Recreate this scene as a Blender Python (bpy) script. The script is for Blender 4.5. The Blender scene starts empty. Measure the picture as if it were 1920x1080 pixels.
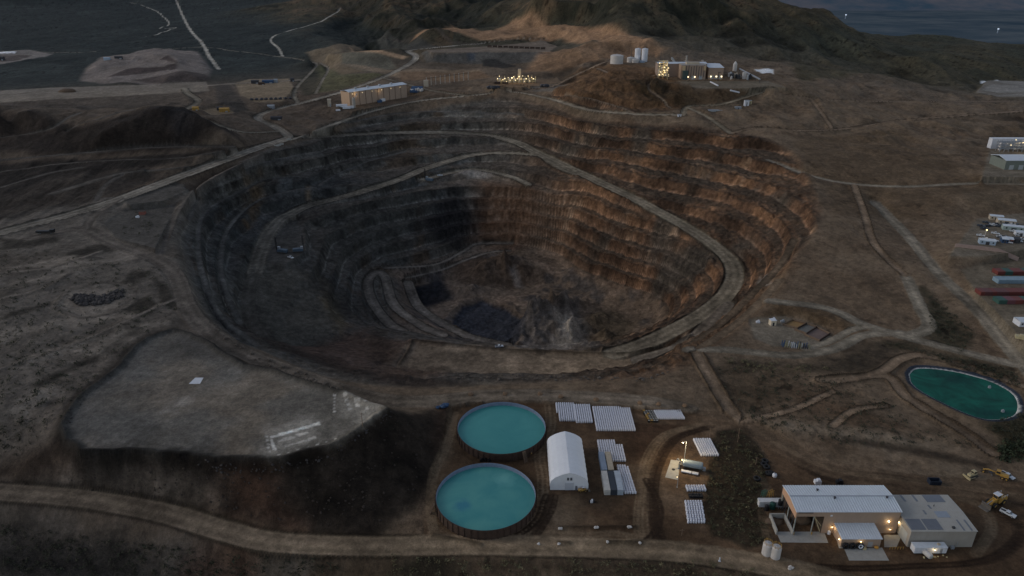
import bpy, bmesh, math, random
import numpy as np
random.seed(7); RNG = np.random.default_rng(7)
S = bpy.context.scene
COL = S.collection
# ------------------------------------------------------------------ survey
# The ground plan was surveyed from the photograph: a drone at CAM looking down
# PITCH; every survey mark (u, v, z) is a ray met with a known height.
CAMH = 195.0; PITCH = math.radians(24.2); FPX = 1331.0
CP, SP = math.cos(PITCH), math.sin(PITCH)
def ray(u, v):
    a = u - 960.0; b = 540.0 - v
    return (a, FPX*CP + b*SP, -FPX*SP + b*CP)
def W(u, v, z=0.0):
    dx, dy, dz = ray(u, v)
    t = (z - CAMH)/dz
    return (dx*t, dy*t)

# ------------------------------------------------------------------ noise
def _hash(ix, iy, seed):
    h = (ix.astype(np.int64)*374761393 + iy.astype(np.int64)*668265263 + seed*1442695041) & 0xFFFFFFFF
    h = ((h ^ (h >> 13))*1274126177) & 0xFFFFFFFF
    h = h ^ (h >> 16)
    return (h & 0xFFFFFF).astype(np.float32)/np.float32(0xFFFFFF)
def vnoise(x, y, seed=0):
    ix = np.floor(x); iy = np.floor(y)
    fx = (x-ix).astype(np.float32); fy = (y-iy).astype(np.float32)
    fx = fx*fx*(3-2*fx); fy = fy*fy*(3-2*fy)
    ix = ix.astype(np.int64); iy = iy.astype(np.int64)
    a = _hash(ix, iy, seed); b = _hash(ix+1, iy, seed)
    c = _hash(ix, iy+1, seed); d = _hash(ix+1, iy+1, seed)
    return (a*(1-fx)+b*fx)*(1-fy) + (c*(1-fx)+d*fx)*fy
def fbm(x, y, scale, octv=4, seed=0, ridged=False):
    s = np.zeros(np.broadcast(x, y).shape, np.float32); amp = 1.0; tot = 0; f = 1.0/scale
    ca, sa = math.cos(.6), math.sin(.6)
    px, py = x, y
    for o in range(octv):
        n = vnoise(px*f, py*f, seed+o*17)
        n = (1-np.abs(2*n-1)) if ridged else n
        s += amp*n; tot += amp; amp *= .5; f *= 2.03
        px, py = ca*px-sa*py, sa*px+ca*py
    return s/tot*2-1
def sstep(a, b, x):
    t = np.clip((x-a)/(b-a), 0, 1); return t*t*(3-2*t)

# ------------------------------------------------------------------ grid (bearing x distance)
NT = 1400; TH0, TH1 = math.radians(-55), math.radians(55)
lr = [math.log(70.0)]
while math.exp(lr[-1]) < 5600:
    r = math.exp(lr[-1])
    lr.append(lr[-1] + (.007 if r < 150 else .003 if r < 330 else .0019 if r < 1000 else .0023 if r < 2200 else .009))
LR = np.array(lr); NR = len(LR); RR = np.exp(LR)
TH = np.linspace(TH0, TH1, NT); DTH = TH[1]-TH[0]
GX = (RR[:, None]*np.sin(TH)[None, :]); GY = (RR[:, None]*np.cos(TH)[None, :])
def gidx(x, y):
    r = math.hypot(x, y); t = math.atan2(x, y)
    i = np.searchsorted(LR, math.log(max(r, 1))); j = int(round((t-TH0)/DTH))
    return min(max(i, 0), NR-1), min(max(j, 0), NT-1)
def window(x0, x1, y0, y1, pad):
    x0 -= pad; x1 += pad; y0 -= pad; y1 += pad
    y0 = max(y0, 5.0); y1 = max(y1, y0+1)
    rmin = math.hypot(0 if x0 < 0 < x1 else min(abs(x0), abs(x1)), y0)
    rmax = max(math.hypot(x, y1) for x in (x0, x1))
    ts = [math.atan2(x, y) for x in (x0, x1) for y in (y0, y1)]
    i0 = np.searchsorted(LR, math.log(rmin))-1; i1 = np.searchsorted(LR, math.log(rmax))+1
    j0 = int((min(ts)-TH0)/DTH)-1; j1 = int((max(ts)-TH0)/DTH)+2
    return max(i0, 0), min(i1, NR), max(j0, 0), min(j1, NT)

def spline(pts, step):
    """Catmull-Rom through tuples, about `step` metres apart"""
    P = [np.array(p, float) for p in pts]
    if len(P) == 2:
        n = max(2, int(np.linalg.norm((P[1]-P[0])[:2])/step)+1)
        return [P[0]+(P[1]-P[0])*k/(n-1) for k in range(n)]
    out = []
    Q = [2*P[0]-P[1]]+P+[2*P[-1]-P[-2]]
    for k in range(1, len(Q)-2):
        p0, p1, p2, p3 = Q[k-1:k+3]
        n = max(1, int(np.linalg.norm((p2-p1)[:2])/step))
        for q in range(n):
            t = q/n
            out.append(.5*((2*p1)+(-p0+p2)*t+(2*p0-5*p1+4*p2-p3)*t*t+(-p0+3*p1-3*p2+p3)*t**3))
    out.append(P[-1])
    return out
def world(pts):
    return [(*W(u, v, z), z) for (u, v, z) in pts]

# ------------------------------------------------------------------ survey data: roads (marks, width, tone)
ROADS = [
 # bottom yard road
 ([(-60,915,2),(0,922,2),(150,934,2),(300,960,1.6),(420,995,1),(520,1017,.5),(700,1024,0),(900,1022,0),(1200,1030,0),(1350,1045,0),(1500,1072,0),(1600,1100,0)], 10.5, 'roadm'),
 # main haul road in from the left
 ([(-80,455,23),(0,437,24),(130,403,26),(220,375,28),(300,345,30),(400,308,33),(480,279,35),(545,258,36)], 16, 'roadl'),
 # road round the crest on the left and near side
 ([(60,446,24),(150,430,24),(210,455,23),(285,482,21),(328,515,20),(352,575,18),(392,622,14),(470,668,10.5),(560,702,7.5),(650,734,4.5),(740,752,3),(830,750,2),(900,742,1.5),(1050,742,1.5),(1200,752,2),(1290,768,1)], 11, 'roadd'),
 # spiral haul road
 ([(545,260,35.5),(620,256,30),(760,248,25),(880,251,20),(960,264,15),(1010,288,10),(1100,330,4),(1200,378,-3),(1290,428,-10),(1345,465,-15),(1375,500,-19),(1370,540,-22),(1330,580,-26),(1265,618,-30),(1195,650,-33),(1150,663,-34.5)], 15, 'road'),
 ([(1362,570,-24),(1318,622,-28),(1270,655,-31.5),(1200,676,-34)], 13, 'ramp'),
 # inner ramp
 ([(1010,291,10),(950,288,9.5),(880,292,8),(800,315,3),(740,340,-1),(650,367,-5),(580,385,-8),(540,404,-9.3)], 13, 'road'),
 ([(545,401,-9.2),(525,412,-10),(502,440,-12),(488,475,-13),(478,510,-14)], 13, 'fade'),
 ([(480,500,-14),(466,550,-16.5),(470,600,-20.5),(500,645,-25)], 10, 'faint'),
 # upper crest road behind the pit
 ([(545,262,36),(640,228,40),(700,208,43),(780,190,47),(880,180,50),(960,173,52),(1030,185,52),(1100,205,51),(1190,214,50),(1280,216,50)], 8, 'roadl'),
 # road north through the dumps
 ([(545,258,36),(515,238,38),(484,224,40),(500,211,41),(560,195,43),(650,170,48),(720,145,56),(768,120,65),(780,106,71),(765,96,76),(800,91,79),(900,82,80),(1020,76,82)], 11, 'roadl'),
 ([(560,195,43),(552,178,45),(560,160,47),(594,122,50),(575,115,50.5),(525,106,51),(450,97,52),(380,88,53),(300,92,55)], 6, 'road'),
 ([(600,118,52),(615,130,51),(605,150,50),(592,175,46)], 5, 'road'),
 ([(640,20,86),(600,40,75),(540,58,64),(508,73,60),(523,92,54),(530,105,51)], 5, 'roadp'),
 ([(326,-8,66),(350,45,57),(378,80,54),(392,105,52),(410,130,51)], 7, 'roadp'),
 ([(215,0,62),(280,15,58),(310,35,56),(316,45,55),(300,55,54),(330,52,55),(300,62,53),(270,70,51)], 4, 'roadp'),
 ([(0,95,47),(140,98,49),(180,97,51)], 4, 'road'),
 # left dumps
 ([(-60,302,34),(0,300,34),(150,287,38),(300,276,41),(440,275,41)], 7, 'dumproad'),
 ([(-60,365,26),(0,352,28),(90,325,33),(150,314,36)], 6, 'dumproad'),
 ([(100,362,29),(207,330,33),(267,318,35)], 8, 'dumproad'),
 ([(390,228,50),(450,247,45),(520,247,39)], 8, 'road'),
 ([(350,205,55),(372,190,52),(352,175,51),(345,165,50)], 9, 'road'),
 ([(380,161,49.5),(450,156,49),(560,150,48)], 10, 'plain'),
 ([(-60,262,43),(0,258,44),(60,250,48),(100,240,52),(125,222,58),(150,212,60)], 5, 'dumproad'),
 ([(130,246,50),(150,232,56),(180,224,61),(225,210,66),(250,206,68)], 6, 'dumproad'),
 ([(0,322,31),(120,306,35),(220,300,37),(330,296,38),(420,282,41)], 4, 'dumproad'),
 ([(180,376,27),(200,345,31),(240,325,33),(300,318,34),(350,312,35)], 5, 'dumproad'),
 ([(160,430,24),(175,405,26),(205,385,27.5),(235,368,29)], 7, 'roadd'),
 ([(300,478,20.5),(318,432,22.5),(336,392,25),(372,350,28),(430,316,31),(490,288,34)], 5, 'roadd'),
 # mill and plant roads
 ([(1100,330,4),(1060,320,6),(1010,291,10)], 8, 'road'),
 ([(880,180,50),(820,172,52),(770,160,54),(720,147,56)], 7, 'road'),
 ([(965,172,52),(1000,168,54),(1040,160,57),(1080,140,64),(1120,122,75),(1150,112,78)], 6, 'roadb'),
 ([(1280,216,50),(1292,200,53),(1350,196,55),(1400,182,59),(1440,170,64)], 7, 'road'),
 ([(1292,203,53),(1330,222,48),(1370,250,42)], 7, 'road'),
 ([(1120,128,74),(1180,150,71),(1240,140,70),(1290,152,68)], 6, 'roadb'),
 # right side
 ([(1640,380,16),(1700,440,13),(1760,512,10),(1830,578,8),(1885,645,6),(1960,730,5)], 9, 'roadg'),
 ([(1440,563,6),(1550,578,6),(1620,608,5),(1700,632,5),(1800,658,5),(1890,680,5),(1980,700,5)], 8, 'roadg'),
 ([(1290,655,1),(1370,656,2),(1480,666,3),(1560,654,3.5),(1620,628,4.5),(1690,624,5)], 7, 'roadg'),
 ([(1510,655,2),(1555,640,2.4),(1600,617,4),(1640,612,5)], 5, 'roadg'),
 ([(1700,520,9),(1725,575,7),(1742,612,5.5),(1705,630,5)], 8, 'roadg'),
 ([(1540,712,4),(1640,702,4),(1690,672,4.4),(1740,668,4.6),(1850,700,4.6),(1960,740,4.5)], 6, 'roadb'),
 ([(1560,715,3.6),(1660,705,3.6),(1700,745,3.4),(1790,800,2),(1860,850,1)], 6, 'roadb'),
 ([(1305,660,1.5),(1350,740,1),(1385,792,.4)], 7, 'roadb'),
 ([(1200,780,0),(1330,785,0),(1400,800,0),(1480,845,0),(1560,880,0),(1700,905,0),(1920,925,0)], 13, 'yard'),
 ([(1440,300,32),(1520,330,27),(1600,345,24),(1700,350,24),(1800,345,26),(1900,345,27),(1960,350,27)], 6, 'roadg'),
 ([(1370,250,42),(1420,240,44),(1500,245,42),(1600,240,40),(1700,225,40),(1960,205,42)], 7, 'roadb'),
 ([(1600,345,24),(1620,400,19),(1640,460,14),(1700,520,9)], 6, 'roadb'),
 ([(1440,170,64),(1520,185,56),(1640,190,48),(1800,190,44),(1960,190,42)], 6, 'roadb'),
 ([(1520,185,56),(1560,240,42)], 5, 'roadb'),
 ([(1000,168,54),(960,160,56),(930,170,53)], 5, 'roadb'),
 ([(1190,212,50.5),(1150,196,57),(1100,184,60),(1060,176,59)], 4, 'roadb'),
 ([(1240,140,70),(1225,152,70),(1215,164,68.5),(1236,182,62),(1258,203,52.5)], 4, 'roadb'),
 ([(0,560,23),(80,540,23),(150,505,23),(240,490,22),(285,484,21)], 3, 'roadd'),
 ([(100,575,21.5),(130,545,22),(200,530,21),(250,545,20.5),(235,575,20),(160,595,20),(100,575,21.5)], 3, 'roadd'),
 ([(0,512,24),(100,500,24),(190,470,23)], 3, 'roadd'),
 ([(0,690,19),(150,640,19.5),(260,590,20),(330,560,18.8)], 3, 'roadd'),
 ([(1560,800,1.4),(1600,770,3),(1660,760,3)], 4, 'roadb'),
 ([(1385,792,.5),(1480,770,1.5),(1560,735,3)], 4, 'roadb'),
 ([(1285,652,-10),(1345,612,-8),(1415,548,-3),(1462,498,3),(1490,450,9)], 6, 'bankd'),
 ([(1300,662,0),(1370,615,1),(1420,572,4),(1462,525,7)], 6, 'bankl'),
 # lower ramps inside the pit
 ([(755,622,-61),(728,605,-59),(698,565,-57),(690,530,-55),(706,511,-55),(722,520,-56),(738,570,-57),(788,610,-62),(830,628,-64)], 9, 'ramp'),
 ([(722,502,-56),(815,496,-62),(870,470,-60),(895,457,-58),(960,456,-58)], 5, 'ramp'),
 ([(762,522,-66),(830,505,-67),(865,491,-65),(915,474,-62),(955,470,-62)], 5, 'ramp'),
 ([(765,530,-66),(785,575,-70),(830,607,-73),(880,632,-74),(950,648,-74)], 10, 'ramp'),
 ([(790,337,-3),(860,321,-1),(900,319,-1),(960,331,-2),(990,345,-4)], 9, 'road'),
 ([(640,232,38),(760,211,38),(880,210,38),(980,212,38)], 4, 'bench'),
 ([(600,283,26),(540,294,26),(468,313,26),(410,340,23),(373,367,20),(352,410,17)], 5, 'bench'),
 ([(560,330,12),(500,336,12),(458,355,12),(386,396,12),(371,458,11),(384,530,8),(416,594,5),(483,648,0)], 4, 'bench'),
 ([(590,350,5),(540,358,4),(483,377,1),(434,420,-1),(414,478,-2),(420,536,-5),(450,604,-9)], 4, 'bench'),
 ([(760,285,9),(700,300,7),(640,322,5),(600,345,4.5)], 4, 'bench'),
]
# flat pads (outline, height, tone)
YARD = [(790,1016),(806,930),(816,890),(838,800),(850,768),(900,750),(1020,752),(1290,772),(1380,795),(1480,852),(1600,884),(1930,905),(2050,915),(2050,1130),(1500,1090),(1330,1035),(1000,1034),(800,1034)]
PAD = [(112,802),(130,768),(156,740),(188,713),(224,685),(245,656),(273,635),(325,618),(365,625),(411,651),(463,685),(503,690),(568,708),(640,734),(712,760),(731,767),(700,793),(652,825),(616,844),(532,863),(400,864),(339,856),(156,848),(122,828)]
LOT = [(1405,600),(1470,592),(1540,612),(1566,635),(1520,652),(1450,650),(1415,635)]
PADS = [
 (YARD, 0, 'yard'), (PAD, 17, 'pad'), (LOT, 1.5, 'lot'),
 ([(1800,505),(1960,470),(1990,690),(1900,640),(1850,575)], 12, 'cyard'),
 ([(1780,480),(1830,410),(1960,395),(1960,462),(1860,480)], 17, 'lot'),
 ([(1840,335),(1860,265),(1990,255),(1990,330)], 32, 'lot'),
 ([(1830,172),(1850,150),(2010,154),(2010,180),(1870,182)], 46, 'lot'),
 ([(1270,152),(1440,152),(1480,165),(1300,166)], 68, 'cyard'),
 ([(1138,112),(1228,107),(1240,118),(1148,121)], 78, 'brownpad'),
 ([(640,206),(655,196),(770,178),(800,182),(720,198),(660,210)], 46, 'brownpad'),
 ([(912,160),(1040,146),(1060,156),(930,168)], 57, 'brownpad'),
 ([(500,433),(548,402),(572,425),(575,470),(535,496),(490,490)], -13, 'benchpad'),
 ([(770,636),(840,644),(940,654),(1100,661),(1180,664),(1250,652),(1300,640),(1290,660),(1200,692),(1040,706),(880,706),(790,700),(740,690),(760,660)], -35, 'front'),
 ([(775,534),(850,524),(905,540),(1040,532),(1090,555),(1190,592),(1175,640),(1110,652),(940,652),(850,615),(790,575)], -74, 'floor'),
 ([(440,156),(470,148),(540,148),(552,165),(530,190),(480,192),(452,178)], 48, 'tanpad'),
 ([(-80,174),(0,170),(100,164),(250,160),(386,153),(393,171),(280,177),(100,186),(0,192),(-80,196)], 49, 'tanflat'),
 ([(375,207),(420,200),(440,212),(400,218)], 50, 'tanpad'),
 ([(230,372),(285,345),(345,345),(350,358),(300,380),(240,385)], 28.5, 'pad2'),
 ([(195,420),(235,395),(330,385),(320,440),(295,468),(220,448)], 24, 'pad2'),
 ([(800,94),(1020,80),(1045,86),(1030,97),(900,97),(810,99)], 80, 'plateau'),
]
# break lines (soft: smoothed afterwards)
LINES = [
 # pit crest
 [(540,270,35),(480,293,33),(400,332,29),(352,382,25),(326,430,22),(338,482,19),(366,560,16),(412,620,12),(490,662,8),(600,704,4),(720,728,1),(850,727,0),(1000,722,0),(1200,716,0),(1290,690,1),(1345,650,1.5),(1400,590,3),(1450,540,6),(1490,480,11),(1540,400,22),(1500,300,36),(1430,250,43),(1300,224,49)],
 # slope under the drill bench
 [(570,480,-15),(590,540,-26),(630,590,-36),(690,622,-38),(760,638,-37)],
 [(470,600,-20),(500,640,-24),(560,650,-30),(640,640,-36),(720,650,-36.5)],
 # crest of the inner back wall
 [(600,398,-9),(700,366,-7),(800,347,-5),(900,341,-4),(990,349,-5),(1060,352,-3)],
 # rise in front of the switchback
 [(660,520,-45),(668,570,-50),(690,605,-52)],
 # foot of right wall
 [(1040,528,-72),(1100,545,-71),(1160,566,-71),(1230,592,-70),(1215,630,-70)],
 [(985,457,-57),(1040,480,-62),(1060,510,-69)],
 # mound on the floor
 [(895,503,-67),(940,491,-64),(985,497,-62),(1015,512,-66)],
 [(1000,585,-68),(1040,570,-66),(1075,560,-67)],
 [(850,598,-79),(890,575,-80),(930,590,-80),(945,620,-79)],
 # dark slope below the pad
 [(160,930,4),(320,948,3),(440,982,2),(560,1003,1),(700,1006,.6),(770,960,.3),(800,900,.5),(826,830,1),(838,775,1.5)],
 [(20,905,4),(60,870,9),(100,835,13)],
 # ground below the bottom road
 [(-80,985,-5),(0,992,-6),(200,1030,-7),(400,1062,-6.5),(600,1060,-3),(800,1058,-1.5),(1000,1062,-1.2),(1300,1075,-1)],
 [(-150,1080,-17),(0,1085,-17),(300,1100,-15),(600,1110,-10),(900,1120,-6),(1300,1130,-5),(1800,1130,-1)],
 # desert left
 [(-150,470,24),(0,472,24),(150,475,23),(280,500,20.5)],
 [(-150,600,22),(0,600,22),(150,600,21),(330,590,18.5)],
 [(-150,760,18),(0,760,18),(100,740,17.5),(150,715,17.5)],
 # left dumps
 [(120,252,56),(200,234,62),(255,215,68),(272,206,70),(345,204,70),(382,220,65),(430,250,52)],
 [(180,222,63),(225,207,67),(280,201,69),(345,199,69),(368,204,66)],
 [(100,268,48),(200,256,52),(300,250,53),(380,252,51)],
 [(-60,200,68),(0,207,67),(70,213,64),(130,238,55)],
 [(-60,194,66),(0,200,65),(60,206,63)],
 [(-60,235,50),(0,240,47),(60,262,43),(100,280,39)],
 [(-60,314,32),(0,314,32),(150,303,35),(300,290,37),(420,287,38)],
 [(-60,395,25),(0,395,25),(100,380,26),(200,352,28),(280,328,31)],
 [(0,196,45),(100,200,45),(250,196,47),(330,190,48)],
 # dump circle
 [(150,152,49),(165,126,50),(190,108,51),(290,91,53),(370,97,53),(397,130,51),(385,152,50),(200,156,49),(150,152,49)],
 [(182,122,59),(200,108,61),(280,98,63),(318,102,66),(330,116,66),(270,118,62),(190,122,59)],
 [(205,148,54),(200,130,55),(240,124,56),(330,124,58),(375,112,60),(388,128,56)],
 [(215,150,56),(290,148,57),(340,135,60),(370,142,57)],
 # valley
 [(-150,128,45),(0,130,46),(100,122,46),(150,115,47)],
 [(420,140,50),(470,120,51),(520,125,50),(560,130,50)],
 [(-150,60,50),(0,62,51),(200,62,53),(400,60,57),(480,60,62)],
 [(-150,18,56),(0,18,57),(200,15,60),(400,10,66),(520,8,80)],
 # green hills behind
 [(540,75,66),(590,50,82),(640,28,99),(700,6,118),(800,-4,130),(950,-12,140)],
 [(585,25,84),(620,5,104),(680,-8,120)],
 [(560,80,62),(620,68,72),(680,66,80)],
 [(640,70,76),(700,48,94),(780,30,110),(880,18,122),(960,6,134)],
 [(720,75,84),(740,66,91),(800,58,98),(850,50,102),(940,39,106),(1000,42,105),(1040,52,101)],
 [(960,50,100),(1060,40,108),(1110,58,101),(1160,68,98),(1235,80,96)],
 [(1050,95,84),(1100,85,90),(1160,82,93),(1240,82,94),(1260,100,84)],
 [(1040,105,78),(1060,130,68),(1000,140,62)],
 [(980,20,125),(1080,14,130),(1180,20,128),(1260,5,142),(1330,-8,152)],
 [(1100,10,134),(1160,40,118),(1220,62,103)],
 [(1250,8,140),(1290,30,122),(1330,62,102),(1300,80,92)],
 [(1400,-15,155),(1420,20,130),(1450,55,103),(1470,85,86)],
 [(1290,100,80),(1350,97,79),(1440,100,77),(1520,105,74)],
 [(1500,130,70),(1600,150,60),(1750,160,52),(1900,170,45),(2050,175,40)],
 # skyline ridge on the right
 [(1000,-25,165),(1200,-22,165),(1330,-14,157),(1400,-15,155),(1480,2,141),(1540,25,117),(1600,44,99),(1680,48,96),(1780,53,92),(1830,62,85),(1870,66,80),(1920,73,75),(2100,90,60)],
 [(1680,48,96),(1700,80,78),(1720,110,68)],
 [(1830,62,85),(1850,90,70),(1860,120,58)],
 # dumps
 [(572,98,72),(610,90,78),(662,84,84),(720,96,79)],
 [(575,112,60),(640,128,59),(700,134,59),(745,130,60)],
 [(690,75,90),(780,84,86),(900,78,84),(1010,70,86)],
 [(700,88,80),(790,92,79),(860,87,80)],
 [(790,116,66),(860,119,66),(920,119,66),(1000,124,66)],
 [(790,99,78),(900,98,79),(1030,98,79)],
 [(640,142,57),(740,134,62),(850,131,63),(1010,132,64)],
 [(750,152,55),(850,151,55),(900,150,56)],
 [(640,160,50),(600,170,47),(700,165,51)],
 # plant hill
 [(1050,160,64),(1100,164,69),(1150,158,71),(1200,160,71),(1245,172,67),(1268,190,58)],
 [(1300,176,59),(1400,175,60)],
 [(1050,186,54),(1100,193,53.5),(1180,205,52),(1262,208,51.5)],
 [(1235,130,76),(1260,145,69),(1270,165,66)],
 # right
 [(1560,300,34),(1640,260,38),(1760,230,40),(1900,215,40),(2050,215,40)],
 [(1590,400,20),(1680,380,20),(1800,370,25),(1960,365,27)],
 [(1470,565,7),(1540,590,7),(1590,605,6)],
 [(1500,480,11),(1560,500,10),(1640,520,9)],
 [(1320,640,2),(1400,660,1.5),(1480,680,2),(1560,690,3),(1640,670,4)],
 [(1370,700,1),(1450,720,2.5),(1520,745,3),(1600,770,3),(1680,800,2)],
 [(1390,770,.5),(1480,800,1),(1560,820,1.2),(1680,840,1),(1800,855,.6),(1920,870,.5)],
 [(1760,560,6.5),(1790,620,5.5),(1830,650,5)],
]
# world-space hills and far ground (x, y, z)
def pol(deg, r, z): return (r*math.sin(math.radians(deg)), r*math.cos(math.radians(deg)), z)
WLINES = [
 [pol(-50,3600,90),pol(-35,3600,90),pol(-20,3600,110),pol(-10,3000,180),pol(0,2800,230),pol(10,2400,220),pol(14,2000,180)],
 [pol(-50,5500,380),pol(-25,5500,420),pol(-5,5000,420),pol(8,4600,380),pol(13,4000,200)],
 [pol(17,1850,60),pol(22,1850,20),pol(30,1850,0),pol(50,1800,0)],
 [pol(17,2600,-150),pol(24,2600,-220),pol(32,2600,-240),pol(50,2600,-250)],
 [pol(17,5400,-480),pol(26,5400,-500),pol(50,5400,-500)],
]
# smooth ponds cut in the ground
POND = [(1700,700),(1712,688),(1745,687),(1800,695),(1860,712),(1900,733),(1914,752),(1912,775),(1890,786),(1850,787),(1810,775),(1770,757),(1728,735),(1706,718)]

fixed = np.full((NR, NT), np.nan, np.float32)     # hard heights
soft = np.full((NR, NT), np.nan, np.float32)
road_d = np.full((NR, NT), 1e3, np.float32)        # |distance| / half width
road_s = np.zeros((NR, NT), np.float32)            # metres across
road_k = np.full((NR, NT), -1, np.int16)

def stamp_road(pts, width, kind):
    P = spline(world(pts), 4.0); hw = width/2
    for a, b in zip(P[:-1], P[1:]):
        pad = hw*1.6+4
        i0, i1, j0, j1 = window(min(a[0], b[0]), max(a[0], b[0]), min(a[1], b[1]), max(a[1], b[1]), pad)
        if i1 <= i0 or j1 <= j0: continue
        X = GX[i0:i1, j0:j1]; Y = GY[i0:i1, j0:j1]
        dx, dy = b[0]-a[0], b[1]-a[1]; L2 = dx*dx+dy*dy+1e-9
        tt = np.clip(((X-a[0])*dx+(Y-a[1])*dy)/L2, 0, 1)
        ex = X-(a[0]+tt*dx); ey = Y-(a[1]+tt*dy)
        d = np.sqrt(ex*ex+ey*ey); sgn = np.sign(ex*dy-ey*dx)
        dn = d/hw
        better = (dn < road_d[i0:i1, j0:j1]) & (dn < 1.6)
        road_d[i0:i1, j0:j1][better] = dn[better]
        road_s[i0:i1, j0:j1][better] = (d*sgn)[better]
        road_k[i0:i1, j0:j1][better] = kind
        m = better & (dn < 1.0)
        fixed[i0:i1, j0:j1][m] = (a[2]+(b[2]-a[2])*tt)[m]
def poly_mask(poly, pad=0.0):
    """signed distance (inside > 0) to a world polygon over its window"""
    xs = [p[0] for p in poly]; ys = [p[1] for p in poly]
    i0, i1, j0, j1 = window(min(xs), max(xs), min(ys), max(ys), pad+2)
    X = GX[i0:i1, j0:j1]; Y = GY[i0:i1, j0:j1]
    ins = np.zeros(X.shape, bool); d2 = np.full(X.shape, 1e12)
    n = len(poly)
    for k in range(n):
        x0, y0 = poly[k][:2]; x1, y1 = poly[(k+1) % n][:2]
        cond = ((y0 > Y) != (y1 > Y))
        with np.errstate(divide='ignore', invalid='ignore'):
            xi = (x1-x0)*(Y-y0)/(y1-y0+1e-12)+x0
        ins ^= cond & (X < xi)
        dx, dy = x1-x0, y1-y0
        t = np.clip(((X-x0)*dx+(Y-y0)*dy)/(dx*dx+dy*dy+1e-9), 0, 1)
        d2 = np.minimum(d2, (X-x0-t*dx)**2+(Y-y0-t*dy)**2)
    sd = np.sqrt(d2)*np.where(ins, 1, -1)
    return (slice(i0, i1), slice(j0, j1)), sd
def smooth_poly(poly_px, z, step=3.0):
    w = [(*W(u, v, z), z) for u, v in poly_px]
    return [tuple(p) for p in spline(w+[w[0]], step)][:-1]

for pts in LINES:
    for p in spline(world(pts), 1.2):
        i, j = gidx(p[0], p[1]); soft[i, j] = p[2]
for pts in WLINES:
    for p in spline(pts, 8.0):
        i, j = gidx(p[0], p[1]); soft[i, j] = p[2]
KINDS = []
def kid(k):
    if k not in KINDS: KINDS.append(k)
    return KINDS.index(k)
pad_sd = {}
for poly, z, kind in PADS:
    wp = [(*W(u, v, z), z) for u, v in poly]
    sl, sd = poly_mask(wp, 6)
    if kind == 'pad': sd = sd+fbm(GX[sl], GY[sl], 14, 4, 95)*2.2-.3
    fixed[sl][sd > 0] = z
    pad_sd.setdefault(kind, []).append((sl, sd))
for pts, w, kind in ROADS: stamp_road(pts, w, kid(kind))

# ---- pond bowl
pond_poly = smooth_poly(POND, 4.0)
sl, sd = poly_mask(pond_poly, 12)
f = fixed[sl]; f[sd > -3] = np.where(sd[sd > -3] > 0, 4.0-np.clip(sd[sd > -3], 0, 8)*.45, 4.0); fixed[sl] = f
pond_sl, pond_sd = sl, sd

# ---- harmonic fill between the survey marks, coarse to fine
def solve(fx):
    levels = [(fx, ~np.isnan(fx))]
    while min(levels[-1][0].shape) > 24:
        v, m = levels[-1]
        h, w = v.shape; h2, w2 = (h+1)//2*2, (w+1)//2*2
        V = np.zeros((h2, w2), np.float32); M = np.zeros((h2, w2), np.float32)
        V[:h, :w] = np.where(m, v, 0); M[:h, :w] = m
        Vs = V.reshape(h2//2, 2, w2//2, 2).sum((1, 3)); Ms = M.reshape(h2//2, 2, w2//2, 2).sum((1, 3))
        levels.append((Vs/np.maximum(Ms, 1), Ms > 0))
    u = None
    for k in range(len(levels)-1, -1, -1):
        v, m = levels[k]; h, w = v.shape
        if u is None: u = np.full((h, w), np.mean(v[m]), np.float32)
        else:
            u = np.repeat(np.repeat(u, 2, 0), 2, 1)[:h, :w]
        idx = np.clip(np.arange(h)*(2**k), 0, NR-1)
        dl = np.gradient(LR)[idx][:, None].astype(np.float32)
        at = dl**2; ar = np.full_like(dl, DTH**2); den = 2*at+2*ar
        u = np.where(m, v, u).astype(np.float32)
        for it in range(300 if k > 3 else 90 if k > 1 else 45):
            P = np.pad(u, 1, mode='edge')
            n = (at*(P[1:-1, :-2]+P[1:-1, 2:])+ar*(P[:-2, 1:-1]+P[2:, 1:-1]))/den
            u = np.where(m, v, n).astype(np.float32)
    return u
allc = np.where(np.isnan(fixed), soft, fixed)
Z = solve(allc)
hard = ~np.isnan(fixed)
def blur(a, n):
    for _ in range(n):
        P = np.pad(a, 1, mode='edge')
        a = (P[:-2, 1:-1]+P[2:, 1:-1]+P[1:-1, :-2]+P[1:-1, 2:]+2*a)/6
    return a
for _ in range(10):
    Z = np.where(hard, fixed, blur(Z, 2)).astype(np.float32)
near_flat = blur(hard.astype(np.float32), 10)
free = np.clip(1-near_flat*1.5, 0, 1)

# ---- mine benches
PIT = [(545,272,33),(480,296,30),(400,338,26),(360,385,22),(336,430,20),(345,482,17),(372,560,14),(420,618,10),(495,660,6),(600,702,3),(720,724,0),(850,722,-1),(1000,718,-1),(1200,712,-1),(1285,686,0),(1340,650,1),(1400,590,3),(1450,540,6),(1490,480,11),(1540,400,22),(1500,300,36),(1430,255,43),(1300,228,49),(1190,220,49),(1100,211,50),(1030,192,51),(960,180,51),(880,187,49),(780,197,46),(700,214,42),(640,234,39)]
PITW = [tuple(p) for p in spline(world(PIT+[PIT[0]]), 4.0)][:-1]
pit = np.zeros((NR, NT), np.float32)
sl, sd = poly_mask(PITW, 12); pit[sl] = sstep(-3, 8, sd)
KN = [tuple(p) for p in spline(world([(1030,158,64),(1110,152,70),(1200,150,71),(1262,165,67),(1285,204,53),(1190,211,51),(1090,202,52),(1030,182,54),(1030,158,64)]), 5.0)][:-1]
sl, sd = poly_mask(KN, 12); knoll = np.zeros((NR, NT), np.float32); knoll[sl] = sstep(-3, 8, sd)
R2 = np.sqrt(GX**2+GY**2)
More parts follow.
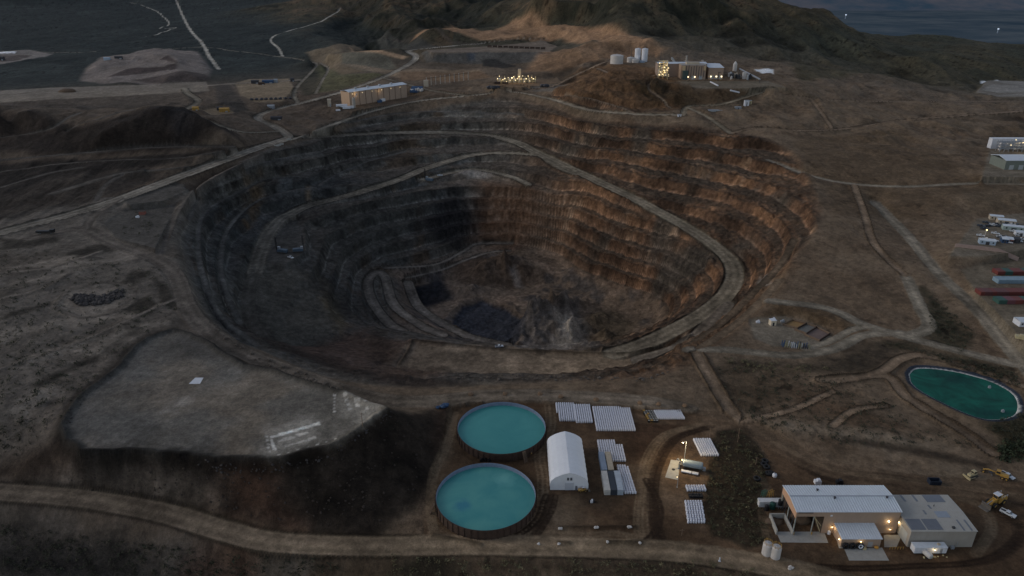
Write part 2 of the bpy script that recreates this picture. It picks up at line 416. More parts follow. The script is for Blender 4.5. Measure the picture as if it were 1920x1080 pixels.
n1 = fbm(GX, GY, 70, 3, 3); n2 = fbm(GX, GY, 16, 4, 9); n3 = fbm(GX, GY, 5, 3, 19)
right = sstep(-40, 60, GX-.05*GY)
step_h = 10.5
n0 = fbm(GX, GY, 190, 3, 5)
warp = .45*n0 + .26*n1 + .10*n2
t = Z/step_h + warp
fl = np.floor(t); fr = t-fl
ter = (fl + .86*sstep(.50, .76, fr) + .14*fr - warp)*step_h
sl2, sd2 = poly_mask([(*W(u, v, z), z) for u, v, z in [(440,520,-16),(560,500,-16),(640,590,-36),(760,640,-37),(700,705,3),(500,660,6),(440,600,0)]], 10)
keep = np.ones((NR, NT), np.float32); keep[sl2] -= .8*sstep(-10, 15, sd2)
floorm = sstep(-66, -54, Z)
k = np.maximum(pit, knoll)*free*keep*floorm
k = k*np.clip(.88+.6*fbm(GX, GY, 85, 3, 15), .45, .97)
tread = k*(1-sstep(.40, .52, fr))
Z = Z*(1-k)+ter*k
rock = np.maximum(pit, knoll)*free*floorm
Z += rock*(n2*1.7+n3*1.2+fbm(GX, GY, 2.6, 2, 23)*.6)*(.55+.6*right)
rg = fbm(GX, GY, 22, 4, 77, True)
Z += rock*(rg-.3)*2.0*(.35+.65*right)*keep*(1-.7*tread)
# general unevenness and hills
hillm = sstep(1050, 1500, R2)*free
rz = sstep(300, 420, GX)*sstep(1120, 1220, R2)*(1-sstep(1600, 1800, R2))
Z += rz*free*((fbm(GX+.3*GY, GY*.35, 170, 5, 45, True)-.75)*16)
Z += hillm*(fbm(GX, GY, 420, 5, 31, True)*26 - 6)*sstep(60, 100, Z+0*R2) + hillm*fbm(GX, GY, 60, 4, 33)*5
hz = np.maximum(sstep(88, 120, Z), sstep(66, 92, Z)*sstep(-520, -380, GX)*sstep(-120, -220, GX)*sstep(1150, 1300, R2))*sstep(900, 1100, R2)*free
gul = fbm(GX+.3*GY, GY*.35, 170, 5, 45, True)
gul2 = fbm(GX*.8-.5*GY, GY*.5+.2*GX, 300, 5, 47, True)
rsk = 1-.65*sstep(300, 520, GX)
rsk = rsk*(1-.5*sstep(-150, 60, GX)*(1-sstep(200, 330, GX)))
Z += hz*rsk*((gul-.35)*30+(gul2-.35)*34)
midm = sstep(700, 860, R2)*(1-sstep(1250, 1500, R2))*(1-pit)*np.clip(free*1.3-.3, 0, 1)*(1-.75*sstep(900, 1000, R2)*sstep(90, 0, GX))
mrg = fbm(GX, GY, 75, 5, 71, True)
Z += midm*((mrg-.3)*7+fbm(GX, GY, 16, 3, 73)*1.5)
nearm = (1-sstep(900, 1200, R2))*(1-pit)*free
Z += nearm*(fbm(GX, GY, 45, 5, 51)*1.8+fbm(GX, GY, 7, 3, 53)*.45)
Z += (R2 < 1200)*fbm(GX, GY, 3.0, 3, 57)*.10*(1-.5*hard)
# floor relief
fm = pit*(1-floorm)
Z += fm*(fbm(GX, GY, 30, 4, 61)*2.2+n3*.5)*(road_d > 1)
def mound(u, v, z0, rx, ry, h, rot=0.0, ridge=.6, seed=0, sc=14):
    x, y = W(u, v, z0); i0, i1, j0, j1 = window(x-rx*1.6, x+rx*1.6, y-rx*1.6, y+rx*1.6, 2)
    X = GX[i0:i1, j0:j1]-x; Y = GY[i0:i1, j0:j1]-y; c, s = math.cos(rot), math.sin(rot)
    q = ((c*X+s*Y)/rx)**2+((c*Y-s*X)/ry)**2
    q = q*(1+.5*fbm(X+x, Y+y, sc*1.5, 3, seed+500))
    n = fbm(X+x, Y+y, sc, 5, seed+400, True)
    Z[i0:i1, j0:j1] += h*(1.9 if z0 < -60 else 1.0)*np.exp(-q*1.6)*(1-ridge+ridge*(.6+n))*(road_d[i0:i1, j0:j1] > 1.2)
for q in ((940,512,-70,34,18,8,.1,.8,1),(1040,590,-72,38,15,10,.75,.9,2),(1000,612,-73,22,14,7,.2,.9,3),(1065,628,-73,26,13,7,.1,.9,4),(1120,600,-72,24,12,4,.3,.7,5),(985,640,-73,20,10,5,0,.9,6),(880,545,-72,20,10,3,0,.8,7),(1140,640,-73,18,9,5,.2,.9,8)): mound(*q)
lob = [(*W(u, v, -74), -74) for u, v in [(842,598),(868,573),(905,562),(945,574),(968,592),(990,606),(1000,640),(952,652),(892,640),(858,618)]]
sl, sd = poly_mask(lob, 8); sdl = sd+fbm(GX[sl], GY[sl], 14, 3, 621)*5; lob_sl, lob_sd = sl, sdl
Z[sl] -= 5*sstep(-2.0, 3.5, sdl)*(road_d[sl] > 1.1)*(.7+.5*fbm(GX[sl], GY[sl], 9, 4, 631)); Z[sl] += np.exp(-((sdl+3.5)/2.2)**2)*2.4*(road_d[sl] > 1.2)
for q in ((820,60,95,90,50,9,.2,.8,14,60),(1000,55,100,110,60,10,0,.8,15,70),(1150,80,95,80,50,8,.4,.8,16,60),(1195,150,72,40,30,5,.2,.7,17,25),(1110,170,60,60,30,7,.2,.8,18,25),(1240,175,62,40,22,5,.1,.8,19,20),(270,112,60,50,26,5,0,.6,20,25),(330,135,57,40,20,4,0,.6,21,20)): mound(*q)
rib = fbm(GX*.13, GY*.02, 1.0, 4, 641)
dumpm = sstep(600, 630, R2)*sstep(800, 760, R2)*sstep(-170, -230, GX)*free
Z += dumpm*(rib*1.5+fbm(GX, GY, 30, 4, 643)*1.2)
# windrows along the haul roads
berm = np.exp(-((road_d-1.08)/.09)**2)*(np.isin(road_k, [KINDS.index(q) for q in ('road', 'roadl', 'ramp', 'roadb')]))
padm = np.zeros((NR, NT), np.float32)
for _k in ('front', 'benchpad', 'yard'):
    for sl, sd in pad_sd[_k]: padm[sl] = np.maximum(padm[sl], sstep(-3, 2, sd))
Z += berm*(1.1+.9*n3)*(R2 > 230)*(1-padm)
_sl, _sd = pad_sd['front'][0]
fb_m = np.zeros((NR, NT), np.float32); fb_m[_sl] = np.exp(-((_sd-2.0)/1.2)**2)*sstep(386, 396, GY[_sl]-.0*GX[_sl])
Z += fb_m*1.6
BERMS = [((1046,1019),(1066,1019)),((1140,1017),(1202,1017)),((1050,990),(1116,990)),((1120,990),(1190,989)),((812,1004),(900,1022))]
berm_m = np.zeros((NR, NT), np.float32)
for (u0, v0), (u1, v1) in BERMS:
    (xa, ya), (xb, yb) = W(u0, v0), W(u1, v1)
    i0, i1, j0, j1 = window(min(xa, xb), max(xa, xb), min(ya, yb), max(ya, yb), 4)
    X = GX[i0:i1, j0:j1]; Y = GY[i0:i1, j0:j1]; dx, dy = xb-xa, yb-ya
    tt = np.clip(((X-xa)*dx+(Y-ya)*dy)/(dx*dx+dy*dy), 0, 1); dd = np.hypot(X-xa-tt*dx, Y-ya-tt*dy)
    berm_m[i0:i1, j0:j1] = np.maximum(berm_m[i0:i1, j0:j1], np.exp(-(dd/1.1)**2))
Z += berm_m*.8
for kk in ('pad',):
    sl, sd = pad_sd[kk][0]
    side = sstep(-20, -60, GX[sl])
    Z[sl] += np.exp(-((sd-1.0)/1.6)**2)*1.5*side

# ---- height queries
def ground(x, y):
    r = math.hypot(x, y); t = math.atan2(x, y)
    fi = float(np.interp(math.log(r), LR, np.arange(NR))); fj = (t-TH0)/DTH
    i = int(min(max(fi, 0), NR-2)); j = int(min(max(fj, 0), NT-2)); a = fi-i; b = fj-j
    return float((Z[i, j]*(1-a)+Z[i+1, j]*a)*(1-b)+(Z[i, j+1]*(1-a)+Z[i+1, j+1]*a)*b)
def hit(u, v):
    dx, dy, dz = ray(u, v)
    n = math.sqrt(dx*dx+dy*dy); dx /= n; dy /= n; dz /= n
    th = math.atan2(dx, dy); fj = min(max((th-TH0)/DTH, 0), NT-2); j = int(fj); b = fj-j
    prof = Z[:, j]*(1-b)+Z[:, j+1]*b
    d = CAMH+dz*RR-prof
    idx = np.nonzero(d < 0)[0]
    if not len(idx): r = RR[-1]; return (dx*r, dy*r, float(prof[-1]))
    i = int(idx[0])
    if i == 0: r = RR[0]
    else:
        a = d[i-1]/(d[i-1]-d[i]); r = RR[i-1]+(RR[i]-RR[i-1])*a
    return (float(dx*r), float(dy*r), float(CAMH+dz*r))
# ------------------------------------------------------------------ albedo of the ground
C = np.zeros((NR, NT, 3), np.float32); ROCK = np.zeros((NR, NT), np.float32); VEG = np.zeros((NR, NT), np.float32)
def lerp(c, m):
    m = m[..., None]; C[:] = C*(1-m)+np.array(c, np.float32)*m
def paint(poly, col, soft=8.0, amount=1.0, rock=None, veg=None, wob=0.0):
    w = [hit(u, v) for u, v in poly]
    sl, sd = poly_mask(w, soft+wob*2)
    if wob: sd = sd+fbm(GX[sl], GY[sl], wob*4, 4, 91)*wob*2
    m = sstep(-soft, soft, sd)*amount
    C[sl] = C[sl]*(1-m[..., None])+np.array(col, np.float32)*m[..., None]
    if rock is not None: ROCK[sl] = ROCK[sl]*(1-m)+rock*m
    if veg is not None: VEG[sl] = VEG[sl]*(1-m)+veg*m
b1 = fbm(GX, GY, 160, 5, 101); b2 = fbm(GX, GY, 30, 5, 111); b3 = fbm(GX, GY, 9, 4, 121); b4 = fbm(GX, GY, 2.6, 3, 131)
C[:] = np.array([.150, .118, .092])
lerp((.120, .090, .068), sstep(-.2, .4, b2)*.7)
VEG[:] = .35
# left desert
lf = sstep(-60, -190, GX-.18*GY+110)*(R2 < 640)
lerp((.175, .155, .135), lf*.9)
lerp((.110, .090, .072), lf*sstep(.0, .5, b2)*.6)
# valley and hills
far = sstep(1020, 1350, R2)
lerp((.068, .070, .052), far)
lerp((.085, .075, .050), far*sstep(-.1, .5, b1+.5*b2)*.8)
vl = sstep(980, 1300, R2)*sstep(-150, -500, GX-.02*GY)*(1-sstep(62, 84, Z)*(R2 < 2600)*sstep(-1100, -800, GX))
lerp((.040, .052, .054), vl*.9)
lerp((.062, .075, .072), vl*sstep(.0, .6, b1+.4*b2)*.7)
hillc = far*np.maximum(sstep(88, 125, Z), sstep(62, 85, Z)*(GX < -100)*(R2 < 2600))*(1-vl)
lerp((.088, .072, .046), hillc*.85)
lerp((.130, .090, .056), hillc*sstep(.05, .5, b2+.6*b1)*.75)
lerp((.034, .038, .028), hillc*sstep(.10, .5, -b1-.6*b2)*.85)
# strongly folded slopes: darker colour in the gullies
lerp((.024, .030, .024), hz*np.maximum(sstep(.25, -.35, gul), sstep(.2, -.4, gul2))*.72)
VEG = np.maximum(VEG, far*.9); ROCK = np.maximum(ROCK, far*.35)
# pit walls
lerp((.110, .092, .076), pit*.95)
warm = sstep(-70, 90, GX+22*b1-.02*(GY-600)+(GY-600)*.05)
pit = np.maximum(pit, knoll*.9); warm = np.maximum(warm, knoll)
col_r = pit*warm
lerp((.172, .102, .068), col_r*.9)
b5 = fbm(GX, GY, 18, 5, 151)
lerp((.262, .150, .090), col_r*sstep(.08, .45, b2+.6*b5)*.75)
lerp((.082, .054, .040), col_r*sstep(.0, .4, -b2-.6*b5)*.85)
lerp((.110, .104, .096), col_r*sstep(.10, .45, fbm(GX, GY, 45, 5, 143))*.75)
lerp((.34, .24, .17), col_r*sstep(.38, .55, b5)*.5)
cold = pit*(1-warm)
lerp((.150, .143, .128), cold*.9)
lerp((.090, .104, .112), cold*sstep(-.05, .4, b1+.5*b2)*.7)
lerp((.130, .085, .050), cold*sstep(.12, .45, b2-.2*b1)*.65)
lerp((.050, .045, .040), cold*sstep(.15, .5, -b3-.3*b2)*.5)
ROCK = np.maximum(ROCK, pit)
VEG *= (1-pit)
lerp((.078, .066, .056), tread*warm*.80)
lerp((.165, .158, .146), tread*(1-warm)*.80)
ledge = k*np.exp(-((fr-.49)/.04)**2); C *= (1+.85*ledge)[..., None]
toe = k*np.exp(-((fr-.79)/.05)**2)*(fr > .5); C *= (1-.62*np.clip(toe, 0, 1))[..., None]  # shadow line along each bench, painted into the colour
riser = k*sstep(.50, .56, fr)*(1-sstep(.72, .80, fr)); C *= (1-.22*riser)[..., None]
# steep / flat contrast: bench floors carry pale rubble, faces show rock
gr = np.gradient(Z, axis=0)/np.gradient(RR)[:, None]; gt = np.gradient(Z, axis=1)/(RR[:, None]*DTH)
slope = np.sqrt(gr*gr+gt*gt); del gr, gt
lerp((.105, .085, .070), pit*(1-sstep(.25, .7, slope))*.55)
# pit floor
fm2 = pit*(1-floorm)
lerp((.180, .140, .112), fm2*.9); lerp((.230, .170, .130), fm2*sstep(0, .5, b2)*.7); lerp((.085, .082, .086), fm2*sstep(.1, .5, b5)*.8)
VEG *= (1-fm2)
P_ = paint
P_([(770,530),(830,520),(850,560),(800,575),(770,560)], (.030,.034,.045), 5, .9)
m = sstep(-1, 2, lob_sd)*.95; C[lob_sl] = C[lob_sl]*(1-m[..., None])+np.array((.066,.073,.094))*m[..., None]
P_([(985,590),(1040,565),(1085,555),(1100,600),(1120,650),(960,655)], (.150,.138,.134), 6, .85, wob=3)
P_([(1035,600),(1060,590),(1085,605),(1095,640),(1080,656),(1040,652)], (.34,.31,.28), 8, .7, wob=6)
P_([(1045,595),(1062,592),(1072,612),(1060,630),(1048,622)], (.38,.35,.32), 6, .5, wob=5)
P_([(1095,590),(1150,580),(1190,605),(1160,640),(1110,640)], (.11,.088,.062), 8, .7, wob=3)
P_([(840,500),(900,480),(985,492),(1020,510),(980,540),(870,535)], (.085,.060,.045), 6, .7, wob=2)
P_([(955,500),(965,498),(985,540),(968,540)], (.22,.20,.19), 3, .7)
# graded slope under the drill bench
P_([(455,500),(530,480),(575,500),(640,610),(600,640),(500,655),(450,590)], (.118,.110,.094), 12, .85, rock=.4)
P_([(590,500),(625,540),(650,600),(640,625),(600,560)], (.135,.105,.062), 5, .6, wob=2)
P_([(540,480),(680,560),(690,620),(640,590),(590,540)], (.070,.068,.064), 8, .5)
P_([(520,640),(690,615),(720,700),(640,690)], (.120,.078,.062), 10, .8, rock=.8)
P_([(690,630),(830,640),(830,705),(720,705)], (.135,.088,.064), 8, .7, rock=.6)
P_([(690,622),(720,620),(740,680),(700,690)], (.060,.042,.034), 6, .6, rock=.9, wob=3)
# inner benches
P_([(790,340),(850,318),(905,315),(985,342),(900,350)], (.150,.125,.105), 4, .7)
P_([(850,326),(900,318),(945,326),(900,334)], (.30,.28,.26), 4, .6)
P_([(905,340),(1000,350),(1010,420),(960,470),(880,450),(890,380)], (.190,.092,.045), 15, .55, rock=1)
P_([(770,430),(850,360),(900,370),(895,440),(830,455)], (.028,.028,.034), 12, .75, rock=1, wob=5)
P_([(600,400),(740,370),(800,380),(760,450),(690,490),(620,470)], (.085,.088,.082), 14, .55, rock=1)
P_([(380,400),(520,350),(620,330),(700,340),(560,385),(490,440),(430,520),(380,500)], (.060,.074,.084), 14, .5, rock=1, wob=5)
P_([(465,340),(490,330),(480,420),(462,420)], (.16,.10,.05), 5, .6, rock=1, wob=3)
P_([(575,350),(582,350),(582,375),(575,375)], (.30,.22,.14), 3, .7, rock=1)
P_([(525,335),(545,330),(545,355),(528,358)], (.16,.17,.17), 4, .6, rock=1, wob=3)
# near crest of the pit: dark red earth
P_([(420,600),(500,650),(640,700),(760,725),(860,722),(700,700),(560,655),(470,600)], (.060,.042,.034), 8, .7, wob=4)
P_([(1180,670),(1300,640),(1400,560),(1470,490),(1490,500),(1420,590),(1330,650),(1260,680)], (.155,.100,.066), 8, .75, rock=.8)
# dark waste slope under the grey pad and left foreground
P_([(100,830),(340,862),(530,866),(620,848),(735,768),(830,770),(826,830),(790,935),(700,1003),(560,1003),(430,980),(320,945),(150,925),(40,905)], (.052,.043,.037), 5, .95, rock=.75, veg=.1, wob=3)
P_([(60,905),(110,850),(330,866),(430,900),(440,975),(320,945)], (.165,.142,.124), 8, .85, rock=.7, wob=6)
P_([(440,880),(500,880),(560,1000),(440,975)], (.100,.058,.042), 10, .75, rock=.8, wob=5)
P_([(620,850),(720,790),(800,790),(790,900),(700,980),(600,950)], (.040,.033,.029), 10, .8, rock=.8, wob=5)
P_([(-40,870),(20,860),(100,830),(115,800),(150,850),(60,905),(-40,905)], (.085,.060,.045), 6, .8, rock=.8)
P_([(-40,985),(200,1010),(420,1035),(600,1045),(620,1090),(-40,1090)], (.105,.098,.092), 8, .8, rock=.5, veg=.5, wob=5)
P_([(-40,1030),(120,1030),(240,1060),(250,1090),(-40,1090)], (.038,.036,.036), 10, .8, rock=.8, veg=.5, wob=6)
P_([(350,1050),(420,1030),(470,1060),(400,1090),(340,1090)], (.110,.060,.045), 8, .6, wob=4)
P_([(600,1042),(1000,1042),(1340,1050),(1520,1090),(600,1090)], (.075,.058,.044), 6, .8, rock=.4, veg=1.0, wob=3)
P_([(730,1045),(800,1040),(870,1060),(880,1090),(700,1090)], (.040,.038,.030), 6, .8, wob=4)
# shrub strip between yards
STRIP = lambda: P_([(1340,808),(1400,800),(1432,850),(1440,900),(1432,960),(1450,1015),(1400,1030),(1330,1000),(1318,950)], (.062,.050,.037), 1.2, .95, rock=.3, veg=.5, wob=.8)
P_([(826,750),(845,765),(826,835),(815,850),(812,800)], (.070,.046,.036), 5, .8)
# rough ground in front of the lot
P_([(1340,670),(1480,680),(1560,680),(1620,640),(1700,640),(1640,690),(1560,700),(1500,690),(1360,690)], (.062,.052,.042), 6, .8, rock=.6, veg=.7, wob=3)
P_([(1335,690),(1480,695),(1490,740),(1420,780),(1340,760)], (.088,.068,.050), 8, .7, veg=.8, wob=4)
P_([(1400,780),(1520,800),(1640,800),(1800,840),(1720,850),(1560,825),(1440,800)], (.200,.170,.140), 5, .7, veg=.3, wob=3)
P_([(1580,818),(1720,838),(1860,870),(1850,880),(1700,850),(1580,828)], (.055,.044,.036), 2.5, .8)
P_([(1500,740),(1600,760),(1680,800),(1600,790),(1520,770)], (.098,.066,.046), 8, .7, wob=4)
P_([(1850,800),(1960,760),(1960,860),(1880,850)], (.040,.042,.026), 5, .8, veg=1, wob=3)
P_([(1470,560),(1600,590),(1595,622),(1540,612),(1490,590),(1420,595)], (.110,.078,.052), 4, .8, rock=.7, wob=2)
P_([(1730,540),(1790,590),(1830,640),(1790,665),(1740,630)], (.060,.056,.040), 5, .8, veg=1, wob=3)
P_([(1640,640),(1800,660),(1900,690),(1900,720),(1740,668)], (.070,.062,.044), 5, .8, veg=1, wob=3)
P_([(1500,510),(1680,520),(1720,570),(1640,600),(1520,565)], (.125,.095,.072), 6, .8, wob=4)
P_([(1440,520),(1474,505),(1478,520),(1450,560),(1425,560)], (.17,.125,.09), 4, .6)
P_([(1425,520),(1440,520),(1438,535),(1425,535)], (.34,.33,.32), 3, .6, wob=2)
# northern dumps
P_([(80,250),(200,225),(270,203),(345,202),(400,225),(450,262),(300,285),(60,290)], (.050,.040,.035), 8, .9, rock=.5, veg=.1)
P_([(310,205),(345,202),(380,240),(330,262)], (.050,.045,.045), 8, .8, rock=.3)
P_([(-40,200),(60,205),(130,238),(90,285),(-40,285)], (.062,.050,.044), 8, .85, rock=.6)
P_([(-40,306),(300,290),(450,285),(300,310),(100,335),(-40,380)], (.046,.040,.036), 6, .85, rock=.6)
P_([(-40,375),(80,335),(270,315),(300,330),(180,375),(-40,425)], (.072,.062,.054), 6, .75, rock=.4)
P_([(0,190),(390,168),(345,195),(150,205),(0,205)], (.115,.098,.085), 6, .7, rock=.6, wob=4)
P_([(150,152),(165,125),(190,107),(290,90),(370,97),(397,130),(388,150),(300,158),(190,157)], (.200,.168,.150), 6, .9, rock=.3, veg=0)
P_([(200,145),(235,130),(310,125),(332,118),(300,112),(315,104),(332,116),(330,130),(270,138)], (.085,.062,.058), 4, .85)
P_([(250,150),(340,133),(390,140),(395,152),(300,157)], (.090,.070,.064), 4, .8)
P_([(400,155),(430,158),(465,205),(440,215),(410,195)], (.085,.075,.068), 4, .8)
P_([(572,98),(615,88),(665,84),(720,95),(745,128),(640,140),(590,118)], (.190,.145,.098), 5, .8, veg=.1)
P_([(655,88),(720,96),(765,106),(755,112),(670,100)], (.36,.24,.15), 4, .85, veg=0)
P_([(640,100),(730,108),(745,128),(690,134),(640,120)], (.130,.125,.100), 4, .85, veg=.05)
P_([(690,74),(800,80),(830,88),(770,95),(715,92)], (.080,.078,.070), 4, .75, veg=.1)
P_([(720,70),(850,78),(930,78),(1020,76),(850,83),(760,80)], (.10,.08,.07), 3, .5)
P_([(790,100),(1020,98),(1040,108),(960,120),(800,118)], (.100,.098,.094), 4, .85, veg=.05, rock=.2)
P_([(875,98),(890,98),(890,113),(878,113)], (.06,.08,.11), 4, .6)
P_([(640,120),(745,132),(900,130),(890,150),(760,150)], (.210,.160,.115), 4, .85, veg=.05)
P_([(750,135),(900,133),(920,145),(860,152),(750,152)], (.190,.125,.082), 4, .75)
P_([(770,78),(800,55),(850,48),(905,58),(960,38),(1020,40),(1100,50),(1180,65),(1235,82),(1130,85),(1050,72),(900,76)], (.270,.165,.098), 8, .9, veg=.05, rock=.3)
P_([(1020,95),(1100,80),(1200,80),(1250,90),(1235,105),(1130,110),(1040,135),(980,135)], (.220,.140,.088), 8, .85, veg=.2, rock=.3)
P_([(905,113),(930,110),(970,124),(940,128),(905,124)], (.045,.045,.045), 3, .8)
P_([(590,120),(640,140),(720,140),(640,168),(590,175),(600,150)], (.115,.115,.062), 6, .75, veg=.4)
P_([(555,150),(600,120),(595,175),(570,180)], (.060,.062,.042), 4, .6, veg=.8)
P_([(1080,130),(1200,120),(1260,150),(1280,175),(1290,205),(1190,208),(1060,190),(1040,165)], (.150,.092,.055), 8, .75, rock=.6, veg=.5, wob=4)
P_([(1180,150),(1250,155),(1270,185),(1230,190),(1190,170)], (.055,.045,.030), 6, .7, veg=.8, wob=4)
P_([(1260,168),(1400,170),(1420,185),(1330,195),(1270,200)], (.085,.058,.036), 6, .7, veg=.6, wob=4)
P_([(1000,150),(1040,146),(1065,160),(1010,172),(985,170)], (.15,.15,.15), 4, .6)
P_([(1480,120),(1600,130),(1700,150),(1500,150)], (.085,.078,.050), 8, .7, veg=.5)
P_([(1840,168),(1860,158),(1960,160),(1960,172),(1870,174)], (.55,.58,.62), 2, .9, veg=0)
P_([(1838,153),(1880,156),(1960,164),(1960,158),(1870,150)], (.50,.53,.57), 2, .9, veg=0)
P_([(1415,130),(1450,130),(1450,139),(1430,138)], (.55,.58,.62), 2, .8, veg=0)
P_([(1855,178),(1960,174),(1960,177),(1870,181)], (.5,.53,.57), 1.5, .7, veg=0)
P_([(-20,94),(60,94),(102,101),(60,110),(-20,124)], (.23,.20,.18), 3, .8, veg=0)
P_([(-20,97),(30,97),(28,100),(-20,101)], (.60,.62,.66), 1.5, .9, veg=0)
P_([(-20,103),(60,104),(40,112),(-20,118)], (.09,.07,.065), 3, .7)
P_([(1850,240),(1960,225),(1960,260),(1860,262)], (.10,.078,.060), 6, .7, veg=.3)
P_([(1830,340),(1960,345),(1960,395),(1800,400)], (.115,.092,.070), 6, .7, veg=.3)
P_([(1480,250),(1700,240),(1850,330),(1780,400),(1560,400),(1520,330)], (.115,.085,.060), 10, .7, veg=.5, wob=5)
# desert scrub patches on the left
for q in ([(105,490),(130,470),(200,455),(212,470),(170,480),(125,495)], [(225,530),(260,505),(290,510),(250,535)], [(60,720),(190,655),(260,605),(270,610),(180,675),(70,730)], [(225,580),(280,555),(290,580),(260,600)], [(285,520),(300,520),(335,570),(320,575),(295,560)],
          [(0,590),(120,560),(120,565),(0,600)], [(0,448),(120,446),(110,455),(0,470)]):
    P_(q, (.060,.052,.042), 3, .8, veg=.6, wob=2)
for q in ([(0,620),(120,600),(260,585),(255,592),(110,612),(0,640)], [(60,660),(180,630),(300,600),(310,606),(190,642),(70,676)], [(0,530),(60,520),(140,505),(130,514),(40,536)], [(20,770),(90,720),(110,725),(50,780)], [(320,520),(340,520),(368,585),(352,590)], [(150,655),(240,625),(250,632),(160,668)], [(100,565),(150,540),(230,540),(235,560),(200,585),(110,590)], [(20,500),(120,480),(200,490),(120,510)], [(230,470),(250,475),(250,490),(225,485)]):
    P_(q, (.26,.225,.19), 5, .75, veg=.05, wob=3)
# ---- prepared surfaces: roads and pads
LATE = True
TONE = {'road':(.168,.150,.122),'roadl':(.220,.200,.170),'roadd':(.150,.130,.112),'roadg':(.170,.158,.140),'roadb':(.165,.128,.100),
        'roadp':(.27,.25,.215),'ramp':(.150,.132,.115),'dumproad':(.110,.100,.090),'plain':(.190,.165,.138),'yard':(.125,.092,.068),'bankd':(.110,.085,.064),'bankl':(.150,.115,.086),'bench':(.135,.128,.118),'roadm':(.180,.146,.112),'fade':(.158,.142,.118),'faint':(.125,.114,.098)}
PADTONE = {'yard':(.098,.066,.045),'pad':(.160,.154,.144),'lot':(.150,.138,.122),'cyard':(.140,.125,.105),'tanpad':(.215,.170,.120),'brownpad':(.160,.118,.085),
           'benchpad':(.105,.100,.092),'tanflat':(.190,.165,.138),'front':(.185,.145,.108),'floor':(.125,.090,.066),'pad2':(.120,.112,.102),'plateau':(.175,.140,.110)}
for kind, lst in pad_sd.items():
    for sl, sd in lst:
        m = (sstep(-6, 6, sd+b3[sl]*6+b2[sl]*5) if kind in ('front', 'benchpad') else sstep(-1.5, 1.5, sd+b3[sl]*1.2))*(.0 if kind == 'floor' else .92)
        C[sl] = C[sl]*(1-m[..., None])+np.array(PADTONE[kind], np.float32)*m[..., None]
        VEG[sl] *= (1-m); ROCK[sl] *= (1-.9*m)
sl, sd = pad_sd['yard'][0]; m = sstep(0, 4, sd)
tr = fbm(GX[sl]*1.0+.25*b2[sl]*40, GY[sl]*.18, 6, 4, 201); tr2 = fbm(GX[sl], GY[sl], 26, 4, 203)
C[sl] *= (1+m*(.22*tr+.30*tr2))[..., None]
C[sl] = C[sl]*(1-(m*sstep(.15, .5, tr2)*.5)[..., None])+np.array((.145,.115,.09))*(m*sstep(.15, .5, tr2)*.5)[..., None]
STRIP()
pm = [(*W(u, v, 6), 6) for u, v in [(100,860),(340,868),(530,872),(640,850),(735,785),(815,790),(780,930),(700,1000),(560,1000),(430,980),(320,945),(60,905)]]; sl, sd = poly_mask(pm, 8); m = sstep(-3, 5, sd)
rb = fbm(GX[sl]*.36+.05*b3[sl], GY[sl]*.05, 1.0, 5, 651); C[sl] *= (1+m*(.14*rb+.45*b3[sl]+.40*b2[sl]))[..., None]
P_([(800,1012),(812,930),(840,800),(862,770),(850,850),(820,900),(812,980),(880,1016)], (.150,.118,.088), 3, .5, wob=1.5)
P_([(1180,790),(1290,790),(1290,850),(1180,860)], (.060,.036,.026), 6, .6, wob=6)
P_([(1090,925),(1130,922),(1170,935),(1150,955),(1090,950)], (.050,.042,.034), 4, .55, wob=3)
P_([(1045,935),(1090,925),(1085,980),(1060,1000),(1030,990)], (.150,.125,.100), 5, .5, wob=4)
P_([(1700,880),(1760,870),(1840,890),(1860,920),(1790,935),(1720,915)], (.150,.125,.100), 5, .6, wob=4)
P_([(1420,980),(1450,940),(1470,1000),(1560,1030),(1700,1050),(1560,1060),(1440,1020)], (.078,.058,.044), 5, .5, wob=4)
def tracks(pts, n, spread, col, amt, wd=.35):
    rgt = random.Random(int(pts[0][0]))
    for q in range(n):
        off = rgt.uniform(-spread, spread); P = spline([(*W(u+off*(1+.3*rgt.random())*3.5, v+off*rgt.uniform(-.6, .6)), 0) for u, v in pts], 3.0)
        for a_, b_ in zip(P[:-1], P[1:]):
            i0, i1, j0, j1 = window(min(a_[0], b_[0]), max(a_[0], b_[0]), min(a_[1], b_[1]), max(a_[1], b_[1]), 2.5)
            X = GX[i0:i1, j0:j1]; Y = GY[i0:i1, j0:j1]; dx, dy = b_[0]-a_[0], b_[1]-a_[1]
            tt = np.clip(((X-a_[0])*dx+(Y-a_[1])*dy)/(dx*dx+dy*dy+1e-9), 0, 1); dd = np.hypot(X-a_[0]-tt*dx, Y-a_[1]-tt*dy)
            m_ = (np.exp(-((dd-1.0)/wd)**2)*amt)[..., None]
            C[i0:i1, j0:j1] = C[i0:i1, j0:j1]*(1-m_)+np.array(col)*m_
DK = (.045,.030,.022); LT = (.150,.118,.088)
tracks([(1320,795),(1250,815),(1215,860),(1205,920),(1200,985),(1215,1030)], 6, 2.5, LT, .40); tracks([(1330,800),(1265,825),(1232,880),(1225,950),(1240,1020)], 6, 2.5, DK, .40)
tracks([(1200,1010),(1150,1000),(1080,1004),(1000,1000),(960,1016)], 5, 1.5, LT, .35); tracks([(1180,1036),(1230,1000),(1240,950),(1215,900)], 5, 2.0, DK, .4)
tracks([(1030,760),(1032,800),(1012,850),(1018,900),(1010,960),(960,1008)], 5, 1.4, LT, .4); tracks([(1000,1010),(1030,960),(1038,930)], 4, 1.2, DK, .4)
tracks([(850,775),(838,830),(812,890),(806,950),(812,1000)], 6, 1.6, LT, .45); tracks([(900,1022),(960,1008),(1005,975),(1022,930)], 4, 1.0, DK, .45)
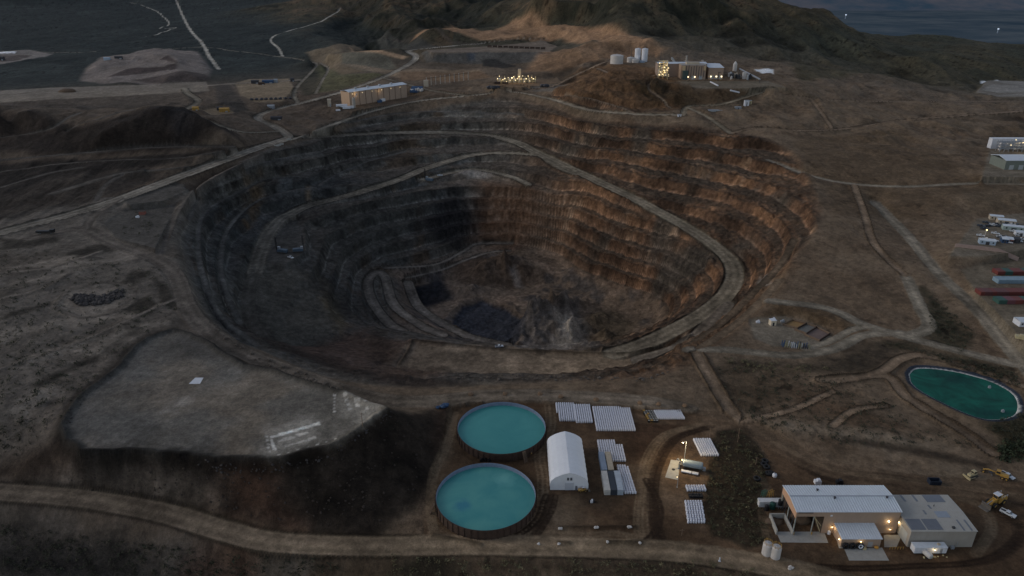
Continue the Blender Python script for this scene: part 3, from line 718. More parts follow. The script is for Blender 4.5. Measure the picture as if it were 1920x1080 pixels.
tracks([(1500,870),(1560,900),(1640,890),(1740,905),(1850,925),(1920,945)], 6, 2.2, DK, .4); tracks([(1450,830),(1560,880),(1700,900),(1910,930)], 6, 2.4, LT, .35)
tracks([(1420,890),(1440,920),(1430,960),(1440,1010)], 3, 1.0, LT, .4); tracks([(1500,1060),(1600,1066),(1700,1062),(1850,1050),(1915,1000),(1880,960)], 6, 2.4, DK, .4); tracks([(1830,1040),(1860,990),(1840,950),(1790,930)], 5, 2.2, LT, .35)
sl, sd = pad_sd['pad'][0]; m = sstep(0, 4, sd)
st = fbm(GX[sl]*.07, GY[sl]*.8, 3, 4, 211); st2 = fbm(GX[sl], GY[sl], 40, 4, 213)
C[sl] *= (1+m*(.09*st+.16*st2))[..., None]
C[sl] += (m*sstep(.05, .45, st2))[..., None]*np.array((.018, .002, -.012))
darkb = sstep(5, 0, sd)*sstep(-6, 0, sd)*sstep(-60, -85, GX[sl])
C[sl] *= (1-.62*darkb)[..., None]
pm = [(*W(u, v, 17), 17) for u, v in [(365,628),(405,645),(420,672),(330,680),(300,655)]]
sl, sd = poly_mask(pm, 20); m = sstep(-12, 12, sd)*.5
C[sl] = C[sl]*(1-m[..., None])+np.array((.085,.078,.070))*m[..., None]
for q, a in (([(495,800),(590,785),(610,790),(600,830),(510,862),(500,850)], .40), ([(622,738),(660,732),(720,762),(690,790),(640,780)], .35), ([(330,745),(360,742),(350,760),(320,760)], .35), ([(310,765),(335,762),(325,775),(300,775)], .3)):
    pm = [(*W(u, v, 17), 17) for u, v in q]; sl, sd = poly_mask(pm, 6); m = sstep(-4, 4, sd+b3[sl]*4)*a
    C[sl] = C[sl]*(1-m[..., None])+np.array((.33,.32,.30))*m[..., None]
def padrect(q, col, a=.9, soft=.35):
    pm = [(*W(u, v, 17), 17) for u, v in q]; sl, sd = poly_mask(pm, 3); m = sstep(-soft, soft, sd+b4[sl]*.5)*a
    C[sl] = C[sl]*(1-m[..., None])+np.array(col)*m[..., None]
padrect([(505,818),(508,822),(602,796),(598,791)], (.46,.46,.46))
padrect([(506,824),(511,824),(518,843),(512,844)], (.44,.44,.44))
padrect([(520,826),(545,818),(556,820),(522,829)], (.36,.35,.34))
padrect([(555,815),(575,809),(580,811),(560,819)], (.38,.37,.36))
padrect([(532,836),(592,818),(594,822),(534,839)], (.36,.35,.34))
for k in range(6): padrect([(625,740+6*k),(630,740+6*k),(629,743+6*k),(624,743+6*k)], (.42,.42,.42))
for k in range(4): padrect([(642+3*k,740+8*k),(650+3*k,739+8*k),(652+3*k,744+8*k),(644+3*k,746+8*k)], (.36,.36,.36), .7)
for q in ([(663,750),(676,751),(676,756),(664,756)], [(666,757),(675,758),(675,763),(667,763)], [(683,752),(692,754),(690,757),(682,756)], [(686,764),(693,766),(690,768),(686,767)]): padrect(q, (.38,.38,.38), .7)
for k in range(8): padrect([(502+18*k-4*(k>6),858-5*k),(508+18*k-4*(k>6),856-5*k),(507+18*k,859-5*k),(502+18*k,860-5*k)], (.42,.42,.42), .7)
for k in range(5): padrect([(497+k*1.2,817+7*k),(502+k*1.2,817+7*k),(503+k*1.2,820+7*k),(498+k*1.2,820+7*k)], (.42,.42,.42), .7)
for ki, kn in enumerate(KINDS):
    sel = road_k == ki
    if not sel.any(): continue
    m = np.where(sel, sstep(1.12, .92, road_d+b4*.12+b3*.12), 0)*(.55 if kn == 'yard' else .85 if kn in ('fade', 'bench') else .6 if kn == 'faint' else .93)
    tone = np.array(TONE[kn], np.float32)
    d = road_d; trk = .5+.5*np.cos(road_s*1.15+b2*1.2)
    tt = tone*(1+.26*trk*(d < .85)-.10)[..., None]*(1+.22*b3+.22*b2)[..., None]
    C[:] = C*(1-m[..., None])+tt*m[..., None]
    if kn in ('road', 'roadl', 'ramp', 'roadb', 'roadm'):
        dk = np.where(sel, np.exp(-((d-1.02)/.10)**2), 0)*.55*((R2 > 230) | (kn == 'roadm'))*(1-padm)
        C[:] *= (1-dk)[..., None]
    VEG *= (1-m); ROCK *= (1-.85*m)
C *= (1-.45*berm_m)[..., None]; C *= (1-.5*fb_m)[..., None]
fl_, sdf = pad_sd['front'][0]
mf = sstep(-1, 4, sdf); C[fl_] *= (1+mf*(.25*fbm(GX[fl_]*.25, GY[fl_], 9, 4, 221)+.2*b2[fl_]))[..., None]
# ochre zone lit ground stays brown; pond surroundings
sl, sd = pond_sl, pond_sd; m = sstep(-1.4, -.8, sd)
C[sl] = C[sl]*(1-m[..., None])+np.array((.045,.060,.095))*m[..., None]; VEG[sl] *= 1-m; ROCK[sl] *= 1-m
m = sstep(.75, 1.1, sd)*.75; C[sl] = C[sl]*(1-m[..., None])+np.array((.34,.36,.40))*m[..., None]
pm = [(*W(u, v, 3.6), 3.6) for u, v in [(1880,728),(1900,738),(1915,762),(1908,778),(1897,770),(1893,750)]]; sl, sd = poly_mask(pm, 3); m = sstep(-.6, .6, sd+b4[sl])*.85
C[sl] = C[sl]*(1-m[..., None])+np.array((.40,.42,.44))*m[..., None]
# fine variation everywhere
C *= (1+.35*dumpm*rib)[..., None]
C *= (1+.13*b3+.10*b4+.10*b2)[..., None]
spk = fbm(GX, GY, 4.5, 2, 301)
shr = sstep(.28, .5, spk)*VEG*(.35+.65*sstep(-.3, .4, b2))
C *= (1-.62*shr)[..., None]
sp2 = fbm(GX, GY, 2.4, 2, 311); sp3 = fbm(GX, GY, 13, 4, 313)
C *= (1+(.24*sp2*(.5+.5*pit)+.20*sp3*(road_d > 1)))[..., None]
C *= (1-.5*midm*sstep(.1, -.5, mrg))[..., None]
lum = np.maximum(C @ np.array((.3, .6, .1), np.float32), .004)[..., None]
C = (lum+(C-lum)*(1.02-.06*pit*warm)[..., None])*(lum/.080)**.46
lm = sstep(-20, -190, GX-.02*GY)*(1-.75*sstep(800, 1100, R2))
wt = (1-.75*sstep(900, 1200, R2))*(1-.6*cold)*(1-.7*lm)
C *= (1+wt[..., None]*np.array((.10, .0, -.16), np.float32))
C *= (.90-.30*lm)[..., None]  # overall dimming towards the left, put into the ground colour
C = np.clip(C, .008, .8)

# ------------------------------------------------------------------ terrain mesh
verts = np.stack([GX, GY, Z], -1).reshape(-1, 3).astype(np.float32)
ii, jj = np.meshgrid(np.arange(NR-1), np.arange(NT-1), indexing='ij')
a = (ii*NT+jj).ravel(); quads = np.stack([a, a+1, a+NT+1, a+NT], -1).astype(np.int32)
me = bpy.data.meshes.new('ground')
me.vertices.add(len(verts)); me.vertices.foreach_set('co', verts.ravel())
me.loops.add(quads.size); me.loops.foreach_set('vertex_index', quads.ravel())
me.polygons.add(len(quads)); me.polygons.foreach_set('loop_start', np.arange(0, quads.size, 4, dtype=np.int32))
me.polygons.foreach_set('loop_total', np.full(len(quads), 4, np.int32))
me.update(calc_edges=True)
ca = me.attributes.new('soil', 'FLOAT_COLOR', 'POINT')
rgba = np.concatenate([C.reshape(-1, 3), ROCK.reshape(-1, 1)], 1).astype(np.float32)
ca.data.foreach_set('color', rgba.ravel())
me.polygons.foreach_set('use_smooth', np.ones(len(quads), bool))
ground_ob = bpy.data.objects.new('ground', me); COL.objects.link(ground_ob); ground_ob['kind'] = 'structure'
del verts, quads, rgba, a, ii, jj

def nodes_of(name):
    m = bpy.data.materials.new(name); m.use_nodes = True; nt = m.node_tree; nt.nodes.clear()
    out = nt.nodes.new('ShaderNodeOutputMaterial'); bs = nt.nodes.new('ShaderNodeBsdfPrincipled')
    nt.links.new(bs.outputs[0], out.inputs[0]); return m, nt, bs
def noise_node(nt, scale, detail=4, rough=.6, vec=None):
    n = nt.nodes.new('ShaderNodeTexNoise'); n.inputs['Scale'].default_value = scale; n.inputs['Detail'].default_value = detail
    n.inputs['Roughness'].default_value = rough
    if vec: nt.links.new(vec, n.inputs['Vector'])
    return n
def ramp_node(nt, src, lo, hi, a, b):
    r = nt.nodes.new('ShaderNodeMapRange'); r.inputs[1].default_value = lo; r.inputs[2].default_value = hi
    r.inputs[3].default_value = a; r.inputs[4].default_value = b; nt.links.new(src, r.inputs[0]); return r.outputs[0]
def mathn(nt, op, a, b):
    n = nt.nodes.new('ShaderNodeMath'); n.operation = op
    for k, s in enumerate((a, b)):
        if isinstance(s, (int, float)): n.inputs[k].default_value = s
        else: nt.links.new(s, n.inputs[k])
    return n.outputs[0]
m, nt, bs = nodes_of('ground')
at = nt.nodes.new('ShaderNodeAttribute'); at.attribute_name = 'soil'
tc = nt.nodes.new('ShaderNodeNewGeometry'); pos = tc.outputs['Position']
nA = noise_node(nt, 1.1, 7, .76, pos); nD = noise_node(nt, .42, 7, .74, pos); nB = noise_node(nt, .22, 5, .6, pos)
# rock strata: noise stretched in height
mp = nt.nodes.new('ShaderNodeMapping'); mp.inputs['Scale'].default_value = (.20, .20, .26); nt.links.new(pos, mp.inputs[0])
nC = noise_node(nt, 1.0, 8, .74, mp.outputs[0]); nC.inputs['Distortion'].default_value = .6
f1 = ramp_node(nt, nA.outputs[0], .25, .75, .62, 1.38); f2 = ramp_node(nt, nB.outputs[0], .25, .75, .78, 1.22)
f3 = ramp_node(nt, nC.outputs[0], .32, .68, .58, 1.42)
one = mathn(nt, 'SUBTRACT', 1.0, at.outputs['Alpha'])
f3m = mathn(nt, 'ADD', mathn(nt, 'MULTIPLY', f3, at.outputs['Alpha']), one)
f4 = ramp_node(nt, nD.outputs[0], .30, .70, .72, 1.28)
fac = mathn(nt, 'MULTIPLY', mathn(nt, 'MULTIPLY', mathn(nt, 'MULTIPLY', f1, f4), f2), f3m)
vm = nt.nodes.new('ShaderNodeVectorMath'); vm.operation = 'SCALE'
nt.links.new(at.outputs['Color'], vm.inputs[0]); nt.links.new(fac, vm.inputs['Scale'])
nt.links.new(vm.outputs[0], bs.inputs['Base Color'])
bs.inputs['Roughness'].default_value = .95; bs.inputs['Specular IOR Level'].default_value = .1
bp = nt.nodes.new('ShaderNodeBump'); bp.inputs['Distance'].default_value = 1.6
hgt = mathn(nt, 'ADD', mathn(nt, 'ADD', mathn(nt, 'MULTIPLY', nA.outputs[0], .45), mathn(nt, 'MULTIPLY', nD.outputs[0], .8)), mathn(nt, 'MULTIPLY', mathn(nt, 'MULTIPLY', nC.outputs[0], at.outputs['Alpha']), 4.0))
nt.links.new(hgt, bp.inputs['Height']); bp.inputs['Strength'].default_value = .8
nt.links.new(bp.outputs[0], bs.inputs['Normal'])
me.materials.append(m)
# ------------------------------------------------------------------ camera and light
cam = bpy.data.cameras.new('camera'); co = bpy.data.objects.new('camera', cam); COL.objects.link(co)
co.location = (0, 0, CAMH); co.rotation_euler = (math.pi/2-PITCH, 0, 0)
cam.sensor_width = 36.0; cam.lens = 36.0*FPX/1920.0; cam.clip_start = 1.0; cam.clip_end = 90000.0
S.camera = co
SUN_EL, SUN_AZ = 24.0, -84.0       # low glow in the west, to the left of the view
SKY = 0.128; SUN = 0.54
w = bpy.data.worlds.new('World'); S.world = w; w.use_nodes = True
wn = w.node_tree; wn.nodes.clear()
wo = wn.nodes.new('ShaderNodeOutputWorld'); bg = wn.nodes.new('ShaderNodeBackground'); sk = wn.nodes.new('ShaderNodeTexSky')
sk.sky_type = 'NISHITA'; sk.sun_disc = False; sk.sun_elevation = math.radians(SUN_EL); sk.sun_rotation = math.radians(SUN_AZ)
sk.altitude = 1400; sk.dust_density = 2.0
bg.inputs[1].default_value = SKY
hs = wn.nodes.new('ShaderNodeHueSaturation'); hs.inputs['Saturation'].default_value = .62
wn.links.new(sk.outputs[0], hs.inputs['Color']); wn.links.new(hs.outputs[0], bg.inputs[0]); wn.links.new(bg.outputs[0], wo.inputs[0])
sl_ = bpy.data.lights.new('sun', 'SUN'); so = bpy.data.objects.new('sun', sl_); COL.objects.link(so)
sl_.energy = SUN; sl_.angle = math.radians(22); sl_.color = (1.0, .89, .78)
d = (math.sin(math.radians(SUN_AZ))*math.cos(math.radians(SUN_EL)), math.cos(math.radians(SUN_AZ))*math.cos(math.radians(SUN_EL)), math.sin(math.radians(SUN_EL)))
from mathutils import Vector
so.rotation_euler = Vector(d).to_track_quat('Z', 'Y').to_euler(); so.location = (-400, 0, 400)
S.render.engine = 'CYCLES'
S.view_settings.view_transform = 'Standard'; S.view_settings.look = 'None'; S.view_settings.exposure = 0
# ------------------------------------------------------------------ building helpers
class MB:
    def __init__(s): s.v = []; s.f = []
    def add(s, vs, fs):
        o = len(s.v); s.v += [tuple(p) for p in vs]; s.f += [tuple(i+o for i in f) for f in fs]; return s
    def box(s, x0, x1, y0, y1, z0, z1):
        return s.add([(x0,y0,z0),(x1,y0,z0),(x1,y1,z0),(x0,y1,z0),(x0,y0,z1),(x1,y0,z1),(x1,y1,z1),(x0,y1,z1)],
                     [(0,3,2,1),(4,5,6,7),(0,1,5,4),(1,2,6,5),(2,3,7,6),(3,0,4,7)])
    def cbox(s, c, d, rz=0.0):
        n = len(s.v); s.box(-d[0]/2, d[0]/2, -d[1]/2, d[1]/2, 0, d[2]); ca, sa = math.cos(rz), math.sin(rz)
        for k in range(n, len(s.v)):
            x, y, z = s.v[k]; s.v[k] = (c[0]+ca*x-sa*y, c[1]+sa*x+ca*y, c[2]+z)
        return s
    def prism(s, prof, y0, y1):          # prof: (x, z) polygon run along y
        n = len(prof)
        vs = [(x, y0, z) for x, z in prof]+[(x, y1, z) for x, z in prof]
        return s.add(vs, [tuple(range(n)), tuple(reversed(range(n, 2*n)))]+[(k, n+k, n+(k+1) % n, (k+1) % n) for k in range(n)])
    def prismx(s, prof, x0, x1):         # prof: (y, z) polygon run along x
        n = len(prof)
        vs = [(x0, y, z) for y, z in prof]+[(x1, y, z) for y, z in prof]
        return s.add(vs, [tuple(reversed(range(n))), tuple(range(n, 2*n))]+[(k, (k+1) % n, n+(k+1) % n, n+k) for k in range(n)])
    def lathe(s, prof, n=24, c=(0,0,0), axis='z', closed=True):
        vs = []
        for r, h in prof:
            for k in range(n):
                a = 2*math.pi*k/n; p = (r*math.cos(a), r*math.sin(a), h)
                if axis == 'y': p = (p[0], p[2], p[1])
                if axis == 'x': p = (p[2], p[0], p[1])
                vs.append((c[0]+p[0], c[1]+p[1], c[2]+p[2]))
        fs = []
        for q in range(len(prof)-1):
            for k in range(n): fs.append((q*n+k, q*n+(k+1) % n, (q+1)*n+(k+1) % n, (q+1)*n+k))
        if closed: fs += [tuple(reversed(range(n))), tuple(range((len(prof)-1)*n, len(prof)*n))]
        return s.add(vs, fs)
    def tube(s, a, b, r, n=6, r2=None):
        a = Vector(a); b = Vector(b); r2 = r if r2 is None else r2
        d = (b-a).normalized(); u = d.orthogonal().normalized(); w = d.cross(u); vs = []
        for p, rr in ((a, r), (b, r2)):
            for k in range(n):
                t = 2*math.pi*k/n; vs.append(p+u*rr*math.cos(t)+w*rr*math.sin(t))
        return s.add(vs, [(k, (k+1) % n, n+(k+1) % n, n+k) for k in range(n)]+[tuple(reversed(range(n))), tuple(range(n, 2*n))])
    def blob(s, c, d, seed=0, n=8, m=5, rough=.25):
        rg = random.Random(seed); vs = [(c[0], c[1], c[2]-d[2]*.5)]
        for i in range(1, m):
            p = math.pi*i/m
            for k in range(n):
                t = 2*math.pi*k/n; q = 1+rough*(rg.random()-.5)*2
                vs.append((c[0]+d[0]*.5*math.sin(p)*math.cos(t)*q, c[1]+d[1]*.5*math.sin(p)*math.sin(t)*q, c[2]-d[2]*.5*math.cos(p)*q))
        vs.append((c[0], c[1], c[2]+d[2]*.5)); L = len(vs)-1; fs = []
        for k in range(n): fs.append((0, 1+(k+1) % n, 1+k)); fs.append((L, L-n+k, L-n+(k+1) % n))
        for i in range(m-2):
            for k in range(n): fs.append((1+i*n+k, 1+i*n+(k+1) % n, 1+(i+1)*n+(k+1) % n, 1+(i+1)*n+k))
        return s.add(vs, fs)
    def mesh(s, name, mat, smooth=False):
        me = bpy.data.meshes.new(name); me.from_pydata(s.v, [], s.f); me.update()
        bm = bmesh.new(); bm.from_mesh(me); bmesh.ops.recalc_face_normals(bm, faces=bm.faces); bm.to_mesh(me); bm.free()
        me.materials.append(mat)
        if smooth: me.polygons.foreach_set('use_smooth', [True]*len(me.polygons))
        return me
    def build(s, name, mat, parent=None, smooth=False, label=None):
        o = bpy.data.objects.new(name, s.mesh(name, mat, smooth)); COL.objects.link(o)
        if parent: o.parent = parent
        if label: o['label'] = label
        return o
def thing(name, label, cat, loc=(0,0,0), rz=0.0, group=None):
    o = bpy.data.objects.new(name, None); COL.objects.link(o); o.location = loc; o.rotation_euler = (0, 0, rz)
    o.empty_display_size = .5
    return tag(o, label, cat, group)
def tag(o, label, cat, group=None, kind=None):
    o['label'] = label; o['category'] = cat
    if group: o['group'] = group
    if kind: o['kind'] = kind
    return o
def place(o, loc, rz=0.0): o.location = loc; o.rotation_euler = (0, 0, rz); return o
def copy_tree(o, parent=None):
    c = o.copy(); COL.objects.link(c)
    if parent: c.parent = parent
    for ch in list(o.children): copy_tree(ch, c)
    return c
def kindred(o, label, loc, rz=0.0):
    c = copy_tree(o); c['label'] = label; return place(c, loc, rz)
MATS = {}
def mat(name, rgb, rough=.7, var=.18, scale=.6, metal=0.0, dirt=.0, bump=0.0, emit=0.0, spec=.3):
    if name in MATS: return MATS[name]
    m, nt, bs = nodes_of(name)
    g = nt.nodes.new('ShaderNodeNewGeometry'); pos = g.outputs['Position']
    n = noise_node(nt, scale, 5, .65, pos); f = ramp_node(nt, n.outputs[0], .25, .75, 1-var, 1+var)
    vm = nt.nodes.new('ShaderNodeVectorMath'); vm.operation = 'SCALE'; vm.inputs[0].default_value = rgb; nt.links.new(f, vm.inputs['Scale'])
    src = vm.outputs[0]
    if dirt:
        mp = nt.nodes.new('ShaderNodeMapping'); mp.inputs['Scale'].default_value = (1.2, 1.2, .25); nt.links.new(pos, mp.inputs[0])
        n2 = noise_node(nt, 1.0, 6, .7, mp.outputs[0]); fm = ramp_node(nt, n2.outputs[0], .48, .75, 0, dirt)
        mx = nt.nodes.new('ShaderNodeMix'); mx.data_type = 'RGBA'; nt.links.new(fm, mx.inputs[0]); nt.links.new(src, mx.inputs[6])
        mx.inputs[7].default_value = (rgb[0]*.42+.03, rgb[1]*.36+.018, rgb[2]*.30+.010, 1); src = mx.outputs[2]
    nt.links.new(src, bs.inputs['Base Color'])
    bs.inputs['Roughness'].default_value = rough; bs.inputs['Metallic'].default_value = metal; bs.inputs['Specular IOR Level'].default_value = spec
    if bump:
        b = nt.nodes.new('ShaderNodeBump'); b.inputs['Strength'].default_value = bump; b.inputs['Distance'].default_value = .2
        nt.links.new(n.outputs[0], b.inputs['Height']); nt.links.new(b.outputs[0], bs.inputs['Normal'])
    if emit:
        bs.inputs['Emission Color'].default_value = (*rgb, 1); bs.inputs['Emission Strength'].default_value = emit
    MATS[name] = m; return m
WHITE = mat('white_sheet', (.62,.63,.66), .5, .08, .3, dirt=.35)
WROOF = mat('white_ribbed_roof', (.57,.61,.65), .45, .08, .25, dirt=.25)
FABRIC = mat('shed_fabric', (.70,.71,.73), .6, .05, .2, dirt=.12)
TAN = mat('tan_cladding', (.36,.26,.19), .6, .08, .3, dirt=.2)
TANPALE = mat('pale_tan_cladding', (.33,.30,.26), .6, .08, .3, dirt=.2)
CREAM = mat('cream_roof', (.36,.345,.31), .5, .07, .15, dirt=.25)
ROOFGREY = mat('grey_roof_panel', (.15,.165,.19), .45, .08, .4)
CONC = mat('concrete', (.33,.32,.29), .85, .15, .5, dirt=.3)
DARKM = mat('dark_steel', (.045,.045,.05), .6, .25, 1.0)
GLASS = mat('dark_glass', (.02,.025,.03), .15, .1, 1.0, spec=.6)
RUBBER = mat('tyre_rubber', (.018,.018,.019), .85, .2, 1.5)
BLACKP = mat('black_plastic', (.010,.010,.012), .55, .2, 1.0)
RUST = mat('rusty_panel', (.060,.038,.028), .8, .35, .8, dirt=.4)
LINER = mat('tank_liner', (.18,.22,.30), .5, .2, .8, dirt=.3)
YEL = mat('machine_yellow', (.40,.235,.055), .5, .15, 1.2, dirt=.5)
YPALE = mat('faded_yellow', (.45,.38,.22), .6, .15, 1.2, dirt=.4)
STEEL = mat('galvanised_steel', (.34,.36,.38), .4, .12, .8, metal=.3, dirt=.2)
TANKW = mat('tank_white', (.52,.49,.46), .5, .08, .4, dirt=.3)
BEIGE = mat('beige_paint', (.45,.38,.29), .6, .1, .5, dirt=.3)
BROWNW = mat('weathered_timber', (.16,.11,.075), .85, .25, 1.5)
BLUE = mat('blue_sheet', (.035,.075,.145), .5, .25, 1.0)
GREEN = mat('green_paint', (.04,.12,.085), .5, .15, .8, dirt=.3)
LAMP = mat('lit_lamp', (1.0,.80,.46), .5, 0, 1.0, emit=3.8)
LAMPS = mat('small_lit_lamp', (1.0,.80,.46), .5, 0, 1.0, emit=1.4)
def glow(o_parent, pos, power, radius=.3, col=(1.0,.76,.42)):
    l = bpy.data.lights.new('lamp_glow', 'POINT'); l.energy = power*.42; l.shadow_soft_size = radius; l.color = col
    o = bpy.data.objects.new('lamp_glow', l); COL.objects.link(o); o.location = pos
    if o_parent: o.parent = o_parent
    return o
def wallpack(parent, pos, power, r=.26, m=None):
    h = MB().cbox((pos[0], pos[1], pos[2]+.12), (.5, .34, .14)).build('lamp', DARKM, parent)
    MB().blob(pos, (2*r, 2*r, 2*r), 1, 8, 5, 0).build('bulb', m or LAMP, h)
    if power: glow(parent, (pos[0], pos[1]-.45, pos[2]-.15), power)

# ------------------------------------------------------------------ settling tanks
def water_mat(name, c1, c2, seed, spec=.3, stain=None):
    m, nt, bs = nodes_of(name)
    g = nt.nodes.new('ShaderNodeNewGeometry'); mp = nt.nodes.new('ShaderNodeMapping'); mp.inputs['Location'].default_value = (seed*31, seed*17, 0)
    nt.links.new(g.outputs['Position'], mp.inputs[0])
    a = noise_node(nt, .055, 6, .62, mp.outputs[0]); a.inputs['Distortion'].default_value = 1.2
    f = ramp_node(nt, a.outputs[0], .33, .68, 0, 1)
    mx = nt.nodes.new('ShaderNodeMix'); mx.data_type = 'RGBA'; nt.links.new(f, mx.inputs[0]); mx.inputs[6].default_value = (*c1, 1); mx.inputs[7].default_value = (*c2, 1)
    src = mx.outputs[2]
    if stain:
        for sx_, sy_, sr, scol, lo, hi in stain:
            ds = nt.nodes.new('ShaderNodeVectorMath'); ds.operation = 'DISTANCE'; nt.links.new(g.outputs['Position'], ds.inputs[0]); ds.inputs[1].default_value = (sx_, sy_, 2.9)
            dn = mathn(nt, 'ADD', mathn(nt, 'DIVIDE', ds.outputs['Value'], sr), mathn(nt, 'MULTIPLY', noise_node(nt, .35, 6, .7, mp.outputs[0]).outputs[0], 1.4))
            fm = ramp_node(nt, dn, lo, hi, .75, 0)
            m2 = nt.nodes.new('ShaderNodeMix'); m2.data_type = 'RGBA'; nt.links.new(fm, m2.inputs[0]); nt.links.new(src, m2.inputs[6]); m2.inputs[7].default_value = (*scol, 1); src = m2.outputs[2]
    nt.links.new(src, bs.inputs['Base Color']); bs.inputs['Roughness'].default_value = .32; bs.inputs['Specular IOR Level'].default_value = spec
    b = noise_node(nt, 1.4, 4, .6, mp.outputs[0]); bn = nt.nodes.new('ShaderNodeBump'); bn.inputs['Strength'].default_value = .25; bn.inputs['Distance'].default_value = .08
    nt.links.new(b.outputs[0], bn.inputs['Height']); nt.links.new(bn.outputs[0], bs.inputs['Normal'])
    return m
def settling_tank(x, y, r, label, wm, stair_a, stain):
    t = thing('settling_tank', label, 'tank', (x, y, 0), 0, 'round open settling tanks')
    n = 96; mb = MB(); mb.lathe([(r, -.3), (r, 4.2), (r-.25, 4.2)], n, closed=False)
    for k in range(n//2):
        a = 2*math.pi*k/(n//2); c, s_ = math.cos(a), math.sin(a)
        mb.cbox(((r+.16)*c, (r+.16)*s_, -.2), (.34, .30, 4.25), a)
    mb.build('wall', RUST, t)
    MB().lathe([(r-.26, 4.26), (r-.20, 4.30), (r-.28, 4.22), (r-.34, 1.6)], n, closed=False).build('liner', LINER, t)
    MB().lathe([(.01, 2.4), (r*.5, 2.4), (r-.33, 2.4)], n, closed=False).build('water', wm, t)
    st = MB(); a = stair_a; c, s_ = math.cos(a), math.sin(a)
    for k in range(12):
        q = k/11; d = r+.8+1.8*(1-q); st.cbox((d*c, d*s_, 4.1*q), (.5, 1.3, .14), a)
    for sg in (-.7, .7):
        st.tube(((r+2.8)*c-sg*s_, (r+2.8)*s_+sg*c, .05), ((r+.8)*c-sg*s_, (r+.8)*s_+sg*c, 4.2), .09)
        st.tube(((r+2.8)*c-sg*s_, (r+2.8)*s_+sg*c, 1.1), ((r+.8)*c-sg*s_, (r+.8)*s_+sg*c, 5.2), .05)
    st.build('stair', BROWNW, t)
    return t
WM1 = water_mat('turquoise_water', (.046,.245,.236), (.068,.295,.272), 1)
WM2 = water_mat('pale_turquoise_water', (.050,.245,.242), (.092,.310,.278), 2, .3, [(-19.5, 220, 4.2, (.030,.175,.250), 1.0, 1.75), (-3, 236, 5.5, (.14,.39,.35), .9, 1.8)])
settling_tank(-4.75, 270, 20.3, 'rear of the two round open tanks, smooth turquoise water, beside the white bags', WM1, math.radians(-62), 0)
settling_tank(-10.4, 223.9, 20.0, 'front round open tank nearest the bottom road, turquoise water with a dark blue stain', WM2, math.radians(-165), 1)

# ------------------------------------------------------------------ fabric shed
sx = (W(1031,919)[0]+W(1103,919)[0])/2; sy = W(1067,919)[1]
sh = thing('fabric_shed', 'white arched fabric shed with a ridge, standing right of the round tanks', 'shed', (sx, sy, 0))
prof = [(-7.85,0),(-7.85,3.2),(-7.45,4.7),(-6.3,6.0),(-4.3,7.25),(-2.0,8.2),(0,8.75),(2.0,8.2),(4.3,7.25),(6.3,6.0),(7.45,4.7),(7.85,3.2),(7.85,0)]
mb = MB(); NB = 9; L = 28.5; rings = []
for k in range(NB*2+1):
    s_ = 1.0 if k % 2 == 0 else .985
    rings.append([(x*s_, L*k/(NB*2), z*s_) for x, z in prof])
vs = [p for r_ in rings for p in r_]; n = len(prof); fs = []
for k in range(len(rings)-1):
    for q in range(n-1): fs.append((k*n+q, k*n+q+1, (k+1)*n+q+1, (k+1)*n+q))
mb.add(vs, fs).build('cover', FABRIC, sh)
MB().add([(x*.995, .12, z*.995) for x, z in prof], [tuple(range(n))]).build('end_wall', FABRIC, sh)
MB().add([(x*.995, L-.12, z*.995) for x, z in prof], [tuple(range(n))]).build('end_wall', FABRIC, sh)
d_ = MB().box(-1.6, 1.6, -.02, .10, 0.02, 3.6)
for k in range(7): d_.box(-1.6, 1.6, -.07, -.02, .1+k*.5, .2+k*.5)
d_.box(-1.75, -1.6, -.1, .1, 0, 3.75); d_.box(1.6, 1.75, -.1, .1, 0, 3.75); d_.box(-1.75, 1.75, -.1, .1, 3.6, 3.75)
d_.build('roller_door', mat('door_sheet', (.50,.51,.54), .5, .06), sh)
MB().box(2.5, 3.3, -.05, .1, 0, 2.1).build('door', mat('grey_door', (.16,.16,.18), .5, .1), sh)
for xx in (-.95, .35):
    wv = MB().box(xx, xx+.75, -.05, .1, 5.0, 6.3).build('window', GLASS, sh)
    MB().box(xx-.08, xx+.83, -.09, -.05, 4.92, 5.0).box(xx-.08, xx+.83, -.09, -.05, 6.3, 6.38).box(xx+.34, xx+.41, -.09, -.05, 5.0, 6.3).build('frame', WHITE, wv)

# ------------------------------------------------------------------ shipping containers
CCOL = {}
def container_mesh(key, rgb, L=12.2):
    k = (key, L)
    if k in CCOL: return CCOL[k]
    m = mat(key+'_container', rgb, .55, .12, .5, dirt=.4); b = MB(); wv = 1.22; h = 2.6
    b.box(-wv+.06, wv-.06, .06, L-.06, .12, h-.06)
    for x in (-wv, wv-.16):
        for y in (0, L-.16): b.box(x, x+.16, y, y+.16, 0, h)
    for z in (.0, h-.14):
        for x in (-wv, wv-.14): b.box(x, x+.14, .16, L-.16, z, z+.14)
        for y in (0, L-.14): b.box(-wv+.16, wv-.16, y, y+.14, z, z+.14)
    y = .5
    while y < L-.6: b.box(-wv+.01, wv-.01, y, y+.28, .14, h-.03); y += .62
    d = MB()
    for x in (-1.0, .06): d.box(x, x+.94, -.03, .03, .2, h-.2)
    for x in (-.75, -.3, .3, .75): d.box(x-.03, x+.03, -.08, -.03, .15, h-.15)
    CCOL[k] = (b.mesh('body', m), d.mesh('door', m)); return CCOL[k]
def container(key, rgb, label, loc, rz=0, L=12.2, group=None):
    bm_, dm = container_mesh(key, rgb, L)
    t = thing('shipping_container', label, 'container', loc, rz, group)
    for nm, me_ in (('body', bm_), ('door', dm)):
        o = bpy.data.objects.new(nm, me_); COL.objects.link(o); o.parent = t
    return t
RED = (.17,.046,.038); GRN = (.042,.100,.082); BLU = (.22,.31,.37); PURP = (.16,.06,.07); DGR = (.045,.055,.07); BGE = (.42,.36,.27)
gx = 'containers parked beside the fabric shed'
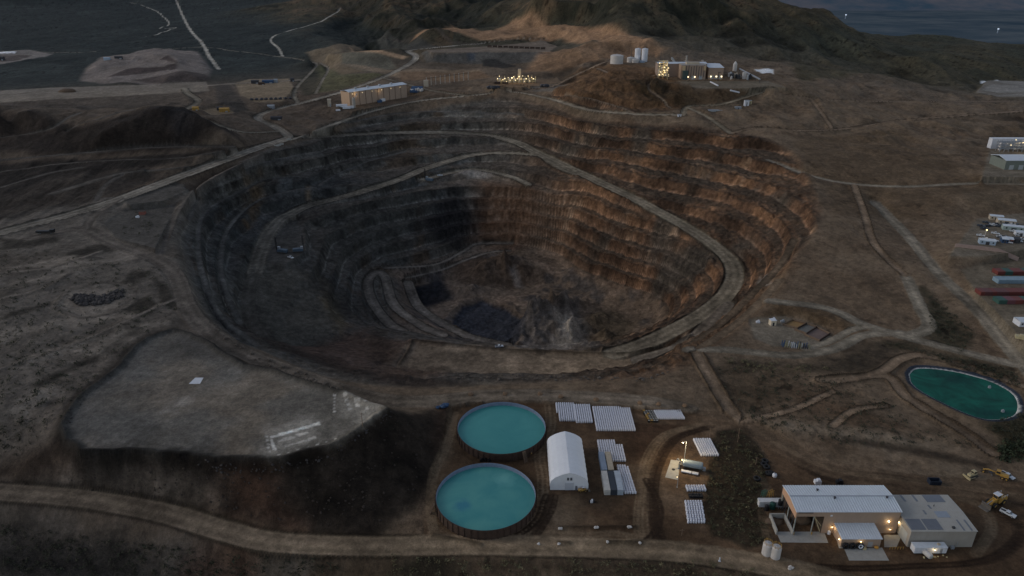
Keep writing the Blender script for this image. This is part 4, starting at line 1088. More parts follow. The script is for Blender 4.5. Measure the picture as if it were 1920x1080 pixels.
container('pale_white', (.52,.50,.46), 'white container with tan end doors, front left of the group right of the fabric shed', (38.7, 228.6, 0), 0, 12.2, gx)
container('dark_slate', DGR, 'dark slate container in the middle of the front row right of the fabric shed', (41.35, 228.6, 0), 0, 12.2, gx)
container('ice_blue', (.40,.45,.50), 'pale ice blue container touching the white bags right of the fabric shed', (44.0, 228.6, 0), 0, 12.2, gx)
container('slate_blue', (.24,.29,.36), 'slate blue container behind the white one right of the fabric shed', (39.0, 241.5, 0), 0, 12.2, gx)
container('beige', BGE, 'beige container beside the slate blue one in the rear row by the fabric shed', (41.8, 241.5, 0), 0, 12.2, gx)

# ------------------------------------------------------------------ bulk bags
BAGM = mat('bulk_bag_fabric', (.66,.67,.72), .75, .10, 1.3, dirt=.15)
def bag_geo(seed):
    rg = random.Random(seed); b = MB(); rings = []
    for z, r, q in ((0,.36,.55),(.10,.42,.6),(.60,.45,.72),(1.10,.41,.6),(1.25,.30,.5),(1.28,.14,.8)):
        for k in range(8):
            a = math.pi/8+2*math.pi*k/8; w_ = r/max(abs(math.cos(a)), abs(math.sin(a)))**q*.96
            rings.append((w_*math.cos(a)*(1+.05*(rg.random()-.5)), w_*math.sin(a)*(1+.05*(rg.random()-.5)), z+.06*(rg.random()-.5)*(z > .5)))
    b.add(rings, [tuple(range(40, 48))]+[(q*8+k, q*8+(k+1) % 8, q*8+8+(k+1) % 8, q*8+8+k) for q in range(5) for k in range(8)])
    b.tube((.0,.0,1.2), (.05,.04,1.46), .08, 5, .14)
    return b
BAGS = [bag_geo(s).mesh('bulk_bag', BAGM, True) for s in range(6)]
def bag_rows(u0, u1, v0, v1, dx=1.02, dy=1.12, stag=None, cut=None, gaps=(), drow=None):
    """rows of bags between two far corners and the near row; returns ground points"""
    (xa, ya), (xb, yb) = W(u0, v0), W(u1, v0); yc = W((u0+u1)/2, v1)[1]
    pts = []; rows = max(1, int((ya-yc)/dy)+1)
    for r in range(rows):
        y = ya-r*dy; off = (stag(r/(rows-1 if rows > 1 else 1)) if stag else 0); n = int((xb-xa)/dx)+1; acc = 0
        for k in range(n):
            if cut and cut(k/(n-1), r/(rows-1 if rows > 1 else 1)): continue
            if k in gaps: acc += .45
            pts.append((xa+k*dx+off+acc+.06*(random.random()-.5), y+.06*(random.random()-.5)))
    return pts
nbag = 0
def lay_bags(pts, label, group):
    global nbag
    for x, y in pts:
        o = bpy.data.objects.new('bulk_bag', random.choice(BAGS)); COL.objects.link(o)
        o.location = (x, y, 0); o.rotation_euler = (0, 0, random.choice((0, math.pi/2, math.pi))+.10*(random.random()-.5))
        o.scale = (1, 1, .94+.12*random.random()); tag(o, label, 'bulk bag', group); nbag += 1
steps = lambda t: -2.9*math.floor(t*5.99)/5
lay_bags(bag_rows(1285, 1318, 943, 982, stag=lambda t: -.28*math.floor(t*5)), 'white bulk bag in the stepped block just below the black covered stack', 'bags in the stepped block')
lay_bags(bag_rows(1287, 1320, 914, 924), 'white bulk bag in the three rows just above the black covered stack', 'bags above the black stack')
lay_bags(bag_rows(1301, 1333, 826, 855, stag=lambda t: .12*math.floor(t*6)), 'white bulk bag in the block right of the lit lamp pole beside the shrub strip', 'bags beside the shrub strip')
lay_bags(bag_rows(1158, 1178, 876, 926, stag=lambda t: .12*math.floor(t*7), cut=lambda a, b: a > .85 and b < .05), 'white bulk bag in the tall narrow block right of the five containers', 'bags beside the containers')
rest = bag_rows(1121, 1164, 829, 866, cut=lambda a, b: a > .74 and b < .17, dy=1.14)
rest += bag_rows(1043, 1076, 759, 791, cut=lambda a, b: (a < .12 and b > .7) or (a < .05 and b > .5), dy=1.14)
rest += bag_rows(1077, 1108, 762, 795, dy=1.14)
rest += bag_rows(1112, 1179, 766, 808, dx=1.02, dy=1.14)
rest += bag_rows(1227, 1276, 773, 788, stag=lambda t: .12*math.floor(t*6), dy=1.14)
tmp = MB()
for x, y in rest:
    g = bag_geo(random.randrange(40)); tmp.add([(x+p[0], y+p[1], p[2]) for p in g.v], g.f)
me_ = bpy.data.meshes.new('bulk_bags'); me_.from_pydata(tmp.v, [], tmp.f); me_.update(); me_.materials.append(BAGM)
o = bpy.data.objects.new('bulk_bags', me_); COL.objects.link(o)
tag(o, 'white bulk bags massed in the farther blocks behind and beside the fabric shed', 'bulk bags', None, 'stuff')
p = [(*W(u, v, 17.05), 17.05) for u, v in [(366,708),(381.5,708),(375,719.5),(354,719.5)]]
o = MB().add(p+[(q_[0],q_[1],16.8) for q_ in p],[(0,1,2,3),(0,4,5,1),(1,5,6,2),(2,6,7,3),(3,7,4,0)]).build('tarpaulin', WHITE); tag(o, 'pale square tarpaulin lying flat on the big grey pad', 'tarpaulin')
# black covered stack between the two blocks
bx, by = W(1305.5, 936)
t = MB()
for k in range(5):
    for r in range(2): t.blob((bx-2.2+k*1.12, by+.9+r*1.1, .62), (1.25, 1.2, 1.35), k+7*r, 8, 6, .08)
t.box(bx-2.7, bx+2.8, by+.4, by+2.6, 0.0, .9)
tag(t.build('covered_stack', BLACKP), 'low black covered stack between two blocks of white bags', 'stack')
# dark totes with yellow frames left of the top right bag block
tote_w = MB(); tote_w.box(-.52,.52,-.52,.52,.12,1.0); tb = tote_w.mesh('body', BLACKP)
lid = MB().box(-.36,.36,-.36,.36,1.0,1.05).mesh('lid', mat('pale_lid', (.38,.37,.33), .6, .2))
fr_ = MB()
for x in (-.55,.49):
    for y in (-.55,.49): fr_.box(x,x+.06,y,y+.06,0,1.12)
fr_.box(-.55,.55,-.55,.55,.02,.12)
frm = {'y': fr_.mesh('frame', YEL), 'g': fr_.mesh('frame', DARKM)}
ox, oy = W(1207, 773)
for r in range(7):
    for c in range(4):
        yel = (c == 0 and r in (0, 3, 4, 5)) or (c == 1 and r in (2, 6))
        lab = 'tote in a bright yellow frame beside the top right block of white bags' if yel else 'black tote with a pale lid beside the top right block of white bags'
        q = thing('tote', lab, 'tote', (ox+c*1.25+r*.18, oy-r*1.35, 0), .05*(random.random()-.5), 'yellow framed totes' if yel else 'black totes')
        for me_ in ((tb, lid, frm['y' if yel else 'g'])):
            o = bpy.data.objects.new(me_.name.split('.')[0], me_); COL.objects.link(o); o.parent = q
        if yel:
            o = bpy.data.objects.new('cover', MB().box(-.5,.5,-.5,.5,1.06,1.2).mesh('cover', YEL)); COL.objects.link(o); o.parent = q

# ------------------------------------------------------------------ water filling station
sl_pts = [(*W(u, v), .06) for u, v in [(1258,862),(1276,864),(1271,900),(1247,895)]]
sb = MB().add(sl_pts+[(p[0], p[1], -.3) for p in sl_pts], [(0,1,2,3),(0,4,5,1),(1,5,6,2),(2,6,7,3),(3,7,4,0)])
so_ = sb.build('concrete_slab', CONC); tag(so_, 'pale concrete slab lit by the lamp pole left of the silver tank', 'slab')
MB().lathe([(.7,.07),(.7,.10)], 12, (*W(1262.5, 880.5), 0)).build('drain', BLACKP, so_)
x0, y0 = W(1279, 876); x1, y1 = W(1317, 883); ang = math.atan2(y1-y0, x1-x0); L = math.hypot(x1-x0, y1-y0)
ft = thing('water_tank', 'long silver horizontal tank lying beside the lit concrete slab', 'tank', (x0, y0, 0), ang)
MB().lathe([(.05,0),(1.1,.05),(1.55,.35),(1.6,.8),(1.6,L-.8),(1.55,L-.35),(1.1,L-.05),(.05,L)], 24, (0,0,2.5), 'x').build('shell', mat('silver_tank', (.22,.27,.30), .4, .12, .5, metal=.2, dirt=.3), ft, True)
cr = MB()
for k in range(4): cr.box(L*(.12+.25*k), L*(.12+.25*k)+.25, -1.2, 1.2, 0, 1.5)
cr.build('cradle', DARKM, ft)
pf = MB().box(-1.5,-.1,-1.4,1.4,2.2,2.32)
for yy in (-1.35, 1.35):
    for xx in (-1.45, -.2): pf.tube((xx,yy,0),(xx,yy,3.4),.06)
    pf.tube((-1.45,yy,3.4),(-.2,yy,3.4),.05)
pf.build('platform', DARKM, ft); MB().box(L, L+1.2, -.5, .5, .4, 1.9).build('pump_box', STEEL, ft)
MB().tube((-.6,0,2.4),(-2.2,-.6,4.6),.14).tube((-2.2,-.6,4.6),(-2.6,-.8,3.6),.14).build('filling_spout', STEEL, ft)
wallpack(ft, (-.3,-.5,4.3), 260, .3)
x0, y0 = W(1277, 884.5); x1, y1 = W(1309, 891); ang = math.atan2(y1-y0, x1-x0); L = math.hypot(x1-x0, y1-y0)
bt = thing('pipe_bundle', 'white pipes laid end to end on timber beside the silver tank', 'pipes', (x0, y0, 0), ang)
for a_, b_ in ((0, L*.6), (L*.64, L)):
    p_ = MB()
    for yy in (-.35, .35): p_.tube((a_, yy, .65), (b_, yy, .65), .36, 10)
    p_.build('pipe', WHITE, bt)
MB().box(.4,.7,-.8,.8,0,.28).box(L-.7,L-.4,-.8,.8,0,.28).box(L*.5,L*.5+.3,-.8,.8,0,.28).build('timber', BROWNW, bt)
def lamp_pole(u, v, h, label, arm, power, lit=True):
    x, y = W(u, v); t = thing('lamp_pole', label, 'lamp pole', (x, y, 0))
    MB().lathe([(.28,0),(.28,.3),(.14,.32),(.09,h)], 8).build('pole', STEEL, t)
    MB().tube((0,0,h-.1),(arm[0],arm[1],h+.15),.06).build('arm', STEEL, t)
    hd = MB().cbox((arm[0],arm[1],h+.1),(.8,.45,.18)).build('lamp_head', DARKM, t)
    if lit:
        MB().blob((arm[0],arm[1],h-.05),(.62,.62,.4),1,8,5,0).build('bulb', LAMP, hd); glow(t, (arm[0]*1.3, arm[1]*1.3-.4, h-.5), power, .4)
    return t
lamp_pole(1282.5, 866, 11, 'tall thin lamp pole with a lit lamp behind the silver tank', (-1.8,-1.0), 13000)
lamp_pole(1269.5, 914, 5.2, 'short lamp pole below the lit concrete slab', (-.3,.5), 60)

# ------------------------------------------------------------------ workshop (big white roof)
X0, X1, Y0, Y1, H = 106.2, 145.2, 207.2, 221.6, 10.4
wk = thing('workshop', 'tan workshop with a long white ribbed roof, an open bay and lit wall lamps', 'building', (0,0,0))
wx = 117.0; RZ = H+1.1; ym = (Y0+Y1)/2
MB().box(wx, X1, Y0, Y0+.25, 0, H).build('front_wall', TAN, wk)
MB().prismx([(Y0+.26,0),(Y1-.25,0),(Y1-.25,H),(ym,RZ-.1),(Y0+.26,H)], X1-.25, X1).build('end_wall', TAN, wk)
MB().box(X0, X1-.26, Y1-.25, Y1, 0, H).build('back_wall', TAN, wk)
MB().box(wx-.25, wx-.002, Y0+.26, Y1-.26, 0, H).build('bay_wall', mat('shaded_bay_sheet', (.08,.06,.045), .7, .15, .4, dirt=.4), wk)  # shade inside the open bay put into this dark wall colour
MB().box(X0+.2, wx-.01, Y0+.02, Y0+.25, H-2.3, H).build('bay_fascia', TAN, wk)
MB().prismx([(Y0,H-3.2),(Y1-.26,H-3.2),(Y1-.26,H),(ym,RZ-.1),(Y0,H)], X0, X0+.2).build('end_fascia', mat('afterglow_tan_cladding', (.46,.28,.18), .6, .08, .3, dirt=.2), wk)  # left end: warm afterglow put into the cladding colour
sg = MB().box(X0+.7, X0+6.3, Y0-.05, Y0+.01, H-.75, H-.2).build('sign_board', mat('dark_sign', (.06,.035,.035), .6, .2, 2), wk)
rf = MB()
for (ya, za, yb, zb) in ((Y0-.35, H, ym, RZ), (ym, RZ, Y1+.35, H)):
    rf.add([(X0-.3,ya,za),(X1+.3,ya,za),(X1+.3,yb,zb),(X0-.3,yb,zb),(X0-.3,ya,za+.14),(X1+.3,ya,za+.14),(X1+.3,yb,zb+.14),(X0-.3,yb,zb+.14)], [(0,3,2,1),(4,5,6,7),(0,1,5,4),(2,3,7,6),(1,2,6,5),(3,0,4,7)])
    x = X0-.2
    while x < X1+.2:
        rf.add([(x,ya,za+.142),(x+.28,ya,za+.142),(x+.28,yb,zb+.142),(x,yb,zb+.142),(x+.06,ya,za+.30),(x+.22,ya,za+.30),(x+.22,yb,zb+.30),(x+.06,yb,zb+.30)], [(4,5,6,7),(0,1,5,4),(3,0,4,7),(1,2,6,5)]); x += .98
rfo = rf.build('roof', WROOF, wk)
MB().box(X0-.3, X1+.3, ym-.25, ym+.25, RZ+.15, RZ+.36).build('ridge_cap', mat('grey_ridge', (.33,.36,.40), .5, .1), rfo)
for fx, yy in ((.30, ym+3.6), (.42, ym-1.2), (.93, ym-1.0)):
    MB().lathe([(.3,0),(.3,.7),(.5,.75),(.5,.95),(.1,1.05)], 10, (X0+(X1-X0)*fx, yy, H+1.1-abs(yy-ym)*.14)).build('vent', DARKM, rfo)
for xx, yy in ((X0+.25, Y0+.3), (X0+7.0, Y0+.3), (X0+.25, Y0+7), (X0+.25, Y1-.7)):
    MB().box(xx-.16, xx+.16, yy-.16, yy+.16, 0, H-2.3).build('post', mat('pale_steel', (.30,.31,.28), .5, .15), wk)
for k in range(5): MB().box(X0+.1, X0+.35, Y0+2.4+k*2.4, Y0+2.55+k*2.4, 0, H-3.2).build('post', DARKM, wk)
MB().tube((X0+10.6,Y0+.6,.3),(X0+8.2,Y0+6,H-2.6),.16).tube((X0+7,Y0+.4,H-2.6),(X0+10.6,Y0+.6,3),.12).build('brace', YPALE, wk)
MB().blob((X0+6,Y0+8,.6),(8,7,3.6),4,14,7,.18).build('soil_heap', mat('brown_soil', (.11,.075,.05), .95, .3, .8), wk, True)
for xx in (X0+.2, X0+7.0):
    MB().lathe([(.22,0),(.22,1.1),(.05,1.2)], 8, (xx, Y0-.6, 0)).build('bollard', YEL, wk)
MB().box(wx+2.1, wx+2.9, Y0-.04, Y0-.005, H-2.2, H-1.5).build('notice', WHITE, wk)
wallpack(wk, (X1-3.9, Y0-.28, 6.1), 330, .38); wallpack(wk, (X1-2.6, Y0-.28, 2.3), 130, .26)
wallpack(wk, (wx+3.6, Y0-.28, 3.4), 150, .26); wallpack(wk, (wx+4.6, Y0-.28, 3.4), 0, .22)
# annex
ax0, ax1, ay0 = 121.4, 135.9, 200.2
an = thing('annex', 'low tan annex with a white ribbed roof leaning on the workshop front, tyres before it', 'building', (0,0,0))
MB().box(ax0, ax1, ay0, ay0+.2, 0, 3.9).build('front_wall', TAN, an)
MB().prismx([(ay0+.21,0),(Y0-.01,0),(Y0-.01,4.9),(ay0+.21,3.92)], ax0, ax0+.2).build('end_wall', TAN, an)
MB().prismx([(ay0+.21,0),(Y0-.01,0),(Y0-.01,4.9),(ay0+.21,3.92)], ax1-.2, ax1).build('end_wall', TAN, an)
rf = MB(); ya, za, yb, zb = ay0-.3, 3.94, Y0-.02, 4.95
rf.add([(ax0-.3,ya,za),(ax1+.3,ya,za),(ax1+.3,yb,zb),(ax0-.3,yb,zb),(ax0-.3,ya,za+.14),(ax1+.3,ya,za+.14),(ax1+.3,yb,zb+.14),(ax0-.3,yb,zb+.14)], [(0,3,2,1),(4,5,6,7),(0,1,5,4),(2,3,7,6),(1,2,6,5),(3,0,4,7)])
x = ax0-.1
while x < ax1:
    rf.add([(x,ya,za+.142),(x+.26,ya,za+.142),(x+.26,yb,zb+.142),(x,yb,zb+.142),(x+.06,ya,za+.28),(x+.2,ya,za+.28),(x+.2,yb,zb+.28),(x+.06,yb,zb+.28)], [(4,5,6,7),(0,1,5,4),(3,0,4,7),(1,2,6,5)]); x += .95
rf.build('roof', WROOF, an)
dr = MB().box(ax0+9.9, ax0+11.7, ay0-.05, ay0-.004, 0, 2.5).build('door', mat('pale_door', (.33,.32,.31), .5, .1), an)
wallpack(an, (ax0+6.9, ay0-.28, 3.0), 150, .28)
MB().blob((ax0-.25, ay0+1.4, 2.4), (.5,.5,.5), 1, 8, 5, 0).build('bulb', LAMP, an); glow(an, (ax0-.7, ay0+1.4, 2.3), 110)
def tyre(name, label, loc, rz, R=1.25, wd=.8, lean=.12, group=None, white=False, flat=False):
    t = thing(name, label, 'tyre', loc, rz, group)
    pr = [(R*.52,-wd*.42),(R*.62,-wd*.5),(R*.93,-wd*.46),(R,-wd*.3),(R,wd*.3),(R*.93,wd*.46),(R*.62,wd*.5),(R*.52,wd*.42),(R*.52,-wd*.42)]
    b = MB().lathe(pr, 22, (0,0,0), 'z' if flat else 'y', closed=False)
    for k in range(22):
        a = 2*math.pi*k/22
        if flat: b.cbox((R*math.cos(a)*1.0, R*math.sin(a)*1.0, -wd*.3), (.10,.14,wd*.6), a)
        else: b.add([(R*1.03*math.cos(a+q)*1.0, y, R*1.03*math.sin(a+q)) for q in (-.05,.05) for y in (-wd*.3, wd*.3)], [(0,1,3,2)])
    o = b.build('tread', RUBBER, t, True)
    o.location = (0, 0, wd*.5 if flat else R); 
    if not flat: o.rotation_euler = (-lean, 0, 0)
    if white:
        r_ = MB().lathe([(R*.30,-wd*.40),(R*.60,-wd*.53),(R*.66,-wd*.50)], 22, (0,0,0), 'y', closed=False).build('rim', WHITE, t); r_.location = o.location; r_.rotation_euler = o.rotation_euler
    return t
tyre('tyre', 'dark tyre leaning on the annex, left of three', (ax0+1.4, ay0-.75, 0), 0, 1.25, .9, group='tyres before the annex')
tyre('tyre', 'dark tyre leaning on the annex, middle of three', (ax0+4.1, ay0-.75, 0), 0, 1.25, .9, group='tyres before the annex')
tyre('tyre', 'tyre with a white rim leaning on the annex', (ax0+6.8, ay0-.85, 0), 0, 1.35, .9, group='tyres before the annex', white=True)
o = MB().cbox((ax0+8.4, ay0-1.0, 0), (1.0,1.2,.9)).cbox((ax0+8.4, ay0-1.0, .9), (.7,.9,.25)).build('crate', YPALE); tag(o, 'pale yellow crate between the white rimmed tyre and the annex door', 'crate')
o = MB().blob((ax0+12.9, ay0-.8, .6), (1.5,1.1,1.2), 3, 9, 6, .2).build('soil_bag', mat('orange_bag', (.5,.25,.05), .7, .2, 1)); tag(o, 'orange sack against the annex right of its door', 'sack')
for q, lab in (([(1455,997),(1545,997),(1553,1018),(1464,1017)], 'concrete apron before the open bay of the workshop'), ([(1583,1029),(1654,1027),(1667,1051),(1592,1051)], 'concrete apron in front of the annex and its tyres'), ([(1657,1003),(1691,1003),(1681,1026),(1658,1026)], 'concrete apron between the annex and the cream building'), ([(1567,1003),(1574,1003),(1581,1028),(1573,1028)], 'narrow concrete strip along the left end of the annex')):
    p = [(*W(u, v), .05) for u, v in q]
    o = MB().add(p+[(a_[0], a_[1], -.4) for a_ in p], [(0,1,2,3),(0,4,5,1),(1,5,6,2),(2,6,7,3),(3,7,4,0)]).build('concrete_apron', CONC); tag(o, lab, 'apron')
# bunker
bk = thing('soil_bunker', 'open concrete bunker with brown soil at the left end of the workshop', 'bunker', (0,0,0))
xa, ya = W(1443,962,2.2); xb, yb = W(1456,995,2.0)
MB().add([(xa,ya,0),(xa+.5,ya,0),(xb+.5,yb,0),(xb,yb,0),(xa,ya,2.2),(xa+.5,ya,2.2),(xb+.5,yb,2.2),(xb,yb,2.2)], [(0,1,2,3),(4,5,6,7),(0,1,5,4),(1,2,6,5),(2,3,7,6),(3,0,4,7)]).build('side_wall', CONC, bk)
MB().box(xa+.52, X0-.5, ya-.5, ya, 0, 2.2).build('back_wall', CONC, bk)
MB().box(X0-.48, X0-.05, Y0-1.0, ya, 0, 2.1).build('side_wall', CONC, bk)
MB().blob((X0-5.0, ya-2.4, .1), (7.5,4.2,1.6), 8, 14, 6, .2).build('soil_heap', MATS['brown_soil'], bk, True)
# container, tanks, frames left of the workshop
container('chalk_white', (.55,.55,.55), 'white container lying across beside three dark tanks left of the workshop', (*W(1466, 947), 0), math.pi/2, 9.6)
for k, (u, v, lab, mm, r_, hh) in enumerate(((1437,956,'black upright tank, leftmost of three by the white container',BLACKP,.85,2.2),(1448,953,'dark green upright tank in the middle by the white container',mat('dark_green_tank',(.012,.05,.042),.5,.2),1.1,2.6),(1462,951,'black upright tank on a pale frame nearest the workshop',BLACKP,.95,2.3))):
    t = thing('storage_tank', lab, 'tank', (*W(u, v), 0)); z0 = 1.3 if k == 2 else 0
    MB().lathe([(r_,z0),(r_,z0+hh),(r_*.6,z0+hh+.25),(.25,z0+hh+.32)], 18).build('shell', mm, t, False)
    MB().lathe([(.22,z0+hh+.33),(.22,z0+hh+.5)], 10).build('hatch', DARKM, t)
    if k == 2:
        fr_ = MB()
        for xx in (-.9,.9):
            for yy in (-.9,.9): fr_.tube((xx,yy,0),(xx,yy,1.3),.09)
        fr_.box(-1,1,-1,1,1.2,1.3).build('frame', STEEL, t)
for (u, v, mm, lab) in ((1432,931,GREEN,'green steel rack standing behind the white container'),(1444,931,YEL,'yellow steel rack standing behind the white container')):
    x, y = W(u, v); b = MB()
    for xx in (-1.3,0,1.3):
        for yy in (-.6,.6): b.tube((xx,yy,0),(xx*.8,yy*.6,3.0),.10)
        b.tube((xx,-.6,0),(xx*.8,.4,3.0),.07)
    for zz in (.9,1.9,2.9): b.tube((-1.2,-.5,zz),(1.2,-.5,zz),.08); b.tube((-1.2,.5,zz),(1.2,.5,zz),.08)
    o = b.build('steel_rack', mm); o.location = (x, y, 0); o.rotation_euler = (0,0,.5); tag(o, lab, 'rack')
# silos bottom
for u, v, lab in ((1437,1038,'left cream upright tank with a yellow rail, below the soil bunker'),(1453,1044,'right cream upright tank with a yellow rail, nearest the bottom road')):
    t = thing('storage_tank', lab, 'tank', (*W(u, v), 0), 0, 'cream tanks by the bottom road')
    MB().lathe([(1.75,0),(1.75,4.6),(1.2,5.15),(.3,5.3)], 24).build('shell', TANKW, t)
    MB().lathe([(.35,5.3),(.35,5.55),(.1,5.6)], 10).build('hatch', STEEL, t)
    r_ = MB()
    for k in range(8):
        a = 2*math.pi*k/8; a2 = 2*math.pi*(k+1)/8
        r_.tube((1.6*math.cos(a),1.6*math.sin(a),4.7),(1.6*math.cos(a),1.6*math.sin(a),5.8),.05)
        for zz in (5.3,5.8): r_.tube((1.6*math.cos(a),1.6*math.sin(a),zz),(1.6*math.cos(a2),1.6*math.sin(a2),zz),.05)
    r_.build('railing', YEL, t)
    MB().tube((-.25,1.85,0),(-.25,1.85,5.9),.05).tube((.25,1.85,0),(.25,1.85,5.9),.05).build('ladder', YEL, t)
# cream roofed building
cx0, cx1, cy0, cy1, ch = 146.0, 170.0, 200.2, 219.6, 7.5
cb = thing('warehouse', 'wide building with a cream roof and grey roof panels beside the workshop', 'building', (0,0,0))
MB().box(cx0, cx1, cy0, cy0+.25, 0, ch).build('front_wall', TANPALE, cb)
MB().box(cx0, cx0+.25, cy0+.26, cy1-.26, 0, ch).build('end_wall', TANPALE, cb)
MB().box(cx1-.25, cx1, cy0+.26, cy1-.26, 0, ch).build('end_wall', TANPALE, cb)
MB().box(cx0, cx1, cy1-.25, cy1, 0, ch).build('back_wall', TANPALE, cb)
cm = (cy0+cy1)/2; cz = ch+.55
rf = MB()
for (ya, za, yb, zb) in ((cy0-.25, ch, cm, cz), (cm, cz, cy1+.25, ch)):
    rf.add([(cx0-.2,ya,za),(cx1+.2,ya,za),(cx1+.2,yb,zb),(cx0-.2,yb,zb),(cx0-.2,ya,za+.15),(cx1+.2,ya,za+.15),(cx1+.2,yb,zb+.15),(cx0-.2,yb,zb+.15)], [(0,3,2,1),(4,5,6,7),(0,1,5,4),(2,3,7,6),(1,2,6,5),(3,0,4,7)])
    x = cx0
    while x < cx1:
        rf.add([(x,ya,za+.152),(x+.14,ya,za+.152),(x+.14,yb,zb+.152),(x,yb,zb+.152),(x+.03,ya,za+.22),(x+.11,ya,za+.22),(x+.11,yb,zb+.22),(x+.03,yb,zb+.22)], [(4,5,6,7),(0,1,5,4),(3,0,4,7),(1,2,6,5)]); x += .8
cro = rf.build('roof', CREAM, cb)
def rz_at(y): return cz-(abs(y-cm)/(cm-cy0))*(cz-ch)+.25
for fx0, fx1, fy0, fy1, mm in ((.215,.25,.0,.2,0),(.405,.44,.0,.2,0),(.575,.87,.0,.22,0),(.53,.56,.31,.42,0),(.385,.415,.47,.58,0),(.015,.24,.70,.97,1),(.265,.50,.70,.97,1),(.80,.825,.72,.99,0),(.915,.94,.72,.99,0),(.55,.75,.5,.66,2)):
    xa_, xb_ = cx0+(cx1-cx0)*fx0, cx0+(cx1-cx0)*fx1; yt, yb_ = cy1-(cy1-cy0)*fy0, cy1-(cy1-cy0)*fy1
    b = MB().add([(xa_,yb_,rz_at(yb_)),(xb_,yb_,rz_at(yb_)),(xb_,yt,rz_at(yt)),(xa_,yt,rz_at(yt)),(xa_,yb_,rz_at(yb_)-.12),(xb_,yb_,rz_at(yb_)-.12),(xb_,yt,rz_at(yt)-.12),(xa_,yt,rz_at(yt)-.12)], [(0,1,2,3),(0,4,5,1),(1,5,6,2),(2,6,7,3),(3,7,4,0)])
    if mm == 1:
        x = xa_+.2
        while x < xb_-.1: b.add([(x,yb_,rz_at(yb_)+.01),(x+.12,yb_,rz_at(yb_)+.01),(x+.12,yt,rz_at(yt)+.01),(x,yt,rz_at(yt)+.01),(x+.06,yb_,rz_at(yb_)+.12),(x+.06,yt,rz_at(yt)+.12)], [(0,4,5,3),(4,1,2,5)]); x += .55
    b.build('roof_panel', mat('blue_grey_roof_panel', (.26,.29,.33), .5, .1) if mm == 2 else ROOFGREY, cro)
MB().cbox((cx0+(cx1-cx0)*.67, cy0+1.4, ch+.2), (.9,.8,.7)).build('vent', DARKM, cro)
MB().tube((cx0+(cx1-cx0)*.62, cm+3, ch+.5),(cx0+(cx1-cx0)*.62, cm+3, ch+1.3),.15).build('vent', DARKM, cro)
MB().box(cx0-.05, cx0-.004, cy0+1.5, cy0+6.5, 0, 5.0).build('shutter', mat('pale_shutter', (.38,.40,.40), .5, .08, .8), cb)
for k in range(3): MB().box(cx0+(cx1-cx0)*(.76-.02*k), cx0+(cx1-cx0)*(.76-.02*k)+.06, cy0-.12, cy0-.01, 0, 2.6-.8*k).build('downpipe', STEEL, cb)
MB().cbox((cx0+(cx1-cx0)*.68, cy0-.7, 0), (1.2,.9,1.0)).build('cooling_unit', STEEL, cb)
MB().blob((cx0-.3, cy0+7.5, 4.9), (.7,.7,.7), 1, 8, 5, 0).build('bulb', LAMP, cb); glow(cb, (cx0-.6, cy0+7.5, 4.6), 220)
t = thing('site_trailer', 'white site trailer with one lit lamp against the front of the cream roofed building', 'trailer', (146.6, 196.6, 0))
MB().box(0,11.8,0,2.7,.5,3.1).build('body', WHITE, t); MB().box(-.1,11.9,-.1,2.8,3.1,3.25).build('roof', WROOF, t)
MB().box(.4,11.2,.1,2.6,.05,.5).build('skirt', DARKM, t); MB().box(9.3,10.2,-.04,-.003,.55,2.6).build('door', mat('grey_door2', (.3,.3,.3)), t)
MB().cbox((9.2,1.4,3.25),(.8,.8,.6)).build('roof_unit', BEIGE, t); wallpack(t, (7.1,-.3,2.5), 130, .26)
t = thing('fuel_tank', 'white horizontal tank end on to the road beside the site trailer', 'tank', (*W(1745,1050), 0), math.radians(20))
MB().lathe([(.05,0),(.8,.05),(1.05,.3),(1.05,4.7),(.8,4.95),(.05,5)], 20, (0,0,1.3), 'y').build('shell', TANKW, t, True)
MB().box(-.8,.8,.8,1.1,0,.6).box(-.8,.8,3.9,4.2,0,.6).build('cradle', DARKM, t); MB().lathe([(.2,2.3),(.2,2.6)],8,(0,2.5,0)).build('hatch', STEEL, t)
b = MB()
for k in range(14): b.blob((158.2-random.random()*9, 194.6+random.random()*1.3, .2), (.7,.6,.5), k, 7, 5, .2)
tag(b.build('scrap_heap', YPALE), 'heap of pale timber and scrap in front of the site trailer', 'heap')
t = thing('post_fence', 'row of short yellow posts between the annex and the cream roofed building', 'fence')
for k in range(6):
    x, y = W(1668+5.0*k, 1030); MB().tube((x,y,0),(x,y,1.2),.10).build('post', YEL, t)
MB().tube((*W(1668,1030),1.1),(*W(1693,1030),1.1),.05).build('rail', YEL, t)
o = MB().lathe([(.6,0),(.6,1.3),(.3,1.6)],14,(*W(1554,1001),0)).build('drum', WHITE); tag(o, 'white drum beside the workshop wall left of the annex', 'drum')
# behind the workshop roof
for u, v, mm, lab in ((1536,912,WHITE,'white box just behind the workshop roof ridge'),(1577,913,BLACKP,'black box behind the right half of the workshop roof')):
    x, y = W(u, v); o = MB().cbox((0,0,0),(2.6,1.8,1.5)).cbox((.3,0,1.5),(1.3,1.5,.6)).build('crate', mm); o.location = (x, y+2, 0); tag(o, lab, 'crate')
